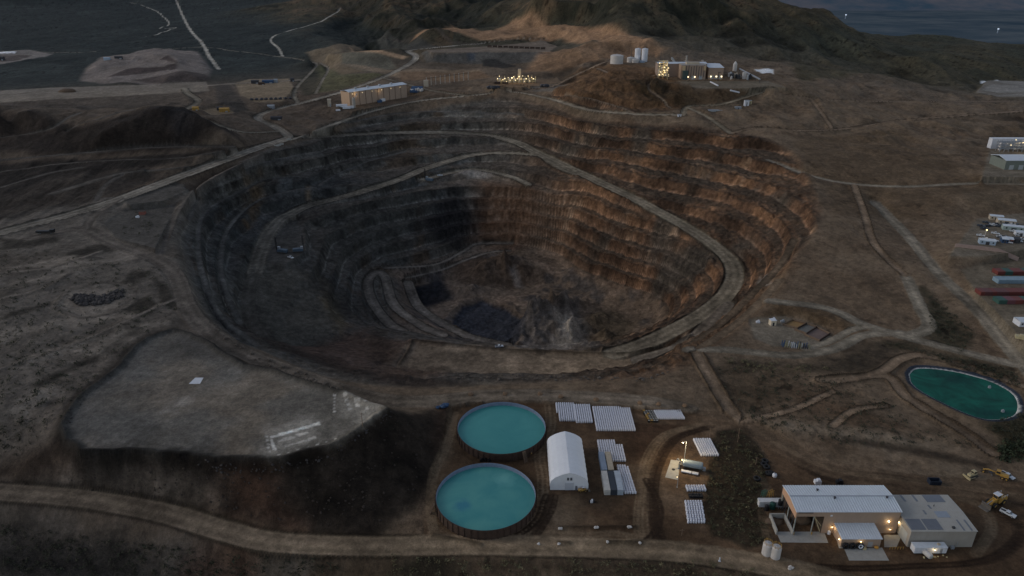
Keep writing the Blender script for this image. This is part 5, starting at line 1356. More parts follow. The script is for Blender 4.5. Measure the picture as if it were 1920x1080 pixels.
# tyres at the shrub strip
for k, (u, v) in enumerate(((1434,866),(1432,872),(1437,877),(1441,889),(1446,889),(1419,899))):
    tyre('tyre', 'dark tyre lying at the edge of the shrub strip above the workshop', (*W(u, v), 0), k, 1.5, 1.0, group='tyres at the shrub strip', flat=True)
t = thing('poly_tank', 'small white round tank at the end of the line of dark tyres', 'tank', (*W(1452,894), 0))
MB().lathe([(.8,0),(.95,.3),(.95,1.2),(.7,1.6),(.2,1.75)],14).build('shell', WHITE, t, True); MB().lathe([(.2,1.76),(.2,1.95)],8).build('lid', DARKM, t)
t = thing('dumpster', 'dark navy open dumpster on the dirt road above the cream roofed building', 'dumpster', (*W(1751,906), 0), math.radians(-4))
MB().prismx([(-1.2,0),(1.2,0),(1.35,1.9),(1.2,1.9),(1.05,.2),(-1.05,.2),(-1.2,1.9),(-1.35,1.9)],-2.2,2.2).build('body', mat('navy_steel',(.02,.028,.045),.5,.2), t)
MB().box(-2.3,-2.2,-1.3,1.3,0,1.9).box(2.2,2.3,-1.3,1.3,0,1.9).build('end_plate', MATS['navy_steel'], t)
for k in range(5): MB().box(-1.8+k*.85,-1.7+k*.85,-1.45,-1.28,0.1,1.85).build('rib', MATS['navy_steel'], t)

# ------------------------------------------------------------------ vehicles
def wheel(parent, x, y, r, wd, rim=STEEL):
    o = MB().lathe([(r*.55,-wd/2),(r*.92,-wd/2),(r,-wd*.3),(r,wd*.3),(r*.92,wd/2),(r*.55,wd/2)], 16, (0,0,0), 'y', closed=False).build('wheel', RUBBER, parent, True)
    o.location = (x, y, r); MB().lathe([(.02,-wd*.35),(r*.56,-wd*.42),(r*.56,wd*.42),(.02,wd*.35)], 12, (0,0,0), 'y').build('rim', rim, o); return o
CARM = mat('white_car_paint', (.58,.60,.62), .35, .06, 1, dirt=.3, spec=.5)
def pickup(loc, rz, label, paint=CARM):
    t = thing('pickup_truck', label, 'pickup', loc, rz)
    MB().prism([(-2.7,.55),(2.7,.55),(2.75,.95),(2.6,1.05),(1.3,1.12),(-.75,1.12),(-.75,1.15),(-2.7,1.15)], -.95, .95).build('body', paint, t)
    MB().prism([(1.25,1.12),(.55,1.75),(-.6,1.78),(-.72,1.12)], -.86, .86).build('cab', paint, t)
    MB().prism([(1.18,1.16),(.58,1.68),(.50,1.68),(1.10,1.16)], -.80, .80).build('windscreen', GLASS, t).location = (.06, 0, .02)
    for y in (-.87, .87): MB().box(-.5,.75,y-.005,y+.005,1.2,1.65).build('side_window', GLASS, t)
    MB().box(-2.6,-.85,-.8,.8,1.153,1.16).build('bed', DARKM, t)
    MB().box(-2.65,-.8,-.95,-.8,1.15,1.35).box(-2.65,-.8,.8,.95,1.15,1.35).build('bed_side', paint, t)
    for x in (-1.65,1.75):
        for y in (-.88,.88): wheel(t, x, y, .42, .28)
    for y in (-.7,.7): MB().box(2.68,2.78,y-.18,y+.18,.8,.98).build('headlight', mat('headlight',(.7,.7,.68),.2,.05), t)
    MB().box(2.6,2.85,-.9,.9,.45,.62).box(-2.85,-2.65,-.9,.9,.5,.66).build('bumper', DARKM, t)
    return t
pickup((*W(1889,965),0), math.radians(-52), 'white pickup truck nearest the big wheel loader at the right edge')
pickup((*W(1888,894),0), math.radians(-62), 'white pickup truck parked beside the yellow grader')
def loader(loc, rz, label, s=1.0, paint=YEL, cabm=None):
    t = thing('wheel_loader', label, 'wheel loader', loc, rz); t.scale = (s,s,s)
    MB().prism([(-5.2,1.6),(-.6,1.2),(-.6,3.0),(-1.2,3.3),(-4.8,3.1),(-5.3,2.6)],-1.35,1.35).build('engine_cover', paint, t)
    MB().prism([(-.4,1.1),(2.6,1.0),(2.4,2.2),(1.2,3.0),(-.4,2.8)],-.75,.75).build('front_frame', paint, t)
    cb_ = MB().prism([(-1.6,3.1),(.5,2.9),(.6,4.7),(-1.5,4.8)],-.9,.9).build('cab', cabm or paint, t)
    MB().box(-1.3,.35,-.93,-.91,3.5,4.5).box(-1.3,.35,.91,.93,3.5,4.5).box(.58,.64,-.75,.75,3.4,4.5).build('window', GLASS, cb_)
    MB().box(-1.8,.8,-1.05,1.05,4.8,4.95).build('cab_roof', WHITE, cb_)
    for y in (-.7,.5): MB().prism([(1.2,2.9),(1.5,3.1),(4.9,1.3),(4.7,.9),(2.8,2.0)],y,y+.2).build('lift_arm', paint, t)
    MB().prism([(4.6,.2),(6.6,.1),(6.5,.25),(5.0,.5),(4.9,1.8),(5.3,2.3),(4.9,2.4),(4.5,1.4)],-1.75,1.75).build('bucket', mat('worn_steel',(.13,.115,.10),.5,.25,1,dirt=.4), t)
    MB().tube((1.3,0,2.6),(4.8,0,1.9),.16).build('tilt_cylinder', STEEL, t)
    for x in (-3.3,1.8):
        for y in (-1.35,1.35): wheel(t, x, y, 1.15, .8, paint)
    MB().tube((-3.6,.6,3.2),(-3.6,.6,4.2),.12).build('exhaust', DARKM, t)
    r_ = MB()
    for x in (-4.9,-3.2,-1.8): 
        for y in (-1.25,1.25): r_.tube((x,y,3.0),(x,y,4.0),.05)
    r_.tube((-4.9,-1.25,4.0),(-1.8,-1.25,4.0),.05).tube((-4.9,1.25,4.0),(-1.8,1.25,4.0),.05).build('railing', WHITE, t)
    return t
loader((*W(1863,946),0), math.radians(205), 'large yellow wheel loader with a white cab roof at the right edge', 1.05)
def grader(loc, rz, label):
    t = thing('grader', label, 'grader', loc, rz)
    MB().prism([(-4.2,1.2),(-1.2,1.2),(-1.2,2.4),(-4.0,2.3)],-.9,.9).build('engine_cover', YEL, t)
    c_ = MB().prism([(-1.2,1.4),(.6,1.4),(.5,3.2),(-1.1,3.3)],-.8,.8).build('cab', YEL, t); MB().box(-1,.4,-.83,-.81,2.1,3.0).box(-1,.4,.81,.83,2.1,3.0).box(.56,.6,-.7,.7,2.1,3.0).build('window', GLASS, c_)
    MB().prism([(.5,1.7),(.5,2.1),(3.4,2.2),(5.0,1.5),(5.0,1.2),(3.3,1.8)],-.22,.22).build('boom', YEL, t)
    MB().cbox((2.2,0,.2),(.25,4.0,.7),.5).build('blade', MATS['worn_steel'], t); MB().lathe([(.8,.95),(.8,1.1)],16,(2.2,0,0)).build('turntable', DARKM, t)
    for x in (-3.6,-2.1,4.7):
        for y in (-1.0,1.0): wheel(t, x, y, .7, .4, YEL)
    MB().cbox((5.0,0,.9),(.3,1.8,.4)).build('front_axle', YEL, t)
    return t
grader((*W(1868,893),0), math.radians(140), 'long yellow grader parked behind a white pickup truck')
def dozer(loc, rz, label, paint, s=1.0):
    t = thing('bulldozer', label, 'bulldozer', loc, rz); t.scale = (s,s,s)
    for y in (-1.1,1.1):
        MB().prism([(-2,.0),(1.6,.0),(2.1,.5),(1.7,1.0),(-2,1.0),(-2.4,.5)],y-.28,y+.28).build('track', mat('track_steel',(.05,.045,.04),.7,.3,2), t)
    MB().prism([(-2.1,.8),(1.9,.8),(1.8,1.8),(.3,1.9),(.2,1.7),(-2.1,1.7)],-.75,.75).build('body', paint, t)
    c_ = MB().prism([(-1.6,1.7),(.1,1.7),(0,3.0),(-1.5,3.0)],-.75,.75).build('cab', paint, t); MB().box(-1.4,0,-.78,-.76,2.0,2.8).box(-1.4,0,.76,.78,2.0,2.8).box(.07,.1,-.6,.6,2.0,2.8).build('window', GLASS, c_)
    MB().prism([(2.7,.05),(3.0,.05),(2.95,.7),(3.15,1.35),(2.9,1.3),(2.7,.7)],-1.8,1.8).build('blade', paint, t)
    for y in (-1.5,1.4): MB().tube((-.5,y,.6),(2.8,y,.5),.12).build('push_arm', paint, t)
    MB().tube((1.0,.3,1.9),(1.0,.3,2.7),.1).build('exhaust', DARKM, t)
    return t
dozer((*W(1821,894),0), math.radians(200), 'pale cream bulldozer on the grey dirt right of the dumpster', YPALE)
def small_loader(loc, rz, label): 
    t = loader(loc, rz, label, .42); return t
small_loader((*W(1094,921),0), math.radians(10), 'small yellow loader parked before the right corner of the fabric shed')
small_loader((*W(988,853),0), math.radians(190), 'small dark yellow loader beside the stair of the rear round tank')
# ------------------------------------------------------------------ right hand container yard
ORD = ['first','second','third','fourth','fifth','sixth','seventh','eighth','ninth','tenth','eleventh','twelfth']+['one beyond the twelfth']*20
def crow(u0, u1, v, seq, desc, grp, z=12.0, L=6.1):
    x, y = W(u0, v, z); xe, _ = W(u1, v, z); k = 0
    while x < xe:
        key, rgb, word = seq[k % len(seq)] if k < len(seq) else seq[-1]
        container(key, rgb, f'{word} short container, {ORD[k]} from the left in {desc}', (x+1.22, y, z), 0, L, grp); x += 2.5; k += 1
r_, g_, p_, b_ = ('oxide_red', RED, 'red'), ('sea_green', GRN, 'green'), ('plum', PURP, 'dark plum'), ('grey_blue', BLU, 'grey blue')
d_ = ('brick_red', (.13,.052,.050), 'brick red')
crow(1870, 1960, 516, [r_, r_, g_, g_, r_, r_, r_, g_, g_], 'the rearmost yard row', 'rearmost row of yard containers')
crow(1871, 1960, 532, [b_], 'the second yard row', 'grey blue row of yard containers')
crow(1838, 1960, 554.5, [r_, d_, d_, r_, d_, d_, d_, r_, r_, r_], 'the long red yard row', 'red row of yard containers')
crow(1872, 1960, 570.5, [g_, g_, p_, p_, r_, r_, g_], 'the nearest yard row', 'nearest row of yard containers')
def simple_box(name, label, cat, u, v, z, d, mm, rz=0.0, roof=None, group=None):
    x, y = W(u, v, z); t = thing(name, label, cat, (x, y, z), rz, group)
    w_, l_, h_ = d; MB().box(-w_/2,w_/2,0,l_,-.3,h_).build('wall', mm, t)
    MB().prismx([(-.2,h_),(l_/2,h_+.12*l_),(l_+.2,h_),(l_+.2,h_+.12),(l_/2,h_+.12*l_+.12),(-.2,h_+.12)],-w_/2-.2,w_/2+.2).build('roof', roof or WROOF, t)
    MB().box(-w_*.12,w_*.12,-.05,-.01,0,min(2.2,h_*.8)).build('door', DARKM, t)
    for s_ in (-.34,.34): MB().box(w_*s_-.5,w_*s_+.5,-.05,-.01,h_*.4,h_*.75).build('window', GLASS, t)
    return t
simple_box('site_cabin', 'white site cabin at the right edge below the yard containers', 'cabin', 1926, 613, 12, (9,6,3), WHITE)
o = MB().cbox((0,0,0),(5,3,1.4)).cbox((.6,0,1.4),(2.2,2,.8)).build('timber_stack', YPALE); o.location = (*W(1913,634,12),12); o.rotation_euler=(0,0,-.5); tag(o, 'stack of pale yellow timber below the white cabin at the right edge', 'timber')
# work yard half hidden farther up
G17 = 17.0
for u, v, d, mm, rf, lab in ((1851,459,(10,5,3),mat('pale_blue_sheet',(.34,.42,.50),.5,.1,.5,dirt=.3),WROOF,'pale blue cabin beside the lamp in the far right work yard'),
   (1884,456,(4,6,2.8),BLUE,WROOF,'blue cabin beside a red one in the far right work yard'),(1893,456,(4,6,2.8),mat('dull_red',(.22,.08,.06),.6,.15),WROOF,'red cabin between blue and dark ones in the far right work yard'),
   (1906,456,(4,6,2.8),DARKM,DARKM,'dark cabin at the right end of its group in the far right work yard'),(1900,433,(14,5,3.2),mat('pale_green_sheet',(.30,.36,.33),.5,.1),WROOF,'long pale green cabin in the far right work yard'),
   (1887,421,(12,6,3),BEIGE,WROOF,'beige cabin with white roof in the far right work yard'),(1868,413,(9,5,3),BEIGE,WROOF,'small beige cabin farthest up in the far right work yard'),(1914,443,(7,5,2.8),WHITE,WROOF,'white cabin at the right edge of the far right work yard')):
    simple_box('site_cabin', lab, 'cabin', u, v, G17, d, mm, -.35, rf)
rg = random.Random(5)
for k in range(34):
    u = 1838+rg.random()*76; v = 416+rg.random()*40
    t = pickup((*W(u, v, G17), G17), rg.random()*.5-.6, 'small parked vehicle among the crowd in the far right work yard', CARM if rg.random() < .5 else mat('dark_car_paint',(.05,.06,.075),.4,.2))
    t.name = 'parked_car'; t['category'] = 'car'; t['group'] = 'vehicles in the far right work yard'
t = thing('lamp_post', 'lit lamp post among the vehicles of the far right work yard', 'lamp post', (*W(1845,448,G17), G17))
MB().tube((0,0,0),(0,0,7),.15).build('pole', STEEL, t); MB().blob((0,-.3,7),(1.1,1.1,1.0),1,8,5,0).build('bulb', LAMPS, t); glow(t, (0,-1.2,6.2), 500, .4)
fw = thing('yard_wall', 'long pale pinkish wall along the lower side of the far right work yard', 'wall')
pts = [(*W(u, v, 16), 0) for u, v in ((1790,465),(1830,470),(1870,475),(1912,479))]
for a_, b2_ in zip(pts[:-1], pts[1:]):
    za, zb = ground(a_[0], a_[1]), ground(b2_[0], b2_[1])
    MB().add([(a_[0],a_[1],za-.5),(b2_[0],b2_[1],zb-.5),(b2_[0],b2_[1],zb+2.6),(a_[0],a_[1],za+2.6),(a_[0],a_[1]+.4,za-.5),(b2_[0],b2_[1]+.4,zb-.5),(b2_[0],b2_[1]+.4,zb+2.6),(a_[0],a_[1]+.4,za+2.6)],[(0,1,2,3),(4,7,6,5),(3,2,6,7),(0,4,5,1),(0,3,7,4),(1,5,6,2)]).build('panel', mat('pink_wall',(.30,.22,.19),.8,.15), fw)
# right hand plant
z = 32.0
def plant_hall(u, v, z, d, wall, label, roof=WROOF, rz=0.0, flat=.10, name='plant_building', h=None):
    x, y = W(u, v, z); t = thing(name, label, 'building', (x, y, z), rz); w_, l_, hh = d
    MB().box(-w_/2,w_/2,0,l_,-3,hh).build('wall', wall, t)
    MB().prismx([(-.4,hh),(l_/2,hh+flat*l_),(l_+.4,hh),(l_+.4,hh+.3),(l_/2,hh+flat*l_+.3),(-.4,hh+.3)],-w_/2-.4,w_/2+.4).build('roof', roof, t)
    for k in range(3): MB().box(-w_*.36+w_*.3*k,-w_*.36+w_*.3*k+4,-.12,-.02,0,min(4.5,hh*.5)).build('door', mat('pale_shutter', (.38,.40,.40), .5, .08, .8), t)
    return t
plant_hall(1912, 318, z, (28,22,8), mat('plant_green',(.16,.18,.155),.6,.1,.4,dirt=.2), 'green walled hall with a white roof at the right edge above the work yard')
t = thing('process_plant', 'white piping racks and vessels with a few lamps at the right edge', 'plant', (*W(1908,285,z), z))
mb = MB(); rg = random.Random(3)
for k in range(9):
    x = -18+4.4*k
    for y in (0,6): mb.tube((x,y,0),(x,y,9+rg.random()*3),.25)
for zz in (3,6,9):
    for y in (0,2,4,6): mb.tube((-18,y,zz),(18,y,zz),.3)
mb.build('pipe_rack', STEEL, t)
MB().box(-18,20,14,20,0,10).build('white_hall', WHITE, t)
for k, x in enumerate((-12,-5,3,10)): MB().lathe([(1.6,0),(1.6,6+k),(.8,7+k),(.1,7.4+k)],12,(x,9,0)).build('vessel', TANKW, t)
for x, y, zz in ((-9,-1,7),(2,-1,9.5),(12,-1,6.5),(-2,4,11)): MB().blob((x,y,zz),(1,1,1),1,7,5,0).build('bulb', LAMPS, t)
glow(t, (0,-3,8), 1200, .6)
# ------------------------------------------------------------------ excavation lot
zl = 1.5
t = thing('site_shed', 'small cube shaped beige shed standing in the excavated lot', 'shed', (*W(1450,611,zl), zl), .15)
MB().box(-1.7,1.7,0,3,0,3.3).build('wall', mat('bright_beige',(.62,.52,.38),.6,.08,.6,dirt=.2), t); MB().box(-1.85,1.85,-.15,3.15,3.3,3.45).build('roof', WHITE, t); MB().box(-.6,.5,-.05,-.01,0,2.2).build('door', DARKM, t)
for u, v, mm, lab in ((1450,600,WHITE,'white tank box behind the beige shed in the lot'),(1467,604,STEEL,'pale pump box to the right of the beige shed'),(1421,605,WHITE,'low white skid at the left end of the lot')):
    o = MB().cbox((0,0,0),(2.2,1.4,1.0)).cbox((.3,.1,1.0),(.9,.8,.7)).build('equipment_box', mm); o.location = (*W(u,v,zl), zl); tag(o, lab, 'equipment')
for k, (q, lab) in enumerate((([(1486,601),(1512,608),(1495,617),(1468,610)],'left settling basin in the lot, ochre bottom'),([(1515,609),(1532,614),(1512,627),(1490,619)],'middle settling basin in the lot, grey bottom'),([(1532,615),(1556,627),(1536,640),(1508,628)],'right settling basin in the lot, dark walls and a pinkish bottom'))):
    p = [(*W(u, v, zl), zl) for u, v in q]; t = thing('basin', lab, 'basin')
    MB().add([(a_[0],a_[1],zl+.05) for a_ in p],[(0,1,2,3)]).build('bottom', mat(('ochre_silt','grey_silt','pink_silt')[k], ((.28,.17,.07),(.16,.15,.13),(.17,.12,.10))[k], .9, .2, .4), t)
    for i in range(4):
        a_, c_ = p[i], p[(i+1) % 4]; ang = math.atan2(c_[1]-a_[1], c_[0]-a_[0]); Ld = math.hypot(c_[0]-a_[0], c_[1]-a_[1])
        if i == 3 and k: continue
        MB().cbox(((a_[0]+c_[0])/2,(a_[1]+c_[1])/2,zl-.2),(Ld+.35,.35,1.3+.004*i), ang).build('wall', BROWNW if i != 1 else RUST, t)
rg = random.Random(8)
PCOL = [mat('pale_pipe',(.42,.44,.46),.5,.15), BLUE, DARKM, mat('olive_pipe',(.24,.23,.15),.6,.2)]
for k in range(26):
    u = 1466+52*(k/25); v = 646+7*(k/25)+3*(k % 2); x, y = W(u, v, zl+.3); kk = rg.randrange(4)
    o = MB().tube((0,0,.1),(.2*rg.random(),.3,2.4+1.2*rg.random()),.28,8).tube((0,0,0),(0,0,.15),.45,8).build('pipe_section', PCOL[kk])
    o.location = (x, y, zl); tag(o, ('pale grey','blue','dark','olive')[kk]+' pipe section standing in the cluster below the lot basins', 'pipe', ('pale grey','blue','dark','olive')[kk]+' pipe sections in the lot')
# ------------------------------------------------------------------ right pond
wz = 3.35; poly = [(p[0], p[1], wz) for p in pond_poly]; cxp = sum(p[0] for p in poly)/len(poly); cyp = sum(p[1] for p in poly)/len(poly)
mb = MB(); rings = [1.0, .75, .5, .25]
vs = [(cxp+(p[0]-cxp)*s_, cyp+(p[1]-cyp)*s_, wz) for s_ in rings for p in poly]+[(cxp, cyp, wz)]; n = len(poly); fs = []
for r__ in range(3):
    for k in range(n): fs.append((r__*n+k, r__*n+(k+1) % n, (r__+1)*n+(k+1) % n, (r__+1)*n+k))
for k in range(n): fs.append((3*n+k, 3*n+(k+1) % n, 4*n))
o = mb.add(vs, fs).build('pond_water', water_mat('green_water', (.002,.040,.030), (.008,.130,.086), 5, .05, [(*W(1792,712,wz), 9.0, (.002,.030,.026), .8, 1.8), (*W(1852,775,wz), 8.0, (.002,.030,.028), .8, 1.9)])); o['kind'] = 'structure'
for u, v, lab in ((1855,727,'white pump raft floating near the upper rim of the green pond'),(1880,772,'small pale float near the lower right rim of the green pond')):
    t = thing('pump_raft', lab, 'raft', (*W(u, v, wz), wz))
    MB().lathe([(.75,-.1),(.75,.35),(.55,.4)],12).build('float', STEEL, t); MB().tube((0,0,.4),(0,0,1.5),.15).box(-.5,.5,-.4,.4,.4,1.0).build('pump', STEEL, t)
# ------------------------------------------------------------------ drill rigs in the pit
def rig(loc, rz, label):
    t = thing('drill_rig', label, 'drill rig', loc, rz)
    MB().prism([(-4,.9),(4,.9),(4,2.8),(1,3.2),(-4,3.0)],-1.6,1.6).build('body', mat('slate_paint',(.07,.10,.13),.5,.2), t)
    for y in (-1.9,1.9): MB().prism([(-3.5,0),(3.2,0),(3.8,.6),(3.2,1.1),(-3.5,1.1),(-4,.6)],y-.4,y+.4).build('track', MATS['track_steel'], t)
    c_ = MB().box(2.2,4.2,-1.4,.4,2.8,4.8).build('cab', STEEL, t); MB().box(4.21,4.25,-1.2,.2,3.3,4.5).build('window', GLASS, c_)
    ms = MB()
    for x in (3.9,4.7):
        for y in (.6,1.4): ms.tube((x,y,1),(x,y,13),.12)
    for k in range(8): ms.tube((3.9,.6,1.5+1.5*k),(4.7,1.4,3+1.5*k),.07); ms.tube((4.7,.6,1.5+1.5*k),(3.9,1.4,3+1.5*k),.07)
    ms.build('mast', BLACKP, t); return t
x, y, z_ = hit(537, 474); rig((x-3, y, z_), 2.9, 'dark drill rig with a tall mast on the left bench of the pit')
x, y, z_ = hit(551, 474); rig((x+3, y+2, z_), .2, 'second drill rig with raised mast, right of the other on the left pit bench')
x, y, z_ = hit(545, 478); pickup((x+2, y-7, z_), -.6, 'white pickup beside the drill rigs on the left bench of the pit')
x, y, z_ = hit(805, 340); rig((x, y, z_), 2.7, 'drill rig on the pale inner bench below the back wall of the pit')
x, y, z_ = hit(825, 330); pickup((x, y, z_), .2, 'white pickup on the pale inner bench of the pit')
x, y, z_ = hit(936, 651); pickup((x, y, z_), .2, 'tiny vehicle with bright front on the near rim road inside the pit')
# ------------------------------------------------------------------ mill
def oriented_hall(p0, p1, zb, zt, depth, wall, label, name, roofm):
    dx, dy = p1[0]-p0[0], p1[1]-p0[1]; L = math.hypot(dx, dy); t = thing(name, label, 'building', (p0[0], p0[1], zb), math.atan2(dy, dx)); h = zt-zb
    MB().box(0,L,0,.5,-4,h).build('front_wall', wall, t); MB().box(0,L,depth-.5,depth,-4,h).build('back_wall', wall, t)
    MB().box(-.4,-.002,0,depth,-4,h).build('end_wall', mat('afterglow_tan_wall',(.46,.31,.20),.6,.08,.3), t); MB().box(L+.002,L+.4,0,depth,-4,h).build('end_wall', wall, t)  # left end wall carries the orange afterglow in its colour
    MB().prismx([(-.6,h),(depth/2,h+1.6),(depth+.6,h),(depth+.6,h+.3),(depth/2,h+1.9),(-.6,h+.3)],-.8,L+.8).build('roof', roofm, t)
    return t, L, h
p0 = W(657, 199, 46); p1 = W(763, 181, 47)
ml, L, h = oriented_hall(p0, p1, 45, 62, 17, TAN, 'long tan mill building with a pale blue roof behind the pit', 'mill_building', WROOF)
for k in range(6): MB().blob((4+k*L/6,-.5,h-2.2),(.9,.6,.6),k,7,5,0).build('lamp', LAMPS, ml)
for k in range(9): MB().box(5+k*9,5.3+k*9,-.3,-.02,-3,h).build('downpipe', RUST, ml)
for k in range(4): MB().cbox((14+k*18,7,h+1.2),(2.5,2,2.2)).build('roof_unit', STEEL, ml)
glow(ml, (8,-3,h-3), 900, .6); glow(ml, (L*.5,-3,h-3), 500, .6)
x, y = W(664, 202, 46); t = thing('silo', 'slim grey silo standing by the left end of the mill', 'silo', (x, y, 44)); MB().lathe([(1.9,-2),(1.9,12),(1.0,13.5),(.2,14)],16).build('shell', TANPALE, t); MB().tube((1.2,1,13),(3,9,17),.4).build('pipe', STEEL, t)
for u, v, d, lab in ((641,202,(13,4,3.6),'white trailer box at the left end of the mill'),(650,205,(9,3,3.2),'bluish white truck body below the mill end wall'),(634,209,(5,2.5,2),'small white box below the white trailer by the mill'),(659,204,(6,3,3),'white box beside the slim silo at the mill')):
    x, y, z_ = hit(u, v); t = thing('trailer', lab, 'trailer', (x, y, z_), .2); MB().box(-d[0]/2,d[0]/2,0,d[1],.6,d[2]).build('body', WHITE, t)
    for xx in (-d[0]*.3,d[0]*.3): wheel(t, xx, .3, .55, .4)
rg = random.Random(12)
for k, (u, v) in enumerate(((684,187),(692,185),(700,183),(706,187),(712,192),(717,190),(723,186),(729,184),(735,180),(700,190),(775,172),(783,170),(790,171))):
    x, y, z_ = hit(u, v); mm = rg.choice((WHITE, STEEL, TANKW, DARKM, BLUE)); b = MB().cbox((0,0,0),(3+4*rg.random(),3,2+1.6*rg.random()),rg.random()); b.cbox((1,.5,1.8),(1.6,1.6,1.8),rg.random())
    if k % 3 == 0: b.lathe([(1.2,0),(1.2,3.2),(.3,3.8)],10,(-4,0,0))
    o = b.build('machinery', mm); o.location = (x, y, z_); tag(o, 'small piece of machinery crowded along the front of the mill', 'machinery', 'machinery before the mill')
x, y, z_ = hit(782, 170); o = MB().add([(-9,-4,0),(9,-4,0),(7,5,5),(-7,5,5),(-9,-4,-2),(9,-4,-2),(7,5,-2),(-7,5,-2)],[(0,1,2,3),(0,4,5,1),(1,5,6,2),(2,6,7,3),(3,7,4,0)]).build('lean_to_roof', BLUE); o.location = (x, y, z_); tag(o, 'dark blue sloping roof just right of the mill', 'roof')
cv = thing('conveyor', 'raised conveyor on a row of pale posts right of the mill', 'conveyor'); prev = None
for k in range(10):
    u, v = 800+78*k/9, 161-11*k/9; x, y, z_ = hit(u, v); top = z_+11
    MB().tube((x,y,z_-1),(x,y,top),.55,6).build('post', TANPALE, cv)
    if prev: MB().tube(prev,(x,y,top-1.5),.5,5).build('belt', BROWNW, cv)
    prev = (x, y, top-1.5)
x, y, z_ = hit(799, 162); MB().cbox((x,y,z_-1),(6,5,9)).build('drive_house', BEIGE, cv)
# ------------------------------------------------------------------ lit process unit behind the pit
x0, y0 = W(964, 156, 57); t = thing('process_unit', 'brightly lit cluster of tanks and steelwork behind the back wall of the pit', 'plant', (x0, y0, 57)); rg = random.Random(4)
mb = MB()
for k in range(12):
    x = -22+4.6*k
    for y in (0,7,14): mb.tube((x,y+.12*x,-1),(x,y+.12*x,5+4*rg.random()),.3)
    mb.tube((x,0+.12*x,4),(x,14+.12*x,4),.3)
for y in (0,7,14): mb.tube((-22,y-2.6,4),(29,y+3.4,4),.3); mb.tube((-22,y-2.6,1.5),(29,y+3.4,1.5),.3)
mb.build('steelwork', YPALE, t)
MB().box(5,9,8,12,-1,17).build('tower', BEIGE, t)
for k in range(7): MB().lathe([(1.7,-1),(1.7,3+2*rg.random()),(.3,6)],12,(-19+6.5*k,4+rg.random()*6,0)).build('vessel', TANKW, t)
MB().box(-26,-18,-9,-4,-2,3).box(-15,-8,-7,-3,-2,2).build('bin', RUST, t)
for k in range(22):
    x = -22+50*k/21; MB().blob((x, .12*x-1.2+rg.random()*10, 2+7*rg.random()),(.9+.5*rg.random(),)*3,k,7,5,0).build('bulb', LAMPS if k % 4 else LAMP, t)
for x in (-18,-4,8,22): glow(t, (x,-2+.12*x,9), 1700, .6)
for k, u in enumerate((918,925,932,1018,1024)):
    v = 166 if k < 3 else 163; x, y, z_ = hit(u, v); o = MB().blob((0,0,1.5),(8,6,4.5),k,9,6,.2).build('stockpile', DARKM); o.location=(x,y,z_); tag(o, 'dark ore stockpile just '+('left' if k<3 else 'right')+' of the lit process unit', 'stockpile', ('left' if k<3 else 'right')+' stockpiles at the lit unit')
# ore bins on the dump
obm = (MB().prism([(-3.2,.8),(3.2,.8),(3.8,3.2),(-3.8,3.2)],-1.9,1.9).mesh('bin', RUST, False), MB().box(-3,-2.2,-2,2,0,.8).box(2.2,3,-2,2,0,.8).mesh('skid', DARKM))
for k in range(11):
    u = 918+100*k/10; v = 88.5+4*k/10; x, y, z_ = hit(u, v); q = thing('ore_bin', 'small dark rusty bin in the evenly spaced row on the tan dump', 'bin', (x, y, z_), 0, 'row of dark bins on the dump')
    for me_ in obm: o = bpy.data.objects.new(me_.name.split('.')[0], me_); COL.objects.link(o); o.parent = q
# ------------------------------------------------------------------ tanks on the knoll
def tankk(u, v, z, r, h, lab, mm=TANKW, dome=.08, name='storage_tank'):
    r *= 1.1; h *= 1.1; x, y = W(u, v, z); t = thing(name, lab, 'tank', (x, y, z)); MB().lathe([(r,-2.5),(r,h),(r*.6,h+r*dome*1.5),(.3,h+r*dome*2)],32).build('shell', mm, t)
    a0 = -1.2; s_ = MB()
    for k in range(14): a = a0+.09*k; s_.cbox(((r+.5)*math.cos(a),(r+.5)*math.sin(a),h*k/13),(1.2,.7,.2),a)
    s_.build('stair', STEEL, t); MB().lathe([(.5,h+r*dome*2),(.5,h+r*dome*2+.8)],8).build('vent', STEEL, t); return t
zt = 78.0
tankk(1156, 119, zt, 7.8, 9.5, 'wide pale pink tank on the knoll, leftmost of the tanks')
tankk(1195, 113, zt+1, 3.7, 14, 'tall white silo, left of the tall pair on the knoll', WHITE, name='silo')
tankk(1208, 114, zt+1, 3.7, 14.5, 'tall white silo, right of the tall pair on the knoll', WHITE, name='silo')
tankk(1182, 116.5, zt, 4.4, 5.5, 'low pale tank behind the front tanks on the knoll')
tankk(1191, 118.5, zt-1, 4.8, 4.8, 'low pale pink tank at the front of the knoll')
tankk(1202, 119, zt-1.5, 4.2, 3, 'low bluish tank at the right front of the knoll', mat('pale_blue_tank',(.30,.36,.43),.5,.08))
tankk(1197, 115, zt, 2.2, 7, 'small white tank standing before the tall silos', WHITE)
o = MB().tube((0,0,0),(0,0,16),.35,6,.2).tube((0,0,12),(1.6,0,12.6),.2).build('mast', DARKM); o.location = (*W(1183,113,zt), zt); tag(o, 'thin dark mast on the knoll left of the tall silos', 'mast')
o = MB().tube((0,0,0),(0,0,17),.35,6,.2).tube((-1,0,14),(1,0,14.5),.2).build('mast', DARKM); o.location = (*W(1238,119,80), 79); tag(o, 'thin dark mast between the knoll and the plant', 'mast')
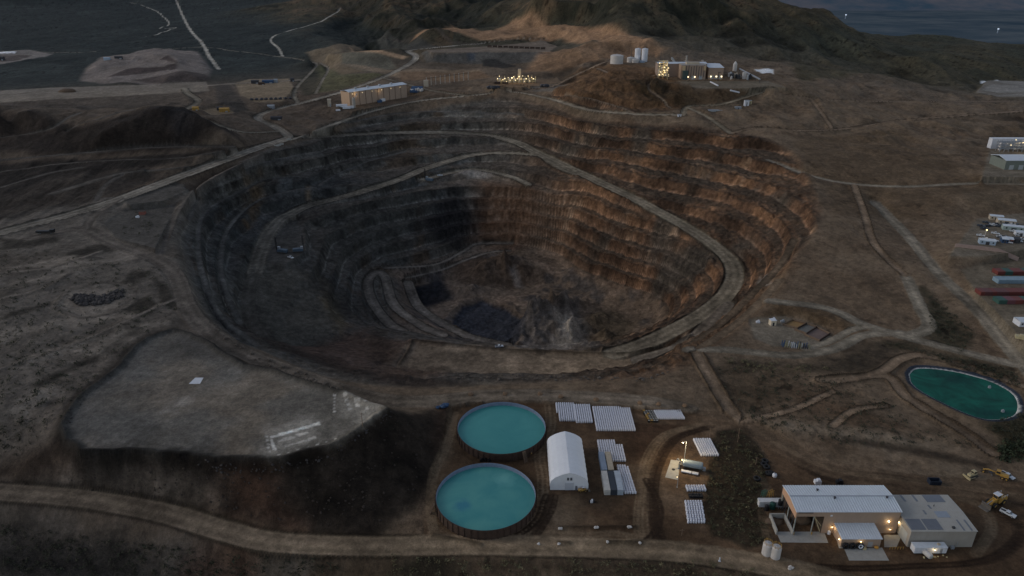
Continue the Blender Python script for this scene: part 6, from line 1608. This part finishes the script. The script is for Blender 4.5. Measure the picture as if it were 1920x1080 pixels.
# ------------------------------------------------------------------ main plant
zp = 68.0
plant_hall(1299, 149, zp, (31,26,17), TAN, 'large tan plant block with dark vertical ribs and lit doors', mat('tan_roof',(.34,.30,.26),.6,.1), flat=.02)
pb = bpy.data.objects['plant_building.001']
for k in range(9): MB().box(-13+3.2*k,-12.4+3.2*k,-.35,-.01,3,15.5+(k % 3)).build('rib', DARKM, pb)
MB().box(-14.5,-11,-1,0,11,16.5).box(12.5,15,-1,0,11,16.5).build('corner_duct', mat('warm_duct',(.50,.37,.22),.5,.1), pb)
MB().box(-8,8,6,14,17.2,20).build('penthouse', BEIGE, pb)
for x, d in ((-6.5,'a'),(2,'b')): wallpack(pb, (x,-.6,3.2), 900, .8, LAMP)
plant_hall(1341, 148, zp, (19,46,13.5), TAN, 'tan plant hall with a white ridged roof running back, right of the ribbed block', WROOF, flat=.05)
pc = bpy.data.objects['plant_building.002']
for x in (-6,1,7.5): wallpack(pc, (x,-.6,3.0), 600 if x == 1 else 250, .75, LAMP)
MB().tube((3,-2,-6),(3,-2,9),.35).tube((3,-2,8),(6,-2,8.6),.25).build('mast', DARKM, pc)
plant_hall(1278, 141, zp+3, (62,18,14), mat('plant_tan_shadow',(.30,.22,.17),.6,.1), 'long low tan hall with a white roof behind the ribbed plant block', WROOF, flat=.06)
for u, v, h, lab in ((1285,135,20,'slim pale stack rising behind the ribbed block, left one'),(1315,139,17,'slim pale stack rising right of the ribbed block')):
    x, y = W(u, v, zp); t = thing('stack', lab, 'stack', (x, y, zp)); MB().lathe([(1.5,0),(1.3,h),(1.6,h+.2),(1.6,h+1)],14).build('shaft', TANPALE, t); MB().lathe([(1.9,h*.7),(2.4,h*.7),(2.4,h*.7+.4),(1.9,h*.7+.4)],14).build('platform', STEEL, t)
x, y = W(1376, 142, zp-2); t = thing('silo', 'pale round silo with a cone top at the right of the plant', 'silo', (x, y, zp-2)); MB().lathe([(2.6,3),(2.6,15),(1,17.5),(.3,18.5)],18).build('shell', TANKW, t); MB().lathe([(.3,0),(2.6,3)],18).build('hopper', STEEL, t)
for a in range(4): MB().tube((2.2*math.cos(a*1.57),2.2*math.sin(a*1.57),-1),(2.2*math.cos(a*1.57),2.2*math.sin(a*1.57),4),.25).build('leg', STEEL, t)
x, y = W(1243, 143, zp+4); t = thing('lit_tower', 'open steel tower covered with many small lamps left of the plant', 'tower', (x, y, zp+4)); rg = random.Random(9)
mb = MB()
for xx in (-6,0,6):
    for yy in (0,6): mb.tube((xx,yy,-4),(xx*.7,yy,19-abs(xx)*.7),.35)
for zz in range(0,19,3): mb.box(-6,6,-.3,6.3,zz,zz+.35)
mb.build('steelwork', YPALE, t)
for k in range(4): MB().lathe([(1.3,0),(1.3,8+3*k),(.2,10+3*k)],10,(-4.5+3*k,3,0)).build('vessel', TANKW, t)
for k in range(34): MB().blob((rg.uniform(-7,7),rg.uniform(-1.2,0),rg.uniform(0,18)),(.75,.75,.75),k,6,4,0).build('bulb', LAMPS if k % 5 else LAMP, t)
for zz in (4,11,17): glow(t, (0,-3,zz), 1100, .6)
x, y = W(1268, 140, zp+2)
t = thing('pipe_bridge', 'low pipe bridge with a few lamps between the lit tower and the ribbed block', 'pipe bridge', (x, y, zp+2))
MB().tube((-14,0,6),(14,0,6),.5).tube((-14,2,7.5),(14,2,7.5),.5).build('pipe', STEEL, t)
for k in range(5): MB().tube((-13+6.5*k,1,-5),(-13+6.5*k,1,8),.3).build('trestle', RUST, t)
for k in range(7): MB().blob((-12+4*k,-.6,3+5*rg.random()),(.8,.8,.8),k,6,4,0).build('bulb', LAMPS, t)
a_ = (*W(1258,127,zp), zp+13); b2_ = (*W(1283,149,zp), zp+3); t = thing('conveyor', 'sloping covered conveyor coming down in front of the plant', 'conveyor')
MB().tube(a_, b2_, 1.6, 4).build('gallery', mat('grey_gallery',(.28,.28,.26),.6,.15), t)
for q in (.3,.7): p = [a_[i]+(b2_[i]-a_[i])*q for i in range(3)]; MB().tube((p[0],p[1],zp-4),tuple(p),.35).build('trestle', RUST, t)
MB().cbox((b2_[0],b2_[1]-2,zp-3),(6,5,14)).build('transfer_house', mat('dark_green_house',(.06,.09,.08),.6,.2), t)
rg = random.Random(21)
for k in range(14):
    u = 1364+44*rg.random(); v = 147+3*rg.random(); x, y = W(u, v, zp); h = 3+6*rg.random(); b = MB()
    if k % 2: b.lathe([(1.4,-1),(1.4,h),(.4,h+1)],10)
    else: b.cbox((0,0,-1),(4,4,h+1)); b.cbox((1,0,h),(1.5,1.5,1.2))
    o = b.build('process_vessel', rg.choice((TANKW, STEEL, BEIGE, DARKM))); o.location = (x, y, zp); tag(o, 'small vessel in the crowded group right of the plant halls', 'vessel', 'vessels right of the plant')
a_ = hit(1386, 135); b2_ = hit(1424, 155); t = thing('pipe_rack', 'long pale pipe rack sloping down to the right of the plant', 'pipe rack')
MB().tube((a_[0],a_[1],a_[2]+4),(b2_[0],b2_[1],b2_[2]+4),1.0,5).build('pipe', STEEL, t)
for q in range(6): p = [a_[i]+(b2_[i]-a_[i])*q/5 for i in range(3)]; MB().tube((p[0],p[1],p[2]-2),(p[0],p[1],p[2]+4),.3).build('trestle', DARKM, t)
for (u0, v0, u1, v1, lab) in ((1332,155,1346,162,'left pale pipe lying on the slope below the plant'),(1369,171,1386,175,'right pale pipe lying on the slope below the plant')):
    a_ = hit(u0, v0); b2_ = hit(u1, v1); o = MB().tube((a_[0],a_[1],a_[2]+.9),(b2_[0],b2_[1],b2_[2]+.9),.9,8).build('culvert_pipe', WHITE); tag(o, lab, 'pipe')
for u, v, d, mm, lab in ((1400,199,(5,4,6),WHITE,'white upright cabin near the road right of the pit crest'),(1406,196,(4,4,4),YPALE,'pale yellow cabin near the road right of the pit crest'),(1384,205,(7,3,2.5),STEEL,'low steel skid near the road right of the pit crest'),(1344,209,(18,4,1.2),STEEL,'long low pale screen beside the road right of the pit crest'),(1274,219,(4,2.5,2.2),WHITE,'small white van beside the pit crest road on the right')):
    x, y, z_ = hit(u, v); t = thing('cabin', lab, 'cabin', (x, y, z_)); MB().box(-d[0]/2,d[0]/2,0,d[1],-.5,d[2]).build('wall', mm, t); MB().box(-d[0]/2-.15,d[0]/2+.15,-.15,d[1]+.15,d[2],d[2]+.2).build('roof', STEEL, t); MB().box(-.5,.5,-.05,-.01,0,d[2]*.7).build('door', DARKM, t)
# ------------------------------------------------------------------ left distance
for u, v, d, mm, lab in ((502,156,(15,6,3.5),BLUE,'blue roofed shed at the tan crushing yard far left'),(478,157,(10,5,4),DARKM,'dark crusher left of the blue roofed shed far left'),(490,159,(8,3,2.5),RUST,'rusty screen before the blue roofed shed far left'),(517,155,(5,4,4),STEEL,'small hopper right of the blue roofed shed far left'),(548,153,(5,4,4),DARKM,'dark box at the right rim of the tan crushing yard'),(200,113,(9,5,3.5),mat('pale_blue_sheet',(.34,.42,.50)),'pale blue shed on the far left waste mound'),(222,110,(12,3,3),DARKM,'row of dark boxes on the far left waste mound'),(420,210,(10,5,3.5),YEL,'yellow machine on the small pale pad beside the dark dump'),(412,207,(6,4,3),DARKM,'dark machine on the small pale pad beside the dark dump'),
     (366,207,(6,4,3),YEL,'yellow machine at the foot of the curved far left road'),(518,225,(12,3.5,3),DARKM,'dark trailer beside the road bend left of the mill'),(508,203,(8,4,3),STEEL,'grey tank trailer in the loop of the road left of the mill'),(618,200,(4,3,8),BEIGE,'slim beige hopper left of the mill'),(2,113,(8,6,5),DARKM,'dark shed at the far left edge beside the pale pond'),(127,172,(16,9,3.5),mat('brown_soil',(.11,.075,.05)),'brown mound shaped stockpile on the pale far left flat')):
    x, y, z_ = hit(u, v); nm = 'stockpile' if 'stockpile' in lab else 'shed' if 'shed' in lab else 'machine'
    if nm == 'stockpile': o = MB().blob((0,0,.5),(d[0]*1.4,d[1]*1.6,d[2]*2),3,12,6,.12).build(nm, mm, None, True); o.location = (x,y,z_); tag(o, lab, nm); continue
    t = thing(nm, lab, nm, (x, y, z_), .1); MB().box(-d[0]/2,d[0]/2,0,d[1],-1,d[2]).build('body', mm, t); MB().prismx([(-.3,d[2]),(d[1]/2,d[2]+1),(d[1]+.3,d[2])],-d[0]/2-.2,d[0]/2+.2).build('roof', mm, t); MB().cbox((d[0]*.3,-.8,-.5),(d[0]*.25,1.4,d[2]*.5)).build('hopper', STEEL, t)
for k in range(9):
    x, y, z_ = hit(472+9*k, 188-.3*k); o = MB().blob((0,0,1),(5,4,3.4),k,8,5,.2).build('boulder', DARKM); o.location=(x,y,z_); tag(o, 'dark boulder in the row along the near rim of the tan crushing yard', 'boulder', 'boulders along the crushing yard')
x, y, z_ = hit(85, 439); t = thing('trailer', 'long dark trailer parked beside the pale road at the left', 'trailer', (x, y, z_), .02); MB().box(-6.5,6,0,2.4,1.0,2.2).build('body', BLACKP, t); MB().box(3.4,6.2,0,2.4,2.2,3.2).build('cab', BLACKP, t)
for xx in (-5,-3.5,4): wheel(t, xx, .3, .5, .4)
x, y, z_ = hit(266, 403); t = thing('shed', 'small red shed in the dark hollow of the left pad', 'shed', (x, y, z_)); MB().box(-2,2,0,3,-.5,2.4).build('wall', mat('dull_red',(.22,.08,.06)), t); MB().box(-2.2,2.2,-.2,3.2,2.4,2.6).build('roof', RUST, t)
x, y, z_ = hit(258, 408); o = MB().cbox((0,0,-.3),(2.6,1.4,1.4)).cbox((.4,0,1.1),(1,1,.6)).build('crate', WHITE); o.location=(x,y,z_); tag(o, 'white crate left of the small red shed', 'crate')
for u, v in ((542,262),(527,271),(522,273),(519,274)):
    x, y, z_ = hit(u, v); o = MB().cbox((0,0,-.2),(5,1.0,1.2),.45).cbox((.6,.3,1.0),(2.6,.6,.3),.45).build('road_barrier', CONC); o.location=(x,y,z_); tag(o, 'pale barrier beside the road junction at the left of the pit', 'barrier', 'barriers at the road junction')
# ------------------------------------------------------------------ poles
for u, v, h, lab in ((1383,829,7.5,'utility pole with a reddish top above the shrub strip'),(1330,822,6,'short utility pole at the upper left corner of the shrub strip'),(1278,1004,3,'short stake below the stepped block of bags'),(1417,871,4,'short pole in the shrub strip near the dark tyres'),(680,800,7,'thin dark pole on the rim of the grey pad')):
    x, y, z_ = hit(u, v); t = thing('utility_pole', lab, 'pole', (x, y, z_)); MB().tube((0,0,-.5),(0,0,h),.16,7,.11).build('pole', BROWNW, t); MB().tube((-.9,0,h-.5),(.9,0,h-.5),.08).build('crossarm', BROWNW, t)
x, y, z_ = hit(1349, 1052); o = MB().lathe([(.25,-.2),(.25,1.5),(.1,1.7)],10).cbox((0,0,-.2),(.8,.8,.35)).build('marker_post', WHITE); o.location=(x,y,z_); tag(o, 'white marker post on the verge of the bottom road', 'post')
# blue heap, drums, pumps
x, y, z_ = hit(829, 763); b = MB(); rg = random.Random(2)
for k in range(9): b.blob((rg.uniform(-2.4,2.4),rg.uniform(-1.4,1.4),.6),(2.2,1.7,1.5),k,8,5,.25)
o = b.build('tarp_heap', BLUE); o.location=(x,y,z_); tag(o, 'heap of dark blue tarpaulin left of the rear round tank', 'heap')
rg = random.Random(6)
for k in range(7):
    x, y = W(1106+9*rg.random(), 939+4*rg.random()); w_ = k % 2; o = MB().lathe([(.42,0),(.45,.3),(.42,.9),(.1,.95)],12).build('drum', WHITE if w_ else BLACKP); o.location=(x,y,0); tag(o, ('white' if w_ else 'black')+' drum in the small cluster on the dirt below the fabric shed', 'drum', ('white' if w_ else 'black')+' drums below the fabric shed')
for k, (u, v) in enumerate(((903,865),(910,864),(917,865),(929,862))):
    x, y = W(u, v); o = MB().cbox((0,0,0),(1.5,1.1,1.0),k).tube((-.5,.2,.9),(.8,.5,1.6),.2).lathe([(.4,.9),(.4,1.5),(.1,1.6)],8).build('pump', BLACKP); o.location=(x,y,0); tag(o, 'black pump on the ground between the two round tanks', 'pump', 'pumps between the round tanks')
# ------------------------------------------------------------------ boulders
BOULD = mat('boulder_stone', (.12,.098,.078), .9, .3, 1.2, bump=.4); BOULO = mat('ochre_stone', (.20,.13,.08), .9, .3, 1.2, bump=.4); STONED = mat('dark_stone', (.055,.048,.045), .9, .4, .8, bump=.4)
for k, (u, v) in enumerate(((883,741),(947,740),(1012,740),(1052,745),(1117,751),(1200,757),(1235,759),(1284,762))):
    x, y, z_ = hit(u, v); o = MB().blob((0,0,.5),(2.6,2.0,2.3),k,8,6,.25).build('boulder', BOULO); o.location=(x,y,z_); tag(o, 'ochre boulder in the row along the crest road behind the tanks and bags', 'boulder', 'boulders along the crest road')
for k, (u, v) in enumerate(((1049,992),(1052,992),(1116,990),(1120,990),(1178,989),(1182,989),(1010,1021),(1048,1021),(1139,1017),(1200,1019),(1481,1064),(1485,1066),(1480,1068))):
    x, y, z_ = hit(u, v); o = MB().blob((0,0,.3),(1.3,1.0,1.1),k,8,5,.25).build('boulder', TANKW); o.location=(x,y,z_); tag(o, 'pale boulder marking the end of a low dirt berm on the bottom yard', 'boulder', 'pale boulders on the bottom yard')
def scatter(name, polys, n, size, mm, label, cat, seed, flat=.8):
    rg = random.Random(seed); b = MB()
    for poly in polys:
        us = [p[0] for p in poly]; vs_ = [p[1] for p in poly]; k = 0; tries = 0
        while k < n and tries < n*8:
            tries += 1; u = rg.uniform(min(us), max(us)); v = rg.uniform(min(vs_), max(vs_)); ins = False
            for i in range(len(poly)):
                (xa_, ya_), (xb_, yb_) = poly[i], poly[(i+1) % len(poly)]
                if (ya_ > v) != (yb_ > v) and u < (xb_-xa_)*(v-ya_)/(yb_-ya_)+xa_: ins = not ins
            if not ins: continue
            x, y, z_ = hit(u, v); s_ = size*(.4+1.2*rg.random()**2); b.blob((x,y,z_+s_*.15),(s_,s_*(.7+.5*rg.random()),s_*flat),rg.random(),6,4,.35); k += 1
    o = b.build(name, mm); tag(o, label, cat, None, 'stuff'); return o
scatter('rock_pile', [[(128,560),(150,551),(190,558),(232,542),(230,556),(200,570),(150,574)]], 420, 2.0, STONED, 'curved pile of dark broken rock on the left desert', 'rocks', 1)
scatter('rim_rocks', [[(560,868),(616,849),(652,828),(700,797),(731,770),(740,776),(700,806),(640,846),(580,874)],[(100,800),(150,745),(215,690),(219,695),(160,750),(118,815)],[(330,860),(480,868),(560,866),(560,880),(420,890)]], 60, .7, STONED, 'loose boulders along the rims of the grey pad', 'rocks', 2)
scatter('slope_rocks', [[(560,880),(740,790),(815,795),(785,920),(700,990),(580,985)],[(60,905),(330,872),(540,884),(540,985),(300,940)]], 170, .75, mat('brown_stone', (.045,.034,.027), .9, .35, 1.0), 'brown rubble strewn over the dark slope below the grey pad', 'rocks', 3)
scatter('crest_rocks', [[(395,600),(470,660),(560,696),(640,728),(640,734),(550,704),(460,668),(388,608)],[(835,700),(1200,708),(1280,690),(1280,696),(1200,716),(835,712)]], 110, 1.3, BOULD, 'loose stones along the near crest of the pit', 'rocks', 4)
# ------------------------------------------------------------------ shrubs
def shrubs(name, polys, n, size, rgb, label, seed, veil=.5):
    rg = random.Random(seed); b = MB()
    for poly, cnt in polys:
        us = [p[0] for p in poly]; vs_ = [p[1] for p in poly]; k = 0; tries = 0
        while k < cnt and tries < cnt*8:
            tries += 1; u = rg.uniform(min(us), max(us)); v = rg.uniform(min(vs_), max(vs_)); ins = False
            for i in range(len(poly)):
                (xa_, ya_), (xb_, yb_) = poly[i], poly[(i+1) % len(poly)]
                if (ya_ > v) != (yb_ > v) and u < (xb_-xa_)*(v-ya_)/(yb_-ya_)+xa_: ins = not ins
            if not ins: continue
            x, y, z_ = hit(u, v); s_ = size*(.35+1.1*rg.random()**1.6); k += 1; vv = []; ff = []
            for q in range(16):
                a = rg.random()*6.283; el = rg.random()*1.3+.1; r__ = s_*(.35+.4*rg.random())
                c = (x+r__*math.cos(a)*math.cos(el), y+r__*math.sin(a)*math.cos(el), z_+r__*math.sin(el)*.85+.05)
                w_ = s_*(.16+.16*rg.random()); i0 = len(vv)
                for w in range(3): vv.append((c[0]+rg.uniform(-w_,w_), c[1]+rg.uniform(-w_,w_), c[2]+rg.uniform(-w_,w_)))
                ff.append((i0,i0+1,i0+2))
            b.add(vv, ff)
    o = bpy.data.objects.new(name, bpy.data.meshes.new(name)); me_ = o.data; me_.from_pydata(b.v, [], b.f); me_.update(); COL.objects.link(o)
    me_.materials.append(mat(name+'_leaves', rgb, .85, .45, .25)); tag(o, label, 'shrubs', None, 'stuff'); return o
strip = [(1342,812),(1398,806),(1428,852),(1432,900),(1426,960),(1448,1012),(1402,1024),(1334,996),(1322,950)]
shrubs('shrub_strip', [(strip, 380)], 0, 1.45, (.070,.068,.036), 'dense dark desert shrubs filling the strip between the two yards', 1)
shrubs('pale_shrubs', [(strip, 110),([(1342,668),(1480,682),(1560,690),(1540,700),(1400,700)],150),([(740,1045),(1340,1055),(1500,1085),(720,1085)],260)], 0, 1.5, (.125,.110,.060), 'pale yellowish brush scattered over the strip and the verges', 2)
shrubs('desert_shrubs', [([(0,455),(300,505),(345,590),(250,640),(110,790),(0,880)],900),([(1345,690),(1500,700),(1640,720),(1700,790),(1840,840),(1500,830),(1380,780)],520),([(1740,545),(1830,630),(1800,665),(1745,620)],240),([(1650,640),(1900,695),(1910,725),(1740,668)],220),([(1845,800),(1930,770),(1930,860)],160),([(0,985),(400,1040),(640,1050),(640,1080),(0,1080)],420),([(225,395),(320,390),(310,455),(230,440)],70)], 0, 1.7, (.045,.046,.028), 'low dark desert shrubs scattered over the open ground round the pit', 3)
shrubs('waterside_trees', [([(1862,838),(1920,830),(1930,862),(1880,870)],90)], 0, 2.8, (.034,.044,.022), 'green bushes at the right edge above the cream roofed building', 4)
# ------------------------------------------------------------------ far valley, mountains, solar towers
def far_sheet(name, fn, xs, ys, mm):
    vs = [(x, y, fn(x, y)) for y in ys for x in xs]; nx = len(xs)
    fs = [(j*nx+i, j*nx+i+1, (j+1)*nx+i+1, (j+1)*nx+i) for j in range(len(ys)-1) for i in range(nx-1)]
    o = MB().add(vs, fs).build(name, mm, None, True); o['kind'] = 'structure'; return o
def far_mat(name, c1, c2, sc):
    m, nt, bs = nodes_of(name); g = nt.nodes.new('ShaderNodeNewGeometry'); n = noise_node(nt, sc, 6, .65, g.outputs['Position']); f = ramp_node(nt, n.outputs[0], .35, .68, 0, 1)
    mx = nt.nodes.new('ShaderNodeMix'); mx.data_type = 'RGBA'; nt.links.new(f, mx.inputs[0]); mx.inputs[6].default_value = (*c1,1); mx.inputs[7].default_value = (*c2,1); nt.links.new(mx.outputs[2], bs.inputs['Base Color']); bs.inputs['Roughness'].default_value = 1; bs.inputs['Specular IOR Level'].default_value = 0; return m
xs = [-20000+500*k for k in range(101)]
far_sheet('far_valley', lambda x, y: -500.0, [-20000, 0, 10000, 20000, 32000], [4300, 9000, 14000, 22000, 40000], far_mat('far_valley', (.048,.075,.098), (.125,.145,.155), .0011))  # blue haze of distance mixed into the valley colour
xs = np.linspace(-14000, 26000, 260); ys = np.linspace(13500, 24000, 110)
XX, YY = np.meshgrid(xs, ys); env = sstep(13600, 17500, YY)*(.55+.45*vnoise(XX/5200, YY/5200, 5)); HH = -520+env*(1500*np.clip(fbm(XX, YY, 4200, 6, 401, True)*.5+.5, 0, 1)+520)
lut = {(round(float(a), 3), round(float(b_), 3)): float(h) for a, b_, h in zip(XX.ravel(), YY.ravel(), HH.ravel())}
far_sheet('far_mountains', lambda x, y: lut[(round(float(x), 3), round(float(y), 3))], [float(x) for x in xs], [float(y) for y in ys], far_mat('far_mountains', (.065,.105,.140), (.190,.170,.175), .0011))  # mountain colour includes the blue distance haze
HH2 = None
for u, v, lab in ((1585,35,'tiny white lit solar tower far out on the blue valley floor, left one'),(1870,62,'tiny white lit solar tower far out on the blue valley floor, right one')):
    x, y = W(u, v, -500); t = thing('solar_tower', lab, 'tower', (x, y, -500)); s_ = math.hypot(x, y)/1331
    MB().lathe([(s_*.8,0),(s_*.5,s_*5)],10).build('shaft', mat('far_grey',(.25,.3,.36)), t); MB().lathe([(s_*1.1,s_*5),(s_*1.1,s_*6.6)],10).build('receiver', mat('lit_receiver',(.75,.85,1.0),.5,0,1,emit=.5), t)
